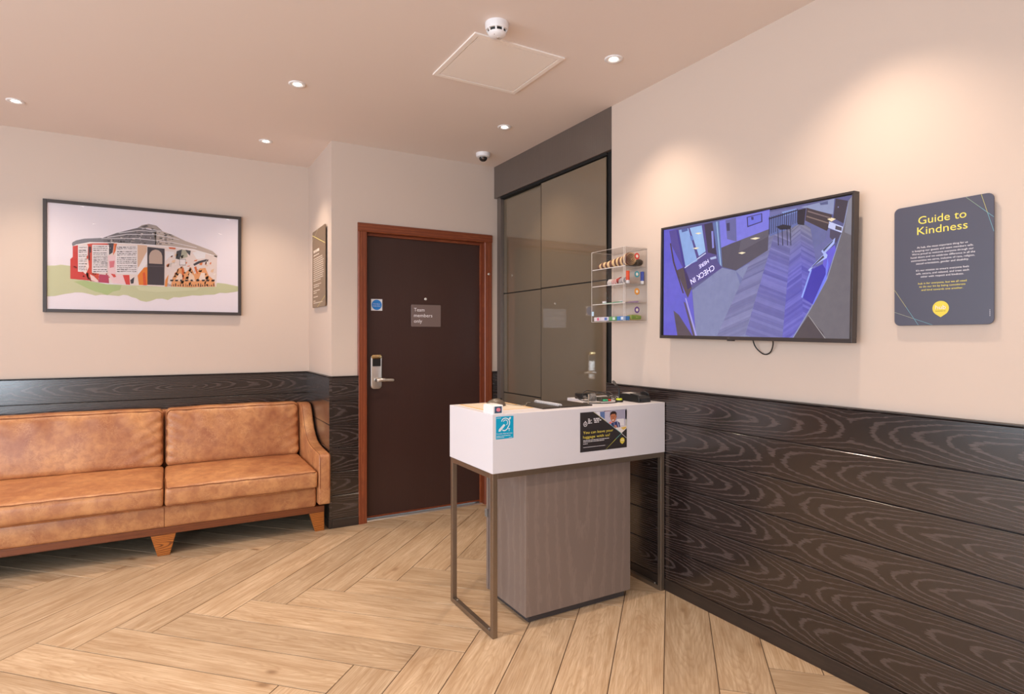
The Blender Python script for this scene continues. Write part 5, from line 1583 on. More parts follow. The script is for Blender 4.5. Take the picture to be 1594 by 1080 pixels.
# black oak wainscots: skirting, six boards, cap
BH = 0.162
SK = 0.060
CAPZ = SK + 6 * BH
def board_mesh(length, height, thick):
    c = 0.0035
    y0, y1, z = -thick, 0.0, height / 2 - 0.0006
    pro = [(y1, -z), (y0 + c, -z), (y0, -z + c), (y0, z - c), (y0 + c, z), (y1, z)]
    mb = MB().prism(pro, 'X', -length / 2, length / 2)
    me = bpy.data.meshes.new('board')
    me.from_pydata(mb.v, [], mb.f)
    finish_mesh(me)
    return me
def wainscot(name, mid, length, rotz, thick=0.019):
    """mid: point of the wall face at floor level; boards face local -Y"""
    root = struct_root(name, mid)
    root.rotation_euler = (0, 0, rotz)
    bmesh_ = board_mesh(length, BH, thick)
    bmesh_.materials.append(MAT['black_oak'])
    for i in range(6):
        o = bpy.data.objects.new('board', bmesh_)
        COL.objects.link(o)
        o.parent = root
        o.location = (0, 0, SK + BH * (i + 0.5))
    for nm, z0, z1, th, mt in (('skirting_board', 0.0, SK, thick + 0.003, MAT['skirting']), ('cap_rail', CAPZ, CAPZ + 0.006, thick + 0.004, MAT['black_edge'])):
        me = bpy.data.meshes.new(nm)
        mb = MB().box(-length / 2, length / 2, -th, 0, -(z1 - z0) / 2, (z1 - z0) / 2)
        me.from_pydata(mb.v, [], mb.f)
        finish_mesh(me, 0.0012, 1)
        me.materials.append(mt)
        o = bpy.data.objects.new(nm, me)
        COL.objects.link(o)
        o.parent = root
        o.location = (0, 0, (z0 + z1) / 2)
    return root
Q = math.radians(-90)
wainscot('trim_1', (A, (2.74 + YF) / 2, 0), 2.74 - YF, Q)
wainscot('trim_2', ((XL + RT - 0.019) / 2, B, 0), RT - 0.0195 - XL, 0)
wainscot('trim_3', (RT, (DW - 0.019 + B) / 2, 0), B - DW + 0.019, Q)
wainscot('trim_4', ((RT + 1.158) / 2 + 0.0005, DW, 0), 1.158 - RT - 0.001, 0)
wainscot('trim_5', ((2.219 + A + 0.04) / 2, DW, 0), A + 0.04 - 2.219, 0)
wainscot('trim_7', (XL, (LW1 + 0.05 + B - 0.024) / 2, 0), B - 0.024 - LW1 - 0.05, math.radians(90))

# fascia over the sliding door
struct('trim_6', MB().box(A - 0.003, A + 0.155, 2.715, DW, 2.40, H), MAT['fascia'], bevel=0.0015)

# timber door
door = struct_root('door_1', (1.683, DW, 0))
CY = DW - 0.020
obj('architrave', MB().prism([(1.156, CY + 0.006), (1.162, CY), (1.214, CY), (1.220, CY + 0.006), (1.220, DW + 0.15), (1.205, DW + 0.15), (1.205, DW), (1.156, DW)], 'Z', 0, 2.046), MAT['casing'], door)
obj('architrave', MB().prism([(2.150, CY + 0.006), (2.156, CY), (2.210, CY), (2.216, CY + 0.006), (2.216, DW), (2.160, DW), (2.160, DW + 0.15), (2.150, DW + 0.15)], 'Z', 0, 2.046), MAT['casing'], door)
obj('architrave_head', MB().prism([(CY + 0.006, 2.046), (CY, 2.052), (CY, 2.102), (CY + 0.006, 2.108), (DW, 2.108), (DW, 2.055), (DW + 0.15, 2.055), (DW + 0.15, 2.046)], 'X', 1.156, 2.216), MAT['casing_h'], door)
obj('door_stop', MB().box(2.134, 2.150, DW + 0.030, DW + 0.048, 0, 2.046), MAT['casing'], door, bevel=0.002)
obj('door_stop', MB().box(1.220, 1.232, DW + 0.030, DW + 0.048, 0, 2.046), MAT['casing'], door, bevel=0.002)
obj('door_stop', MB().box(1.232, 2.134, DW + 0.030, DW + 0.048, 2.028, 2.046), MAT['casing_h'], door, bevel=0.002)
LY = DW + 0.050
leaf = obj('door_leaf', MB().box(1.222, 2.148, LY, LY + 0.044, 0.012, 2.044), MAT['door'], door, bevel=0.001)
obj('threshold_strip', MB().prism([(DW + 0.01, 0), (DW + 0.02, 0.006), (DW + 0.09, 0.006), (DW + 0.10, 0)], 'X', 1.222, 2.148), MAT['chrome'], door)
obj('drop_seal', MB().box(1.224, 2.146, LY - 0.004, LY, 0.014, 0.026), MAT['casing_h'], door)
lock = obj('lock_plate', MB().prism(rounded_rect(1.262, 1.340, 0.936, 1.178, 0.024), 'Y', LY - 0.020, LY), MAT['chrome'], door, bevel=0.003, smooth=40, label='satin steel hotel lock plate')
obj('lock_crown', MB().prism(rounded_rect(1.264, 1.338, 1.152, 1.180, 0.012), 'Y', LY - 0.026, LY - 0.019), MAT['brass'], lock, bevel=0.002, smooth=40, label='polished brass cap')
obj('card_reader', MB().prism(rounded_rect(1.272, 1.332, 1.098, 1.152, 0.004), 'Y', LY - 0.024, LY - 0.019), MAT['black'], lock, bevel=0.0015, label='black card reader window')
lev = MB().lathe([(0.015, 0.0), (0.015, -0.030), (0.011, -0.034), (0.011, -0.046)], (1.300, LY - 0.019, 1.000), 'Y', 20)
lev.tube(spline([(1.300, LY - 0.058, 1.000), (1.322, LY - 0.064, 1.002), (1.365, LY - 0.060, 0.999), (1.418, LY - 0.052, 0.997)], 6), [0.014] * 3 + [0.013] * 8 + [0.011] * 7 + [0.009], 12)
obj('door_lever', lev, MAT['chrome'], lock, smooth=50, label='satin steel lever handle')
obj('peephole', MB().lathe([(0.010, 0.0), (0.010, -0.003), (0.006, -0.005), (0.004, -0.003)], (1.684, LY, 1.592), 'Y', 16), MAT['chrome'], leaf, smooth=40)
obj('frame_bolt', MB().lathe([(0.010, 0.0), (0.010, -0.004), (0.005, -0.007)], (2.184, CY, 1.800), 'Y', 16), MAT['chrome'], door, smooth=40)

# sliding tinted glass door in the right-hand wall
sd = struct_root('door_2', (2.27, 3.43, 0))
obj('frame_post', MB().box(A + 0.013, A + 0.055, 4.072, DW - 0.020, 0, 2.40), MAT['fascia'], sd, bevel=0.002)
obj('frame_post', MB().box(A + 0.020, A + 0.060, 2.716, 2.772, 0, 2.40), MAT['black_gap'], sd)
obj('head_track', MB().box(A + 0.010, A + 0.068, 2.772, 4.072, 2.385, 2.40), MAT['black_gap'], sd)
for nm, x0, y0, y1, cuts in (('front_panel', A + 0.023, 2.795, 3.505, (0.012, 1.646, 2.384)), ('rear_panel', A + 0.041, 3.470, 4.071, (0.012, 0.877, 1.646, 2.384))):
    pan = bpy.data.objects.new(nm, None)
    COL.objects.link(pan)
    pan.parent = sd
    pan.location = Vector((x0, (y0 + y1) / 2, 0)) - WORLD_AT[sd.name]
    WORLD_AT[pan.name] = Vector((x0, (y0 + y1) / 2, 0))
    for z0, z1 in zip(cuts, cuts[1:]):
        obj('pane', MB().box(x0, x0 + 0.008, y0, y1, z0 + 0.0035, z1 - 0.0035), MAT['bronze_glass'], pan, bevel=0.0012)
    obj('edge_strip', MB().box(x0 - 0.0015, x0 + 0.0085, y1, y1 + 0.004, cuts[0], cuts[-1]) if nm == 'front_panel' else MB().box(x0 - 0.001, x0 + 0.008, y1 - 0.0005, y1 + 0.0005, cuts[0], cuts[-1]), MAT['black_gap'] if nm == 'rear_panel' else plain('glass_edge', (58, 50, 42), 0.3), pan)
    obj('backing', MB().box(x0 + 0.0085, x0 + 0.013, y0 + 0.002, y1 - 0.002, cuts[0], cuts[-1]), MAT['black_gap'], pan)

# ---------------------------------------------------------------- sofa
def soft_box(lo, hi, r, puff, nx, ny, nz, wr=0.0, wscale=6.0, seed=0.0, fold=None):
    """cushion: rounded box whose faces swell and crease; puff = (x, y, z)"""
    lo, hi = Vector(lo), Vector(hi)
    c, hf = (lo + hi) / 2, (hi - lo) / 2
    idx = {}
    v = []
    f = []
    def vid(i, j, k):
        key = (i, j, k)
        if key in idx:
            return idx[key]
        u = Vector((-1 + 2 * i / nx, -1 + 2 * j / ny, -1 + 2 * k / nz))
        # denser near the edges
        u = Vector([math.copysign(1 - (1 - abs(t)) ** 1.35, t) for t in u])
        p = Vector([u[a] * hf[a] for a in range(3)])
        inner = Vector([max(-(hf[a] - r), min(hf[a] - r, p[a])) for a in range(3)])
        d = p - inner
        if d.length > 1e-9:
            p = inner + d.normalized() * r
        wgt = [1 - u[a] ** 2 for a in range(3)]
        for a in range(3):
            b_, c_ = (a + 1) % 3, (a + 2) % 3
            p[a] += puff[a] * (abs(u[a]) ** 3) * (1 if u[a] > 0 else -1) * (max(0, wgt[b_]) ** 0.6) * (max(0, wgt[c_]) ** 0.6)
        w = c + p
        if wr:
            q = Vector((w.x * wscale, w.y * wscale, w.z * wscale + seed))
            n_ = noise.noise_vector(q) + 0.5 * noise.noise_vector(q * 2.3)
            edge = max(0.0, min(1.0, 1.15 * max(wgt[0], 0) ** 0.3 * max(wgt[2], 0) ** 0.3)) if ny < nz else 1.0
            w = w + n_ * wr * edge
        if fold:
            w = fold(w, u)
        idx[key] = len(v)
        v.append(w)
        return idx[key]
    for i in range(nx):
        for j in range(ny):
            f.append((vid(i, j, 0), vid(i, j + 1, 0), vid(i + 1, j + 1, 0), vid(i + 1, j, 0)))
            f.append((vid(i, j, nz), vid(i + 1, j, nz), vid(i + 1, j + 1, nz), vid(i, j + 1, nz)))
    for i in range(nx):
        for k_ in range(nz):
            f.append((vid(i, 0, k_), vid(i + 1, 0, k_), vid(i + 1, 0, k_ + 1), vid(i, 0, k_ + 1)))
            f.append((vid(i, ny, k_), vid(i, ny, k_ + 1), vid(i + 1, ny, k_ + 1), vid(i + 1, ny, k_)))
    for j in range(ny):
        for k_ in range(nz):
            f.append((vid(0, j, k_), vid(0, j, k_ + 1), vid(0, j + 1, k_ + 1), vid(0, j + 1, k_)))
            f.append((vid(nx, j, k_), vid(nx, j + 1, k_), vid(nx, j + 1, k_ + 1), vid(nx, j, k_ + 1)))
    return MB().add(v, f)

SM = -0.012     # seam between the right-hand and the middle seat
SL = -1.930     # left end of the seats
SR = 0.868      # right end of the seats
sofa = thing('sofa', 'long worn tan leather sofa on tapered oak legs against the black wainscot', 'sofa', (-0.531, 4.45, 0))
obj('base_rail', MB().box(SL - 0.002, SR + 0.002, 4.112, 4.82, 0.168, 0.300), MAT['leather'], sofa, bevel=0.018, seg=3, smooth=40)
for x in (SM, SM - 1.030):
    obj('base_seam', MB().tube([(x, 4.1115, 0.172), (x, 4.1105, 0.292)], 0.0018, 6), MAT['piping'], sofa)
obj('wooden_rail', MB().box(SL - 0.055, SR + 0.055, 4.118, 4.80, 0.128, 0.170), MAT['sofa_rail'], sofa, bevel=0.003)
obj('dust_cloth', MB().box(SL - 0.02, SR + 0.02, 4.15, 4.78, 0.122, 0.128), MAT['underside'], sofa)
def leg(t0, t1, b0, b1, y0, y1, z1=0.128):
    v = [(b0, y0 + 0.004, 0), (b1, y0 + 0.004, 0), (b1, y1 - 0.012, 0), (b0, y1 - 0.012, 0), (t0, y0, z1), (t1, y0, z1), (t1, y1, z1), (t0, y1, z1)]
    mb = MB().add(v, [(0, 3, 2, 1), (4, 5, 6, 7), (0, 1, 5, 4), (1, 2, 6, 5), (2, 3, 7, 6), (3, 0, 4, 7)])
    obj('leg', mb, MAT['leg_oak'], sofa, bevel=0.003)
for y0, y1 in ((4.120, 4.172), (4.735, 4.787)):
    leg(SM + 0.838, SM + 0.934, SM + 0.876, SM + 0.936, y0, y1)
    leg(SL - 0.054, SL + 0.042, SL - 0.056, SL + 0.004, y0, y1)
    for x in (SM, SM - 1.030):
        leg(x - 0.070, x + 0.062, x - 0.034, x + 0.030, y0, y1)

def seat_fold(w, u):
    # front edge drops a little and the top crowns towards the back
    if u.z > 0:
        w.z += 0.010 * (u.y * 0.5 + 0.5)
    return w
for s, (x0, x1) in enumerate(((SL, SM - 1.032), (SM - 1.028, SM - 0.002), (SM + 0.002, SR))):
    cu = obj('seat_cushion', soft_box((x0, 4.060, 0.302), (x1, 4.74, 0.416), 0.022, (0.0, 0.006, 0.020), 36, 26, 8, 0.004, 4.0, 3.1 + s, seat_fold), MAT['leather'], sofa, smooth=60)
    for z in (0.4125, 0.311):
        pa = []
        for k in range(33):
            x = x0 + 0.020 + (x1 - x0 - 0.040) * k / 32
            pa.append((x, 4.0615 + 0.0015 * math.sin(k * 0.9), z + 0.0012 * math.sin(k * 1.7)))
        obj('piping', MB().tube([(x0 + 0.004, 4.35, z)] + [(x0 + 0.006, 4.085, z)] + pa + [(x1 - 0.006, 4.085, z), (x1 - 0.004, 4.35, z)], 0.0028, 6), MAT['piping'], cu, smooth=60)

def back_fold(seed):
    def fn(w, u):
        t = (w.z - 0.43) / 0.40
        w.y += 0.055 * max(t, 0) + 0.0            # lean back
        # soft gathers running in from the lower and outer corners
        if u.y < -0.2:
            for cx in (-1, 1):
                d = abs(u.x - cx)
                w.y += 0.0095 * math.exp(-d * 6) * math.sin(17 * (u.z + 1.3 * d) + seed) * (1 - abs(u.z) ** 4)
            w.y += 0.0042 * math.sin(19 * u.x + 3 * u.z + seed) * max(0.0, u.z) ** 2 * (1 - u.x ** 4)
        if u.z > 0.6:
            w.z += 0.0015 * math.sin(9 * u.x + seed)
        return w
    return fn
for s, (x0, x1) in enumerate(((SL, SM - 1.036), (SM - 1.024, SM - 0.006), (SM + 0.006, SR))):
    cu = obj('back_cushion', soft_box((x0, 4.680, 0.425), (x1, 4.800, 0.812), 0.034, (0.0, 0.018, 0.008), 40, 8, 24, 0.004, 4.5, 7.7 + 5 * s, back_fold(1.3 + 2 * s)), MAT['leather'], sofa, smooth=60)
    pa = []
    for k in range(41):
        x = x0 + 0.030 + (x1 - x0 - 0.060) * k / 40
        pa.append((x, 4.7375 + 0.0012 * math.sin(k), 0.8025 + 0.0015 * math.sin(9 * (2 * k / 40 - 1) + 1.3 + 2 * s)))
    pa = [(x0 + 0.006, 4.700, 0.47), (x0 + 0.004, 4.728, 0.72), (x0 + 0.010, 4.736, 0.785)] + pa + [(x1 - 0.010, 4.736, 0.785), (x1 - 0.004, 4.728, 0.72), (x1 - 0.006, 4.700, 0.47)]
    obj('piping', MB().tube(pa, 0.0028, 6), MAT['piping'], cu, smooth=60)
obj('back_frame', MB().box(SL - 0.02, SR + 0.02, 4.815, 4.872, 0.170, 0.800), MAT['leather'], sofa, bevel=0.02, seg=3, smooth=40)
prof = [(4.066, 0.190), (4.060, 0.30), (4.058, 0.44), (4.060, 0.505), (4.070, 0.522), (4.10, 0.528), (4.20, 0.532), (4.30, 0.538), (4.38, 0.548),
        (4.45, 0.566), (4.51, 0.596), (4.56, 0.640), (4.60, 0.692), (4.635, 0.748), (4.668, 0.786), (4.70, 0.802), (4.75, 0.808), (4.82, 0.806), (4.870, 0.800), (4.870, 0.185)]
for x0, x1 in ((SL - 0.083, SL - 0.006), (SR + 0.006, SR + 0.083)):
    arm = obj('armrest', MB().prism(prof, 'X', x0, x1), MAT['leather'], sofa, bevel=0.010, seg=3, smooth=50)
    for x in (x0 + 0.008, x1 - 0.008):
        obj('piping', MB().tube([(x, y - 0.0015 if z < 0.5 else y, z - (0.001 if z >= 0.5 else 0)) for y, z in prof[1:16]], 0.0022, 6), MAT['piping'], arm, smooth=60)

# ---------------------------------------------------------------- framed picture over the sofa
PX0, PX1, PZ0, PZ1 = -0.694, 0.484, 1.469, 2.205
pic = thing('framed_picture', 'wide framed collage print of a round domed hut on green grass', 'picture', (-0.104, B, PZ0))
FWD = 0.021
for nm, x0, x1, z0, z1 in (('frame_side', PX0, PX0 + FWD, PZ0, PZ1), ('frame_side', PX1 - FWD, PX1, PZ0, PZ1), ('frame_rail', PX0 + FWD, PX1 - FWD, PZ0, PZ0 + FWD), ('frame_rail', PX0 + FWD, PX1 - FWD, PZ1 - FWD, PZ1)):
    obj(nm, MB().box(x0, x1, B - 0.033, B - 0.002, z0, z1), MAT['frame_black'], pic, bevel=0.0012)
obj('mount_board', MB().box(PX0 + 0.012, PX1 - 0.012, B - 0.022, B - 0.004, PZ0 + 0.012, PZ1 - 0.012), plain('pale_lilac_paper', (232, 222, 230), 0.8), pic)
flat_print('artwork', ARTWORK, (-0.104, B - 0.0223, 1.837), (1, 0, 0), (0, 0, 1), (0, -1, 0), MAT['print'], pic, 0.0004)
obj('glazing', MB().box(PX0 + 0.018, PX1 - 0.018, B - 0.0290, B - 0.0275, PZ0 + 0.018, PZ1 - 0.018), MAT['glazing'], pic)

# ---------------------------------------------------------------- television
tv = thing('television', 'wall-mounted flat television showing a blue-tinted security camera picture of the lobby', 'television', (2.20, 1.753, 1.569))
TW, TH = 0.492, 0.279
XF = 2.176
def tvbox(a0, a1, b0, b1, x0, x1):
    return MB().box(x0, x1, 1.753 - a1, 1.753 - a0, 1.569 + b0, 1.569 + b1)
obj('housing', tvbox(-TW + 0.002, TW - 0.002, -TH + 0.002, TH - 0.002, XF + 0.006, XF + 0.034), MAT['black'], tv, bevel=0.003)
obj('bezel_rail', tvbox(-TW, TW, TH - 0.009, TH, XF - 0.003, XF + 0.030), MAT['bezel'], tv, bevel=0.001)
obj('bezel_rail', tvbox(-TW, TW, -TH, -TH + 0.016, XF - 0.003, XF + 0.030), MAT['bezel'], tv, bevel=0.001)
obj('bezel_side', tvbox(-TW, -TW + 0.009, -TH + 0.016, TH - 0.009, XF - 0.003, XF + 0.030), MAT['bezel'], tv, bevel=0.001)
obj('bezel_side', tvbox(TW - 0.009, TW, -TH + 0.016, TH - 0.009, XF - 0.003, XF + 0.030), MAT['bezel'], tv, bevel=0.001)
SW, SB, ST = TW - 0.009, -TH + 0.016, TH - 0.009
def clip_rect(pts):
    for n, d in (((1, 0), SW), ((-1, 0), SW), ((0, 1), ST), ((0, -1), -SB)):
        pts = clip_half(pts, n, d)
        if len(pts) < 3:
            return None
    return pts
tvp = []
for lv, col, pts in TV_PICTURE:
    q = clip_rect(pts)
    if q:
        tvp.append((lv, col, q))
flat_print('screen', tvp, (XF + 0.0056, 1.753, 1.569), (0, -1, 0), (0, 0, 1), (-1, 0, 0), MAT['screen'], tv, 0.00011)
inkm = emit('filmed_lettering', lin((190, 186, 232)), 0.95)
dx_ = Vector((-0.149, -0.065))
dx_.normalize()
tx = Vector((0, -dx_.x, dx_.y))
ty = Vector((0, -(-dx_.y), dx_.x))
for s_, a, b_, wd, ht in (('CHECK IN', -0.160, 0.066, 0.152, 0.026), ('HERE', -0.192, 0.094, 0.060, 0.018)):
    lettering(s_, Vector((XF + 0.0044, 1.753 - a, 1.569 + b_)), tx, ty, inkm, tv, height=ht, width=wd, name='screen_lettering')
obj('sensor', tvbox(-0.075, -0.045, -TH - 0.005, -TH, XF + 0.002, XF + 0.020), MAT['bezel'], tv, bevel=0.001)
lettering('LG', (XF - 0.0032, 1.753 + 0.066, 1.569 - TH + 0.006), (0, -1, 0), (0, 0, 1), MAT['grey_plastic'], tv, height=0.006, name='maker_mark')
obj('wall_bracket', tvbox(-0.20, 0.20, -0.15, 0.15, XF + 0.034, A), MAT['black'], tv)
obj('power_lead', MB().tube(spline([(2.212, 1.720, 1.30), (2.224, 1.712, 1.262), (2.236, 1.690, 1.236), (2.238, 1.668, 1.231), (2.236, 1.645, 1.243), (2.222, 1.624, 1.272), (2.210, 1.616, 1.30)], 8), 0.0028, 8), MAT['black'], tv, smooth=60)
tv.rotation_euler = (math.radians(1.1), 0, 0)

# ---------------------------------------------------------------- signs
gs = thing('wall_sign', 'slate blue rounded sign with yellow heading Guide to Kindness', 'sign', (2.236, 1.0, 1.344))
GX = 2.229
obj('panel', MB().prism([(1.0 - a, 1.549 + b_) for a, b_ in rounded_rect(-0.147, 0.147, -0.206, 0.206, 0.018)], 'X', GX, GX + 0.005), MAT['sign_blue'], gs, bevel=0.0008, seg=1)
for y, z in ((0.90, 1.39), (1.10, 1.39), (0.90, 1.71), (1.10, 1.71)):
    obj('standoff', MB().lathe([(0.008, 0), (0.008, A - GX - 0.005)], (GX + 0.005, y, z), 'X', 12), MAT['grey_plastic'], gs)
GA, GB = (0, -1, 0), (0, 0, 1)
def gl(s_, a, b_, w, h, mt):
    lettering(s_, (GX, 1.0 - a, 1.549 + b_), GA, GB, mt, gs, height=h, width=w, align='CENTER')
gl('Guide to', 0.002, 0.140, 0.142, 0.026, MAT['yellow'])
gl('Kindness', 0.002, 0.104, 0.149, 0.026, MAT['yellow'])
rows = [('At hub, the most important thing for us', 0.0610, 0.150), ('is keeping our guests and team members safe.', 0.0500, 0.181),
        ("We're proud to welcome everyone through our", 0.0390, 0.182), ('hotel doors and we celebrate difference in all the', 0.0280, 0.190),
        ('communities we serve, inclusive of race, religion,', 0.0170, 0.188), ('sexual orientation, gender and disability.', 0.0060, 0.156),
        ("It's our mission to ensure everyone feels", -0.0175, 0.156), ('safe, secure, and relaxed, and treat each', -0.0285, 0.156),
        ('other with respect and kindness.', -0.0395, 0.127)]
for s_, b_, w in rows:
    gl(s_, 0.002, b_ - 0.0035, w, 0.0062, MAT['white_ink'])
for s_, b_, w in (('hub is for everyone, but we all need', -0.0625, 0.143), ('to do our bit by being considerate', -0.0735, 0.136), ('and kind towards one another.', -0.0850, 0.123)):
    gl(s_, 0.002, b_ - 0.0035, w, 0.0062, MAT['yellow'])
def bubble(parent, ox, oy, oz, ax, ay, nrm, r, name='emblem'):
    """yellow speech bubble with the word hub"""
    pts = [(r * math.cos(math.radians(a)), r * math.sin(math.radians(a))) for a in range(-62, 243, 10)] + [(0, -r * 1.22)]
    flat_print(name, [(1, (226, 206, 84), pts)], (ox, oy, oz), ax, ay, nrm, MAT['print'], parent, 0.0003)
    o = Vector((ox, oy, oz)) + Vector(nrm) * 0.0006
    lettering('hub', o - Vector(ay) * (r * 0.12), ax, ay, MAT['white_ink'], parent, height=r * 0.55, width=r * 1.25, align='CENTER', name='emblem_lettering')
    lettering('by premier inn', o - Vector(ay) * (r * 0.42), ax, ay, MAT['dark_ink'], parent, height=r * 0.13, width=r * 1.2, align='CENTER', name='emblem_lettering')
bubble(gs, GX, 1.001, 1.399, GA, GB, (-1, 0, 0), 0.0245)
def thin_line(p, q, w):
    d = Vector((q[0] - p[0], q[1] - p[1]))
    n_ = Vector((-d.y, d.x)).normalized() * (w / 2)
    return [(p[0] + n_.x, p[1] + n_.y), (p[0] - n_.x, p[1] - n_.y), (q[0] - n_.x, q[1] - n_.y), (q[0] + n_.x, q[1] + n_.y)]
for (p, q), c0, c1 in (([(0.0717, 0.2050), (0.1468, 0.128)], (150, 176, 150), (120, 176, 190)), ([(0.1135, 0.2050), (0.1468, 0.083)], (196, 190, 110), (120, 176, 190)),
                       ([(-0.1468, -0.079), (-0.069, -0.2050)], (196, 190, 130), (120, 176, 190)), ([(-0.1468, -0.158), (-0.0255, -0.2050)], (170, 176, 150), (120, 176, 190))):
    m_ = ((p[0] + q[0]) / 2, (p[1] + q[1]) / 2)
    flat_print('hairline', [(1, c0, thin_line(p, m_, 0.0011)), (1, c1, thin_line(m_, q, 0.0011))], (GX, 1.0, 1.549), GA, GB, (-1, 0, 0), MAT['print'], gs)
bars([(-0.012, 0.012, -0.001, 0.002)], (GX, 1.0 - 0.1363, 1.549 - 0.1685), (0, 0, 1), (0, 1, 0), (-1, 0, 0), (170, 168, 178), MAT['print'], gs, seed=4)

ss = thing('wall_sign', 'bronze notice with fine white print on the short wall beside the timber door', 'sign', (RT - 0.01, 4.475, 1.527))
SX = RT - 0.016
obj('panel', MB().prism([(4.475 - a, 1.814 + b_) for a, b_ in rounded_rect(-0.210, 0.210, -0.287, 0.287, 0.012)], 'X', SX, SX + 0.005), MAT['sign_bronze'], ss, bevel=0.0008, seg=1)
for y, z in ((4.34, 1.60), (4.61, 1.60), (4.34, 2.03), (4.61, 2.03)):
    obj('standoff', MB().lathe([(0.008, 0), (0.008, RT - SX - 0.005)], (SX + 0.005, y, z), 'X', 12), MAT['grey_plastic'], ss)
for c_, p, q, w_ in (((226, 210, 130), (-0.208, 0.262), (0.208, 0.154), 0.005), ((206, 196, 160), (-0.021, 0.285), (-0.208, 0.217), 0.003), ((220, 204, 130), (0.208, -0.216), (-0.036, -0.285), 0.004)):
    flat_print('hairline', [(1, c_, thin_line(p, q, w_))], (SX, 4.475, 1.814), GA, GB, (-1, 0, 0), MAT['print'], ss)
rw = [(-0.168, 0.050, 0.122, 0.020), (-0.168, 0.028, 0.098, 0.008)]
zz = 0.074
for k, e in enumerate((0.12, 0.13, 0.17, 0.15, 0.16, 0.16, 0.14, 0.17, 0.16, 0.14, 0.15, 0.07)):
    rw.append((-0.168, e, zz, 0.006))
    zz -= 0.0150
for e in (0.08, 0.02, None, 0.04, -0.06, None, -0.02, None, -0.10, 0.13):
    zz -= 0.0150
    if e is not None:
        rw.append((-0.168, e, zz, 0.006))
bars(rw, (SX, 4.475, 1.814), GA, GB, (-1, 0, 0), (226, 212, 198), MAT['print'], ss, seed=7)

ts = thing('door_sign', 'clear grey Team members only plaque on the dark door', 'sign', (1.686, LY, 1.385))
obj('plate', MB().prism(rounded_rect(1.569, 1.806, 1.384, 1.549, 0.008), 'Y', LY - 0.006, LY), MAT['frost'], ts, bevel=0.001, seg=1)
for s_, z, w in (('Team', 1.498, 0.083), ('members', 1.456, 0.146), ('only', 1.414, 0.064)):
    lettering(s_, (1.590, LY - 0.006, z), (1, 0, 0), (0, 0, 1), MAT['white_ink'], ts, height=0.026, width=w)
fs = thing('door_sticker', 'small square white sticker with a blue disc on the dark door', 'sticker', (1.31, LY, 1.497))
obj('square', MB().box(1.268, 1.350, LY - 0.0015, LY, 1.497, 1.580), plain('white_vinyl', (232, 232, 236), 0.5), fs)
disc = [(1.309 + 0.037 * math.cos(2 * math.pi * k / 36), 1.5385 + 0.037 * math.sin(2 * math.pi * k / 36)) for k in range(36)]
obj('disc', MB().prism(disc, 'Y', LY - 0.0019, LY - 0.0015), plain('signal_blue_vinyl', (36, 130, 214), 0.5), fs)
for s_, z, w in (('Fire door', 1.541, 0.050), ('keep shut', 1.527, 0.054)):
    lettering(s_, (1.309, LY - 0.0019, z), (1, 0, 0), (0, 0, 1), MAT['white_ink'], fs, height=0.008, width=w, align='CENTER')

# ---------------------------------------------------------------- reception desk
DX0, DX1, DY0, DY1 = 1.214, 2.222, 2.262, 2.710
DZ0, DZ1 = 0.713, 0.969
desk = thing('reception_desk', 'white reception counter on a slim bronze metal frame', 'desk', ((DX0 + DX1) / 2, (DY0 + DY1) / 2, 0))
outline = [(DX0, DY0), (DX1, DY0), (DX1, DY1), (1.925, DY1), (1.925, 2.556), (1.512, 2.556), (1.512, DY1), (DX0, DY1)]
obj('counter', MB().prism(outline, 'Z', DZ0, DZ1), MAT['white_stone'], desk, bevel=0.0018)
T_ = 0.024
def bar(nm, x0, x1, y0, y1, z0, z1):
    return obj(nm, MB().box(x0, x1, y0, y1, z0, z1), MAT['bronze'], desk, bevel=0.0018)
fx0, fx1, fy0, fy1 = DX0 + 0.003, DX1 - 0.001, DY0 + 0.003, DY1 - 0.004
for x0 in (fx0, fx1 - T_):
    bar('leg', x0, x0 + T_, fy0, fy0 + T_, 0, DZ0 - 0.001)
    bar('leg', x0, x0 + T_, fy1 - T_, fy1, 0, DZ0 - 0.001)
    foot = bar('foot_rail', x0, x0 + T_, fy0 + T_, fy1 - T_, 0, 0.022)
    for y in (fy0 + 0.055, fy1 - 0.055):
        obj('screw', MB().lathe([(0.005, 0), (0.005, 0.0015), (0.003, 0.002)], (x0 + T_ / 2, y, 0.022), 'Z', 12), MAT['chrome'], foot)
    bar('top_rail', x0, x0 + T_, fy0 + T_, fy1 - T_, DZ0 - T_ - 0.001, DZ0 - 0.001)
bar('top_rail', fx0 + T_, fx1 - T_, fy0, fy0 + T_, DZ0 - T_ - 0.001, DZ0 - 0.001)
bar('top_rail', fx0 + T_, fx1 - T_, fy1 - T_, fy1, DZ0 - T_ - 0.001, DZ0 - 0.001)

cab = thing('desk_cabinet', 'grey wood-grain cabinet standing under the white counter', 'cabinet', (1.71, 2.49, 0))
obj('front_panel', MB().box(1.406, 2.022, 2.300, 2.318, 0.034, DZ0 - 0.004), MAT['grey_oak'], cab, bevel=0.001)
obj('side_panel', MB().box(1.406, 1.424, 2.318, 2.655, 0.034, DZ0 - 0.004), MAT['grey_oak'], cab, bevel=0.001)
obj('side_panel', MB().box(2.004, 2.022, 2.318, 2.655, 0.034, DZ0 - 0.004), MAT['grey_oak'], cab, bevel=0.001)
obj('base_panel', MB().box(1.424, 2.004, 2.318, 2.655, 0.034, 0.052), MAT['grey_oak'], cab)
cd = obj('cabinet_door', MB().box(1.400, 2.024, 2.657, 2.675, 0.036, DZ0 - 0.030), MAT['grey_oak'], cab, bevel=0.001)
obj('door_catch', MB().box(1.392, 1.400, 2.655, 2.678, 0.400, 0.440), MAT['grey_plastic'], cd, bevel=0.002)
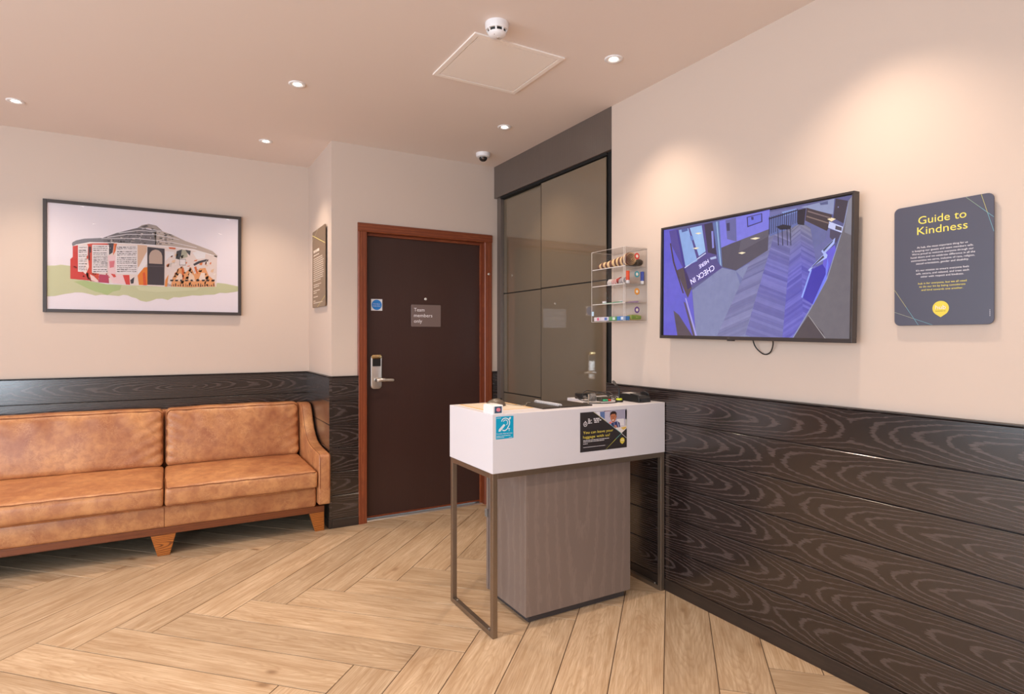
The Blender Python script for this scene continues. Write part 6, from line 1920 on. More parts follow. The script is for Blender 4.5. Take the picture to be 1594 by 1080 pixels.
obj('plinth', MB().box(1.432, 2.000, 2.322, 2.640, 0, 0.034), MAT['plinth'], cab)

# notices stuck on the counter front
DA, DBv, DN = (1, 0, 0), (0, 0, 1), (0, -1, 0)
po = thing('counter_poster', 'black landscape poster about leaving luggage on the counter front', 'poster', (1.822, DY0 - 0.001, 0.762))
obj('sheet', MB().box(1.681, 1.965, DY0 - 0.0016, DY0, 0.762, 0.949), plain('charcoal_poster', (48, 43, 45), 0.4), po)
PO = (1.681, DY0 - 0.0016, 0.762)
W_, H_ = 0.284, 0.187
def pp(x, y):
    """poster zoom coordinates to sheet coordinates"""
    s_ = (x - 110) / 975.0
    top = 162 - 67 * s_
    bot = 998 - 108 * s_
    return (max(0.0005, min(W_ - 0.0005, s_ * W_)), max(0.0005, min(H_ - 0.0005, (bot - y) / (bot - top) * H_)))
def ppl(pts):
    return [pp(*p) for p in pts]
photo = [
    (1, (196, 190, 208), [(375, 146), (1090, 90), (1090, 485), (965, 600)]),
    (2, (168, 164, 186), [(720, 100), (1090, 90), (1090, 300), (860, 320), (700, 260)]),
    (2, (96, 120, 170), [(510, 150), (610, 142), (610, 300), (520, 240)]),
    (2, (226, 222, 232), [(420, 146), (505, 142), (515, 240), (470, 210)]),
    (2, (140, 96, 110), [(590, 128), (730, 118), (720, 132), (600, 145)]),
    (3, (232, 228, 232), [(860, 300), (1020, 290), (1030, 440), (900, 440)]),
    (2, (200, 198, 190), [(1050, 110), (1085, 105), (1080, 440), (1055, 440)]),
    (3, (232, 224, 222), [(800, 480), (1080, 440), (1085, 490), (965, 600)]),
    (4, (226, 190, 100), [(950, 480), (1070, 455), (1075, 490), (1010, 530)]),
    (4, (60, 66, 110), [(735, 400), (780, 370), (880, 345), (930, 380), (940, 470), (840, 480), (780, 460)]),
    (5, (150, 160, 200), [(800, 375), (812, 372), (830, 470), (815, 472)]),
    (5, (180, 190, 220), [(870, 352), (884, 350), (915, 465), (900, 470)]),
    (4, (236, 130, 120), [(685, 385), (735, 350), (760, 370), (735, 405)]),
    (5, (190, 120, 88), [(735, 190), (855, 175), (858, 250), (835, 330), (800, 372), (760, 360), (728, 290)]),
    (5, (178, 108, 80), [(846, 235), (864, 232), (860, 275), (846, 280)]),
    (6, (48, 32, 30), [(722, 205), (735, 160), (780, 135), (835, 140), (862, 175), (856, 235), (842, 215), (830, 190), (760, 195), (735, 215), (728, 250)]),
    (6, (70, 40, 34), [(750, 248), (772, 246), (772, 254), (750, 256)]),
    (6, (70, 40, 34), [(795, 243), (818, 241), (818, 249), (795, 251)]),
    (6, (244, 232, 226), [(762, 318), (806, 308), (800, 330), (775, 338)]),
    (6, (160, 92, 70), [(778, 258), (792, 257), (796, 290), (776, 292)]),
    (5, (206, 140, 116), [(800, 440), (850, 420), (876, 470), (840, 490), (808, 475)]),
    (7, (214, 216, 110), thin_line((375, 146), (650, 352), 7)),
    (7, (120, 196, 190), thin_line((650, 352), (965, 600), 7)),
    (7, (236, 236, 240), thin_line((965, 600), (1082, 700), 7)),
    (7, (120, 196, 190), thin_line((965, 600), (850, 712), 7)),
    (7, (206, 206, 90), thin_line((850, 712), (632, 940), 7)),
]
flat_print('picture', [(lv, c, ppl(p)) for lv, c, p in photo], PO, DA, DBv, DN, MAT['print'], po, 0.00008)
a_, b_ = pp(165, 612)
lettering('You can leave your', Vector(PO) + Vector((a_, -0.0002, b_)), Vector((1, 0, 0.0)), DBv, MAT['yellow'], po, height=0.0125, width=0.182)
a_, b_ = pp(165, 705)
lettering('luggage with us!', Vector(PO) + Vector((a_, -0.0002, b_)), DA, DBv, MAT['yellow'], po, height=0.0125, width=0.160)
lx, lz = pp(212, 405)
ring = [(0.0115 * math.cos(2 * math.pi * k / 24), 0.0115 * math.sin(2 * math.pi * k / 24)) for k in range(24)]
ringi = [(0.0088 * math.cos(2 * math.pi * k / 24), 0.0088 * math.sin(2 * math.pi * k / 24)) for k in range(24)]
lg = [(1, (226, 222, 226), ring), (2, (48, 43, 45), ringi), (3, (214, 210, 214), thin_line((-0.009, 0), (0.009, 0.001), 0.0018)),
      (3, (214, 210, 214), thin_line((-0.004, -0.006), (0.004, 0.007), 0.0018)), (3, (214, 210, 214), thin_line((0.005, -0.006), (-0.004, 0.006), 0.0018)),
      (3, (226, 222, 226), [(-0.004, 0.011), (0.004, 0.011), (0.0, 0.0165)])]
flat_print('emblem', lg, Vector(PO) + Vector((lx, 0, lz)), DA, DBv, DN, MAT['print'], po, 0.00008)
bars([(0.0455, 0.060, 0.152, 0.0042), (0.0455, 0.067, 0.1455, 0.0042), (0.0455, 0.064, 0.139, 0.0042), (0.0455, 0.069, 0.1325, 0.0042),
      (0.078, 0.118, 0.1505, 0.0056), (0.081, 0.124, 0.1425, 0.0056), (0.082, 0.110, 0.134, 0.0056)], PO, DA, DBv, DN, (222, 218, 222), MAT['print'], po, seed=3)
bars([(0.017, 0.172, 0.0525, 0.0032), (0.017, 0.142, 0.0455, 0.0032), (0.017, 0.043, 0.0365, 0.0032), (0.017, 0.148, 0.0205, 0.0022)], PO, DA, DBv, DN, (214, 210, 214), MAT['print'], po, seed=5)
ex, ez = pp(985, 750)
bubble(po, PO[0] + ex, PO[1], PO[2] + ez, DA, DBv, DN, 0.0145)

hs = thing('hearing_loop_sticker', 'turquoise hearing loop sticker with a white ear on the counter front', 'sticker', (1.2745, DY0, 0.862))
obj('sheet', MB().box(1.231, 1.318, DY0 - 0.0012, DY0, 0.862, 0.959), plain('turquoise_vinyl', (0, 164, 206), 0.4), hs)
HO = Vector((1.231, DY0 - 0.0012, 0.862))
def hp(x, y):
    s_ = (x - 647) / 227.0
    top = 410 - 15 * s_
    bot = 702 - 22 * s_
    return (s_ * 0.087, (bot - y) / (bot - top) * 0.097)
def stroke(pts, w):
    out = []
    q = [hp(*p) for p in pts]
    for i in range(len(q) - 1):
        out.append((1, (232, 240, 246), thin_line(q[i], q[i + 1], w)))
    return out
ear = stroke([(718, 470), (726, 446), (744, 430), (768, 424), (795, 430), (814, 448), (824, 475), (820, 510), (804, 540), (788, 568), (768, 584), (748, 588), (730, 580)], 0.0042)
ear += stroke([(742, 470), (752, 454), (770, 448), (788, 456), (798, 476), (794, 500), (782, 514)], 0.0034)
ear += [(1, (214, 228, 238), [hp(678, 600), hp(684, 570), hp(748, 500), hp(768, 518), hp(702, 600)]), (1, (214, 228, 238), [hp(812, 440), hp(816, 418), hp(836, 408), hp(842, 424), hp(828, 444)])]
ear += [(2, (226, 238, 246), [hp(802, 556), hp(830, 553), hp(830, 561), hp(802, 564)]), (2, (226, 238, 246), [hp(813, 560), hp(820, 560), hp(820, 592), hp(813, 593)])]
flat_print('ear_symbol', ear, HO, DA, DBv, DN, MAT['print'], hs, 0.00012)
lettering('Portable Hearing Loop', HO + Vector((0.003, 0, 0.0205)), DA, DBv, MAT['white_ink'], hs, height=0.0052, width=0.079)
bars([(0.003, 0.072, 0.012, 0.0022), (0.003, 0.040, 0.006, 0.0022), (0.003, 0.024, 0.090, 0.0025), (0.064, 0.082, 0.003, 0.0018)], HO, DA, DBv, DN, (214, 236, 244), MAT['print'], hs, seed=8)

# things lying on the counter
hb = thing('hearing_loop_unit', 'small white box with a pink button on the front corner of the counter', 'hearing loop', (1.245, 2.312, DZ1))
obj('case', MB().prism([(2.266, DZ1), (2.266, DZ1 + 0.036), (2.270, DZ1 + 0.040), (2.352, DZ1 + 0.040), (2.358, DZ1 + 0.034), (2.358, DZ1)], 'X', 1.219, 1.269), MAT['white_plastic'], hb, bevel=0.0015)
obj('label_plate', MB().box(1.2265, 1.2615, 2.2652, 2.266, DZ1 + 0.0055, DZ1 + 0.0345), plain('navy_label', (62, 88, 116), 0.4), hb)
obj('push_button', MB().prism(rounded_rect(1.235, 1.255, DZ1 + 0.012, DZ1 + 0.028, 0.0075, 6), 'Y', 2.2635, 2.2652), plain('pink_button', (226, 128, 146), 0.4), hb, bevel=0.0006, seg=1)

yc = thing('desk_card', 'white sheet with a yellow border line lying on the counter', 'card', (1.378, 2.535, DZ1))
obj('sheet', MB().box(1.250, 1.506, 2.384, 2.688, DZ1, DZ1 + 0.0012), plain('cream_laminate', (240, 226, 206), 0.3), yc)
bd = []
x0, x1, y0, y1, w = 1.254, 1.502, 2.388, 2.684, 0.0085
bd = [(1, (222, 164, 34), [(x0, y0), (x1, y0), (x1, y0 + w), (x0, y0 + w)]), (1, (222, 164, 34), [(x0, y1 - w), (x1, y1 - w), (x1, y1), (x0, y1)]),
      (1, (222, 164, 34), [(x0, y0 + w), (x0 + w, y0 + w), (x0 + w, y1 - w), (x0, y1 - w)]), (1, (222, 164, 34), [(x1 - w, y0 + w), (x1, y0 + w), (x1, y1 - w), (x1 - w, y1 - w)])]
flat_print('border', bd, (0, 0, DZ1 + 0.0012), (1, 0, 0), (0, 1, 0), (0, 0, 1), MAT['print'], yc)

mo = thing('computer_mouse', 'dark grey mouse lying on the yellow-bordered sheet', 'mouse', (1.385, 2.545, DZ1 + 0.0015))
mv = []
mf = []
NU, NV = 14, 7
for i in range(NU):
    t = i / (NU - 1)
    L_ = -0.052 + 0.104 * t
    wd = 0.031 * math.sqrt(max(0.0, 1 - (abs(2 * t - 1)) ** 3.2)) + 0.0006
    hg = 0.036 * math.sin(math.pi * min(1, max(0, 0.04 + t * 0.94))) ** 0.55
    for j in range(NV):
        an = math.pi * j / (NV - 1)
        mv.append((1.385 + L_, 2.545 + wd * math.cos(an), DZ1 + 0.0016 + hg * math.sin(an)))
for i in range(NU - 1):
    for j in range(NV - 1):
        mf.append((i * NV + j, (i + 1) * NV + j, (i + 1) * NV + j + 1, i * NV + j + 1))
    mf.append((i * NV + NV - 1, (i + 1) * NV + NV - 1, (i + 1) * NV, i * NV))
mf.append(tuple(range(NV)))
mf.append(tuple(range((NU - 1) * NV, NU * NV))[::-1])
body = obj('body', MB().add(mv, mf), plain('grey_mouse_shell', (96, 86, 74), 0.35), mo, smooth=50)
obj('scroll_wheel', MB().lathe([(0.006, -0.003), (0.007, 0), (0.006, 0.003)], (1.412, 2.545, DZ1 + 0.033), 'Y', 14), MAT['black'], mo)
obj('lead', MB().tube(spline([(1.437, 2.545, DZ1 + 0.010), (1.455, 2.530, DZ1 + 0.006), (1.476, 2.486, DZ1 + 0.0042), (1.51, 2.475, DZ1 + 0.004), (1.535, 2.50, DZ1 + 0.012), (1.560, 2.512, DZ1 + 0.0105)], 8), 0.0022, 6), MAT['cable_light'], mo, smooth=60)

nb = thing('spiral_notebook', 'open black notebook with white spiral binding on the counter', 'notebook', (1.655, 2.435, DZ1))
obj('cover', MB().box(1.513, 1.610, 2.322, 2.554, DZ1, DZ1 + 0.007), plain('black_card_cover', (52, 45, 38), 0.45), nb, bevel=0.001)
obj('cover', MB().box(1.618, 1.800, 2.322, 2.554, DZ1, DZ1 + 0.007), plain('black_card_cover_right', (52, 45, 38), 0.45), nb, bevel=0.001)
coil = []
turns = 26
for k in range(turns * 10 + 1):
    an = 2 * math.pi * k / 10
    coil.append((1.614 + 0.0090 * math.cos(an), 2.328 + 0.220 * k / (turns * 10), DZ1 + 0.0100 + 0.0085 * math.sin(an)))
obj('spiral', MB().tube(coil, 0.0011, 5), MAT['white_plastic'], nb, smooth=60)

hub = thing('power_hub', 'black cable hub box on the back of the counter among tangled leads', 'hub', (1.965, 2.62, DZ1))
obj('box', MB().box(1.932, 2.020, 2.590, 2.650, DZ1, DZ1 + 0.030), MAT['black'], hub, bevel=0.004)
obj('socket', MB().box(1.945, 1.965, 2.5885, 2.590, DZ1 + 0.008, DZ1 + 0.020), MAT['grey_plastic'], hub)
obj('socket', MB().box(1.978, 1.998, 2.5885, 2.590, DZ1 + 0.008, DZ1 + 0.020), MAT['grey_plastic'], hub)

ad = thing('plug_adapter', 'grey plug adapter lying tilted among the leads on the counter', 'adapter', (1.940, 2.505, DZ1))
obj('body', MB().prism([(2.490, DZ1 + 0.0005), (2.522, DZ1 + 0.0005), (2.526, DZ1 + 0.020), (2.518, DZ1 + 0.036), (2.498, DZ1 + 0.040), (2.486, DZ1 + 0.026)], 'X', 1.925, 1.955), MAT['grey_plastic'], ad, bevel=0.002)
for x in (1.932, 1.944):
    obj('pin', MB().box(x, x + 0.004, 2.478, 2.490, DZ1 + 0.016, DZ1 + 0.020), MAT['chrome'], ad)

cb = thing('connector_box', 'small dark connector box with green and red plugs on the counter', 'connector', (1.985, 2.465, DZ1))
obj('box', MB().box(1.955, 2.020, 2.445, 2.490, DZ1, DZ1 + 0.022), plain('dark_olive_plastic', (66, 62, 52), 0.45), cb, bevel=0.002)
for x, c in ((1.962, (60, 170, 120)), (1.976, (70, 180, 130)), (1.995, (206, 70, 60))):
    obj('plug', MB().box(x, x + 0.010, 2.430, 2.445, DZ1 + 0.003, DZ1 + 0.012), plain('plug_colour', c, 0.4), cb, bevel=0.001)

def lead(name, label, pts, r, mat):
    o = obj(name, MB().tube(spline([(x, y, DZ1 + z) for x, y, z in pts], 8), r, 7), mat, smooth=60)
    return props(o, label, 'cable', 'leads on the counter')
lead('cable', 'dark lead looping from the connector box across the counter front', [(2.026, 2.470, 0.012), (2.035, 2.450, 0.024), (2.030, 2.410, 0.020), (2.000, 2.375, 0.003), (1.930, 2.360, 0.003), (1.860, 2.390, 0.003), (1.825, 2.430, 0.003)], 0.0026, MAT['cable'])
lead('cable', 'grey lead arching up over the notebook edge', [(1.918, 2.500, 0.024), (1.895, 2.480, 0.038), (1.868, 2.440, 0.030), (1.835, 2.400, 0.010), (1.812, 2.372, 0.003)], 0.0024, MAT['cable_light'])
lead('cable', 'pale lead curling flat between the grey adapter and the counter front', [(1.955, 2.545, 0.004), (1.935, 2.540, 0.014), (1.900, 2.525, 0.006), (1.885, 2.490, 0.003), (1.890, 2.440, 0.003), (1.915, 2.400, 0.003)], 0.0020, MAT['cable_light'])
lead('cable', 'dark lead running along the back of the counter to the hub box', [(2.024, 2.620, 0.014), (2.060, 2.600, 0.026), (2.080, 2.560, 0.022), (2.090, 2.520, 0.010), (2.120, 2.500, 0.003), (2.170, 2.520, 0.003), (2.195, 2.580, 0.003)], 0.0030, MAT['cable'])
lead('cable', 'dark lead bridging from the grey adapter over the connector box', [(1.957, 2.515, 0.030), (1.985, 2.520, 0.044), (2.025, 2.515, 0.038), (2.050, 2.490, 0.012), (2.060, 2.450, 0.003), (2.055, 2.425, 0.003)], 0.0026, MAT['cable'])

lead('cable', 'thin dark lead looping high in front of the black hub box', [(1.935, 2.582, 0.004), (1.934, 2.580, 0.026), (1.952, 2.574, 0.048), (1.990, 2.572, 0.044), (2.040, 2.565, 0.034), (2.075, 2.540, 0.040), (2.078, 2.500, 0.022), (2.070, 2.470, 0.003)], 0.0024, MAT['cable'])
lead('cable', 'dark lead hooping over beside the notebook and back to the adapter', [(1.922, 2.485, 0.014), (1.900, 2.460, 0.010), (1.850, 2.470, 0.0095), (1.835, 2.500, 0.024), (1.855, 2.535, 0.030), (1.885, 2.545, 0.010)], 0.0022, MAT['cable'])

mi = thing('gooseneck_microphone', 'small black gooseneck microphone with a yellow-green ring on its round base', 'microphone', (2.028, 2.392, DZ1))
obj('base', MB().lathe([(0.020, 0), (0.020, 0.006), (0.017, 0.010)], (2.028, 2.392, DZ1), 'Z', 24), MAT['black'], mi, smooth=40)
obj('light_ring', MB().lathe([(0.0155, 0.010), (0.0155, 0.017), (0.013, 0.019)], (2.028, 2.392, DZ1), 'Z', 24), plain('yellow_green_ring', (196, 206, 40), 0.4), mi, smooth=40)
obj('neck', MB().tube(spline([(2.028, 2.392, DZ1 + 0.018), (2.029, 2.393, DZ1 + 0.045), (2.028, 2.394, DZ1 + 0.068), (2.018, 2.398, DZ1 + 0.084), (2.010, 2.402, DZ1 + 0.094)], 6), 0.0042, 8), MAT['black'], mi, smooth=60)
obj('head', MB().tube([(2.014, 2.400, DZ1 + 0.088), (2.004, 2.405, DZ1 + 0.102), (1.998, 2.408, DZ1 + 0.109)], [0.006, 0.0075, 0.005], 10), plain('dark_mesh_head', (84, 76, 70), 0.6), mi, smooth=60)

ct = thing('card_terminal_dock', 'black card terminal dock beside the wall on the counter', 'card terminal', (2.125, 2.375, DZ1))
obj('body', MB().prism([(2.304, DZ1), (2.304, DZ1 + 0.020), (2.318, DZ1 + 0.034), (2.400, DZ1 + 0.040), (2.455, DZ1 + 0.036), (2.462, DZ1)], 'X', 2.084, 2.164), MAT['black'], ct, bevel=0.003)
obj('cradle_wall', MB().prism([(2.310, DZ1 + 0.026), (2.316, DZ1 + 0.044), (2.350, DZ1 + 0.054), (2.372, DZ1 + 0.048), (2.372, DZ1 + 0.034)], 'X', 2.156, 2.164), MAT['black'], ct, bevel=0.001)
obj('cradle_wall', MB().prism([(2.310, DZ1 + 0.026), (2.316, DZ1 + 0.038), (2.372, DZ1 + 0.044), (2.372, DZ1 + 0.034)], 'X', 2.084, 2.092), MAT['black'], ct, bevel=0.001)
obj('receipt_slip', MB().box(2.096, 2.152, 2.400, 2.448, DZ1 + 0.0395, DZ1 + 0.0408), plain('grey_white_paper', (206, 200, 196), 0.6), ct)
obj('front_window', MB().box(2.094, 2.156, 2.3025, 2.304, DZ1 + 0.005, DZ1 + 0.017), plain('dark_window', (44, 40, 40), 0.2), ct)

# ---------------------------------------------------------------- clear display case on the right-hand wall
CX0, CX1, CY0, CY1, CZ0, CZ1 = 2.087, A - 0.0005, 2.415, 2.700, 1.390, 1.783
dc = thing('display_case', 'clear acrylic display case with three shelves on the wall above the counter', 'display case', (CX1, (CY0 + CY1) / 2, CZ0))
t = 0.004
AC = MAT['acrylic']
obj('side_panel', MB().box(CX0, CX1, CY0, CY0 + t, CZ0, CZ1), AC, dc)
obj('side_panel', MB().box(CX0, CX1, CY1 - t, CY1, CZ0, CZ1), AC, dc)
obj('top_panel', MB().box(CX0, CX1, CY0 + t, CY1 - t, CZ1 - t, CZ1), AC, dc)
obj('base_panel', MB().box(CX0, CX1, CY0 + t, CY1 - t, CZ0, CZ0 + t), AC, dc)
obj('back_panel', MB().box(CX1 - 0.003, CX1, CY0 + t, CY1 - t, CZ0 + t, CZ1 - t), AC, dc)
fd = obj('front_door', MB().box(CX0, CX0 + 0.003, CY0 + t, CY1 - t, CZ0 + t, CZ1 - t), AC, dc)
SHZ = (1.489, 1.590, 1.684)
for z in SHZ:
    obj('shelf', MB().box(CX0 + 0.004, CX1 - 0.003, CY0 + t, CY1 - t, z - t, z), AC, dc)
e = 0.0013
edges = MB()
for x in (CX0, CX1 - e):
    for y in (CY0, CY1 - e):
        edges.box(x - 0.0003, x + e, y - 0.0003, y + e, CZ0, CZ1)
for z in (CZ0, CZ1):
    for y in (CY0, CY1 - e):
        edges.box(CX0, CX1, y - 0.0003, y + e, z - e / 2, z + e / 2)
    for x in (CX0, CX1 - e):
        edges.box(x - 0.0003, x + e, CY0, CY1, z - e / 2, z + e / 2)
edges.box(CX0 - 0.0003, CX0 + e, CY0 + 0.012, CY0 + 0.0135, CZ0, CZ1)
obj('polished_edges', edges, MAT['acrylic_edge'], dc)
for z in SHZ:
    obj('shelf_edge', MB().box(CX0 + 0.0036, CX0 + 0.0052, CY0 + t, CY1 - t, z - t, z + 0.0002), MAT['acrylic_edge'], dc)
for z, c in ((1.736, (206, 70, 62)), (1.640, (72, 150, 166)), (1.548, (222, 150, 46)), (1.450, (104, 72, 140))):
    cx_ = (CX0 + CX1) / 2 + 0.004
    rim = [(cx_ + 0.0175 * math.cos(2 * math.pi * k / 24), z + 0.0175 * math.sin(2 * math.pi * k / 24)) for k in range(24)]
    r2 = [(cx_ + 0.0082 * math.cos(2 * math.pi * k / 20), z + 0.0082 * math.sin(2 * math.pi * k / 20)) for k in range(20)]
    st = obj('price_sticker', MB().prism(rim, 'Y', CY0 - 0.0006, CY0), plain('sticker_colour', c, 0.5), dc)
    obj('sticker_centre', MB().prism(r2, 'Y', CY0 - 0.0009, CY0 - 0.0006), plain('sticker_white', (232, 224, 214), 0.5), st)
obj('lock_tab', MB().box(CX0 - 0.004, CX0 - 0.0003, CY1 - 0.022, CY1 - 0.006, 1.424, 1.448), plain('pale_blue_lock', (190, 216, 236), 0.3), dc)

def stripe_mat(name, c0, c1, scale):
    m, nt, b = new_mat(name)
    k = N(nt)
    tc = k.new('ShaderNodeTexCoord')
    wv = k.new('ShaderNodeTexWave', wave_type='BANDS', bands_direction='Y')
    k.put(wv.inputs['Vector'], tc.outputs['Object'])
    wv.inputs['Scale'].default_value = scale
    wv.inputs['Distortion'].default_value = 1.6
    wv.inputs['Detail'].default_value = 2.0
    k.put(b.inputs['Base Color'], k.mix(k.ramp(wv.outputs['Fac'], [(0.35, 0.0), (0.62, 1.0)]), lin(c0), lin(c1)))
    b.inputs['Roughness'].default_value = 0.8
    return m
pts = []
rad = []
for k in range(24):
    t_ = k / 23
    pts.append((2.138 + 0.006 * math.sin(5 * t_), 2.425 + 0.262 * t_, SHZ[2] + 0.0385 - 0.020 * t_ + 0.002 * math.sin(17 * t_)))
    rad.append((0.033 - 0.020 * t_) * (1 + 0.07 * math.sin(23 * t_)))
ro = thing('rolled_cloth', 'rolled striped beige cloth on the top shelf of the display case', 'cloth', (2.138, 2.556, SHZ[2]))
obj('roll', MB().tube(pts, rad, 18), stripe_mat('striped_beige_cloth', (228, 194, 142), (104, 62, 50), 9.0), ro, smooth=60)
sw = []
for k in range(60):
    an = k * 0.32
    rr = 0.004 + 0.026 * k / 60
    sw.append((2.138 + rr * math.cos(an), 2.4242, SHZ[2] + 0.0385 + rr * math.sin(an)))
obj('rolled_end', MB().tube(sw, 0.0022, 5), plain('brown_hem', (110, 74, 54), 0.8), ro, smooth=60)
obj('cord_loop', MB().tube(spline([(2.136, 2.684, SHZ[2] + 0.018), (2.130, 2.690, SHZ[2] + 0.030), (2.140, 2.689, SHZ[2] + 0.036), (2.146, 2.684, SHZ[2] + 0.020)], 6), 0.0018, 6), plain('dark_cord', (70, 46, 40), 0.7), ro, smooth=60)
pu = obj('dark_pouch', soft_box((2.184, 2.432, SHZ[2] + 0.010), (2.232, 2.556, SHZ[2] + 0.040), 0.012, (0.0, 0.004, 0.006), 10, 16, 6, 0.003, 20.0, 2.0), plain('olive_black_cloth', (58, 46, 34), 0.8), smooth=60)
props(pu, 'dark olive pouch behind the rolled cloth in the display case', 'pouch')

def tube_stick(label, x, y, z, col):
    r_ = thing('lip_balm', label, 'lip balm', (x, y, z), 'lip balms in the display case')
    obj('base', MB().lathe([(0.0090, 0), (0.0095, 0.001), (0.0095, 0.018)], (x, y, z), 'Z', 18), MAT['white_plastic'], r_, smooth=40)
    obj('cap', MB().lathe([(0.0098, 0.018), (0.0098, 0.066), (0.0085, 0.068)], (x, y, z), 'Z', 18), plain('balm_cap', col, 0.4), r_, smooth=40)
tube_stick('orange-red lip balm stick on the second shelf of the display case', 2.126, 2.438, SHZ[1], (226, 84, 48))
tube_stick('blue lip balm stick on the second shelf nearest the wall', 2.226, 2.436, SHZ[1], (62, 84, 178))
rs = random.Random(5)
for k, (x, y, z, c, lab) in enumerate(((2.150, 2.590, 0.001, (206, 196, 190), 'pale crumpled sachet at the far end of the second shelf'),
                                       (2.142, 2.545, 0.001, (190, 70, 60), 'red and white crumpled sachet in the middle of the second shelf'),
                                       (2.150, 2.496, 0.001, (86, 80, 96), 'dark wrapped sachet beside the orange-red lip balm'))):
    def cr(w, u, k=k):
        w.z += 0.005 * math.sin(40 * w.y + 2 * k) + 0.004 * math.sin(70 * w.x + k)
        return w
    o = obj('sachet', soft_box((x - 0.024, y - 0.024, SHZ[1] + 0.012), (x + 0.024, y + 0.024, SHZ[1] + 0.034), 0.008, (0, 0, 0.006), 10, 10, 5, 0.005, 26.0, 3.0 * k, cr),
            stripe_mat('sachet_print', c, (222, 210, 204), 30.0), smooth=50)
    lo_z = min((v_.co.z for v_ in o.data.vertices)) + o.location.z
    o.location.z += SHZ[1] + 0.0003 - lo_z
    props(o, lab, 'sachet', 'sachets in the display case')
def toothbrush(label, x, y0, y1, z, col):
    r_ = thing('toothbrush', label, 'toothbrush', (x, (y0 + y1) / 2, z), 'toothbrushes in the display case')
    ps = spline([(x, y0, z + 0.005), (x + 0.002, y0 + (y1 - y0) * 0.4, z + 0.0055), (x, y0 + (y1 - y0) * 0.75, z + 0.004), (x - 0.001, y1, z + 0.0045)], 6)
    obj('handle', MB().tube(ps, [0.0048] * 8 + [0.0036] * 7 + [0.0042] * 4, 8), plain('brush_handle', col, 0.4), r_, smooth=60)
    obj('bristles', MB().box(x - 0.006, x + 0.004, y1 - 0.026, y1 - 0.002, z + 0.007, z + 0.018), MAT['white_plastic'], r_, bevel=0.001)
toothbrush('green and white toothbrush on the third shelf of the display case', 2.140, 2.500, 2.664, SHZ[0], (70, 150, 110))
toothbrush('lilac toothbrush lying nearer the wall on the third shelf', 2.185, 2.425, 2.570, SHZ[0], (170, 140, 180))
for y0, y1, c, c2, lab in ((2.640, 2.694, (236, 226, 230), (224, 110, 140), 'white and pink carton at the far end of the bottom shelf'),
                           (2.568, 2.634, (230, 222, 232), (90, 120, 190), 'white carton with blue and pink print, second on the bottom shelf'),
                           (2.502, 2.562, (96, 160, 96), (226, 236, 226), 'green carton between the white and blue cartons'),
                           (2.430, 2.496, (60, 130, 200), (220, 230, 240), 'blue carton on the bottom shelf next to the green pack')):
    r_ = thing('small_carton', lab, 'carton', (2.115, (y0 + y1) / 2, CZ0 + t), 'cartons in the display case')
    obj('carton', MB().box(2.100, 2.132, y0, y1, CZ0 + 0.0045, CZ0 + 0.0265), plain('carton_colour', c, 0.5), r_, bevel=0.001)
    n_ = (y1 - y0)
    obj('printed_band', MB().box(2.0995, 2.100, y0 + n_ * 0.15, y0 + n_ * 0.50, CZ0 + 0.008, CZ0 + 0.023), plain('carton_print', c2, 0.5), r_)
gp = obj('green_pack', soft_box((2.142, 2.428, CZ0 + 0.0095), (2.216, 2.470, CZ0 + 0.032), 0.006, (0, 0.002, 0.003), 12, 8, 5, 0.002, 30.0, 1.0), stripe_mat('green_wrapper', (120, 150, 60), (190, 180, 110), 30.0), smooth=50)
props(gp, 'green wrapped pack on the bottom shelf against the wall', 'pack')

# ---------------------------------------------------------------- ceiling fittings
ha = thing('ceiling_hatch', 'square white access hatch in the ceiling', 'hatch', (1.418, 2.597, H))
hx0, hx1, hy0, hy1, w = 1.177, 1.660, 2.355, 2.839, 0.024
HM = plain('hatch_white', (250, 243, 238), 0.6)
for nm, x0, x1, y0, y1 in (('frame_side', hx0, hx0 + w, hy0, hy1), ('frame_side', hx1 - w, hx1, hy0, hy1), ('frame_rail', hx0 + w, hx1 - w, hy0, hy0 + w), ('frame_rail', hx0 + w, hx1 - w, hy1 - w, hy1)):
    obj(nm, MB().box(x0, x1, y0, y1, H - 0.007, H), HM, ha, bevel=0.001)
obj('panel', MB().box(hx0 + w + 0.004, hx1 - w - 0.004, hy0 + w + 0.004, hy1 - w - 0.004, H - 0.006, H), HM, ha, bevel=0.0015)

sm = thing('smoke_detector', 'white round smoke detector on the ceiling beside the hatch', 'smoke detector', (1.228, 2.248, H))
sc_ = (1.228, 2.248, H)
obj('base', MB().lathe([(0.050, 0.0), (0.0505, -0.006), (0.050, -0.020), (0.046, -0.031)], sc_, 'Z', 40), MAT['white_plastic'], sm, smooth=40)
obj('vent_core', MB().lathe([(0.0385, -0.031), (0.0360, -0.043)], sc_, 'Z', 32), MAT['black'], sm, smooth=40)
for k in range(8):
    a0 = 2 * math.pi * k / 8 + 0.2
    rib = []
    for dz, r_ in ((-0.030, 0.0455), (-0.044, 0.0385)):
        for da in (-0.085, 0.085):
            for rr in (r_ - 0.008, r_):
                rib.append((sc_[0] + rr * math.cos(a0 + da), sc_[1] + rr * math.sin(a0 + da), H + dz))
    obj('vent_rib', MB().add(rib, [(0, 1, 3, 2), (4, 6, 7, 5), (0, 4, 5, 1), (2, 3, 7, 6), (1, 5, 7, 3), (0, 2, 6, 4)]), MAT['white_plastic'], sm)
obj('cap', MB().lathe([(0.039, -0.042), (0.038, -0.047), (0.032, -0.055), (0.020, -0.060), (0.008, -0.062)], sc_, 'Z', 36), MAT['white_plastic'], sm, smooth=50)
obj('test_button', MB().lathe([(0.006, -0.060), (0.006, -0.0645), (0.003, -0.066)], (1.231, 2.243, H), 'Z', 16), MAT['chrome'], sm, smooth=40)
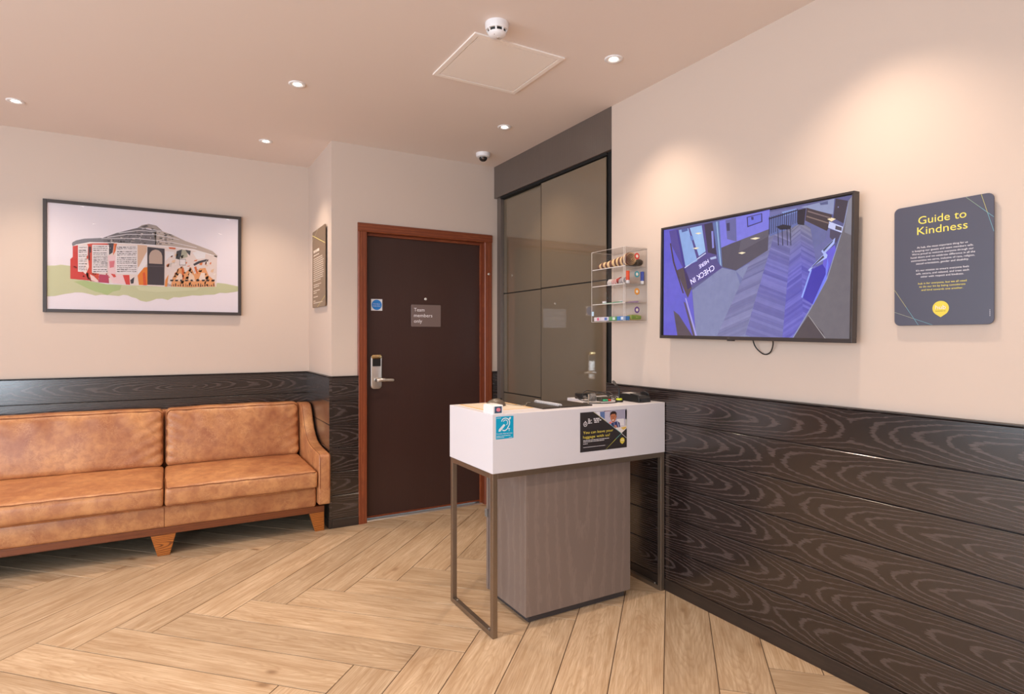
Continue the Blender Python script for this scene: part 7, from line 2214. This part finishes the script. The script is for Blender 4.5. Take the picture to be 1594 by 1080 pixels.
obj('indicator', MB().lathe([(0.0016, -0.054), (0.0016, -0.0582)], (1.207, 2.232, H), 'Z', 10), plain('red_indicator', (120, 40, 40), 0.4), sm)

dm = thing('dome_camera', 'white dome security camera on the ceiling above the timber door', 'camera', (2.005, 3.880, H))
dcn = (2.005, 3.880, H)
obj('housing', MB().lathe([(0.052, 0), (0.052, -0.014), (0.047, -0.026), (0.036, -0.031)], dcn, 'Z', 32), MAT['white_plastic'], dm, smooth=40)
obj('dome', MB().lathe([(0.030, -0.030), (0.029, -0.040), (0.024, -0.050), (0.014, -0.057), (0.004, -0.059)], dcn, 'Z', 24), plain('smoked_dome', (40, 36, 36), 0.1), dm, smooth=60)
obj('lens', MB().lathe([(0.009, 0.0), (0.009, -0.006), (0.005, -0.009)], (1.992, 3.856, H - 0.042), 'Y', 16), plain('lens_ring', (120, 110, 104), 0.2, 0.6), dm, smooth=40)

def downlight(x, y, label, group=None):
    r_ = thing('downlight', label, 'ceiling light', (x, y, H), group)
    obj('bezel', MB().lathe([(0.044, 0.0), (0.0435, -0.003), (0.040, -0.0055), (0.030, -0.0045), (0.0200, -0.0012), (0.0195, 0.0)], (x, y, H), 'Z', 32, cap=False), MAT['white_plastic'], r_, smooth=50)
    obj('lens', MB().lathe([(0.0195, -0.0004), (0.0185, -0.0020), (0.009, -0.0026)], (x, y, H), 'Z', 24), MAT['lamp_lens'], r_, smooth=50)
    d = bpy.data.lights.new('downlight_beam', 'SPOT')
    d.energy = SPOT_W
    d.color = SPOT_COL
    d.spot_size = math.radians(104)
    d.spot_blend = 1.0
    d.shadow_soft_size = 0.022
    lo_ = bpy.data.objects.new('downlight_beam', d)
    COL.objects.link(lo_)
    lo_.parent = r_
    lo_.location = (0, 0, -0.03)
seen = {(1.872, 2.249): 'lit recessed downlight on the ceiling close to the right-hand wall above the television',
        (1.872, 3.325): 'lit recessed downlight on the ceiling before the sliding glass door, near the dome camera',
        (0.602, 3.315): 'lit recessed downlight on the ceiling to the left of the square hatch',
        (0.590, 4.385): 'lit recessed downlight on the ceiling in the corner beside the short return wall',
        (-0.744, 4.356): 'lit recessed downlight on the ceiling at the far left edge of the photo'}
for (x, y), lab in seen.items():
    downlight(x, y, lab)
for x in (1.872, 0.602, -0.744, -2.10):
    for y in (4.37, 3.315, 2.249, 1.17, 0.09, -1.0):
        if any(abs(x - a) < 0.05 and abs(y - b) < 0.05 for a, b in seen) or (x > RT and y > DW):
            continue
        downlight(x, y, 'recessed ceiling downlight outside the view', 'downlights outside the view')
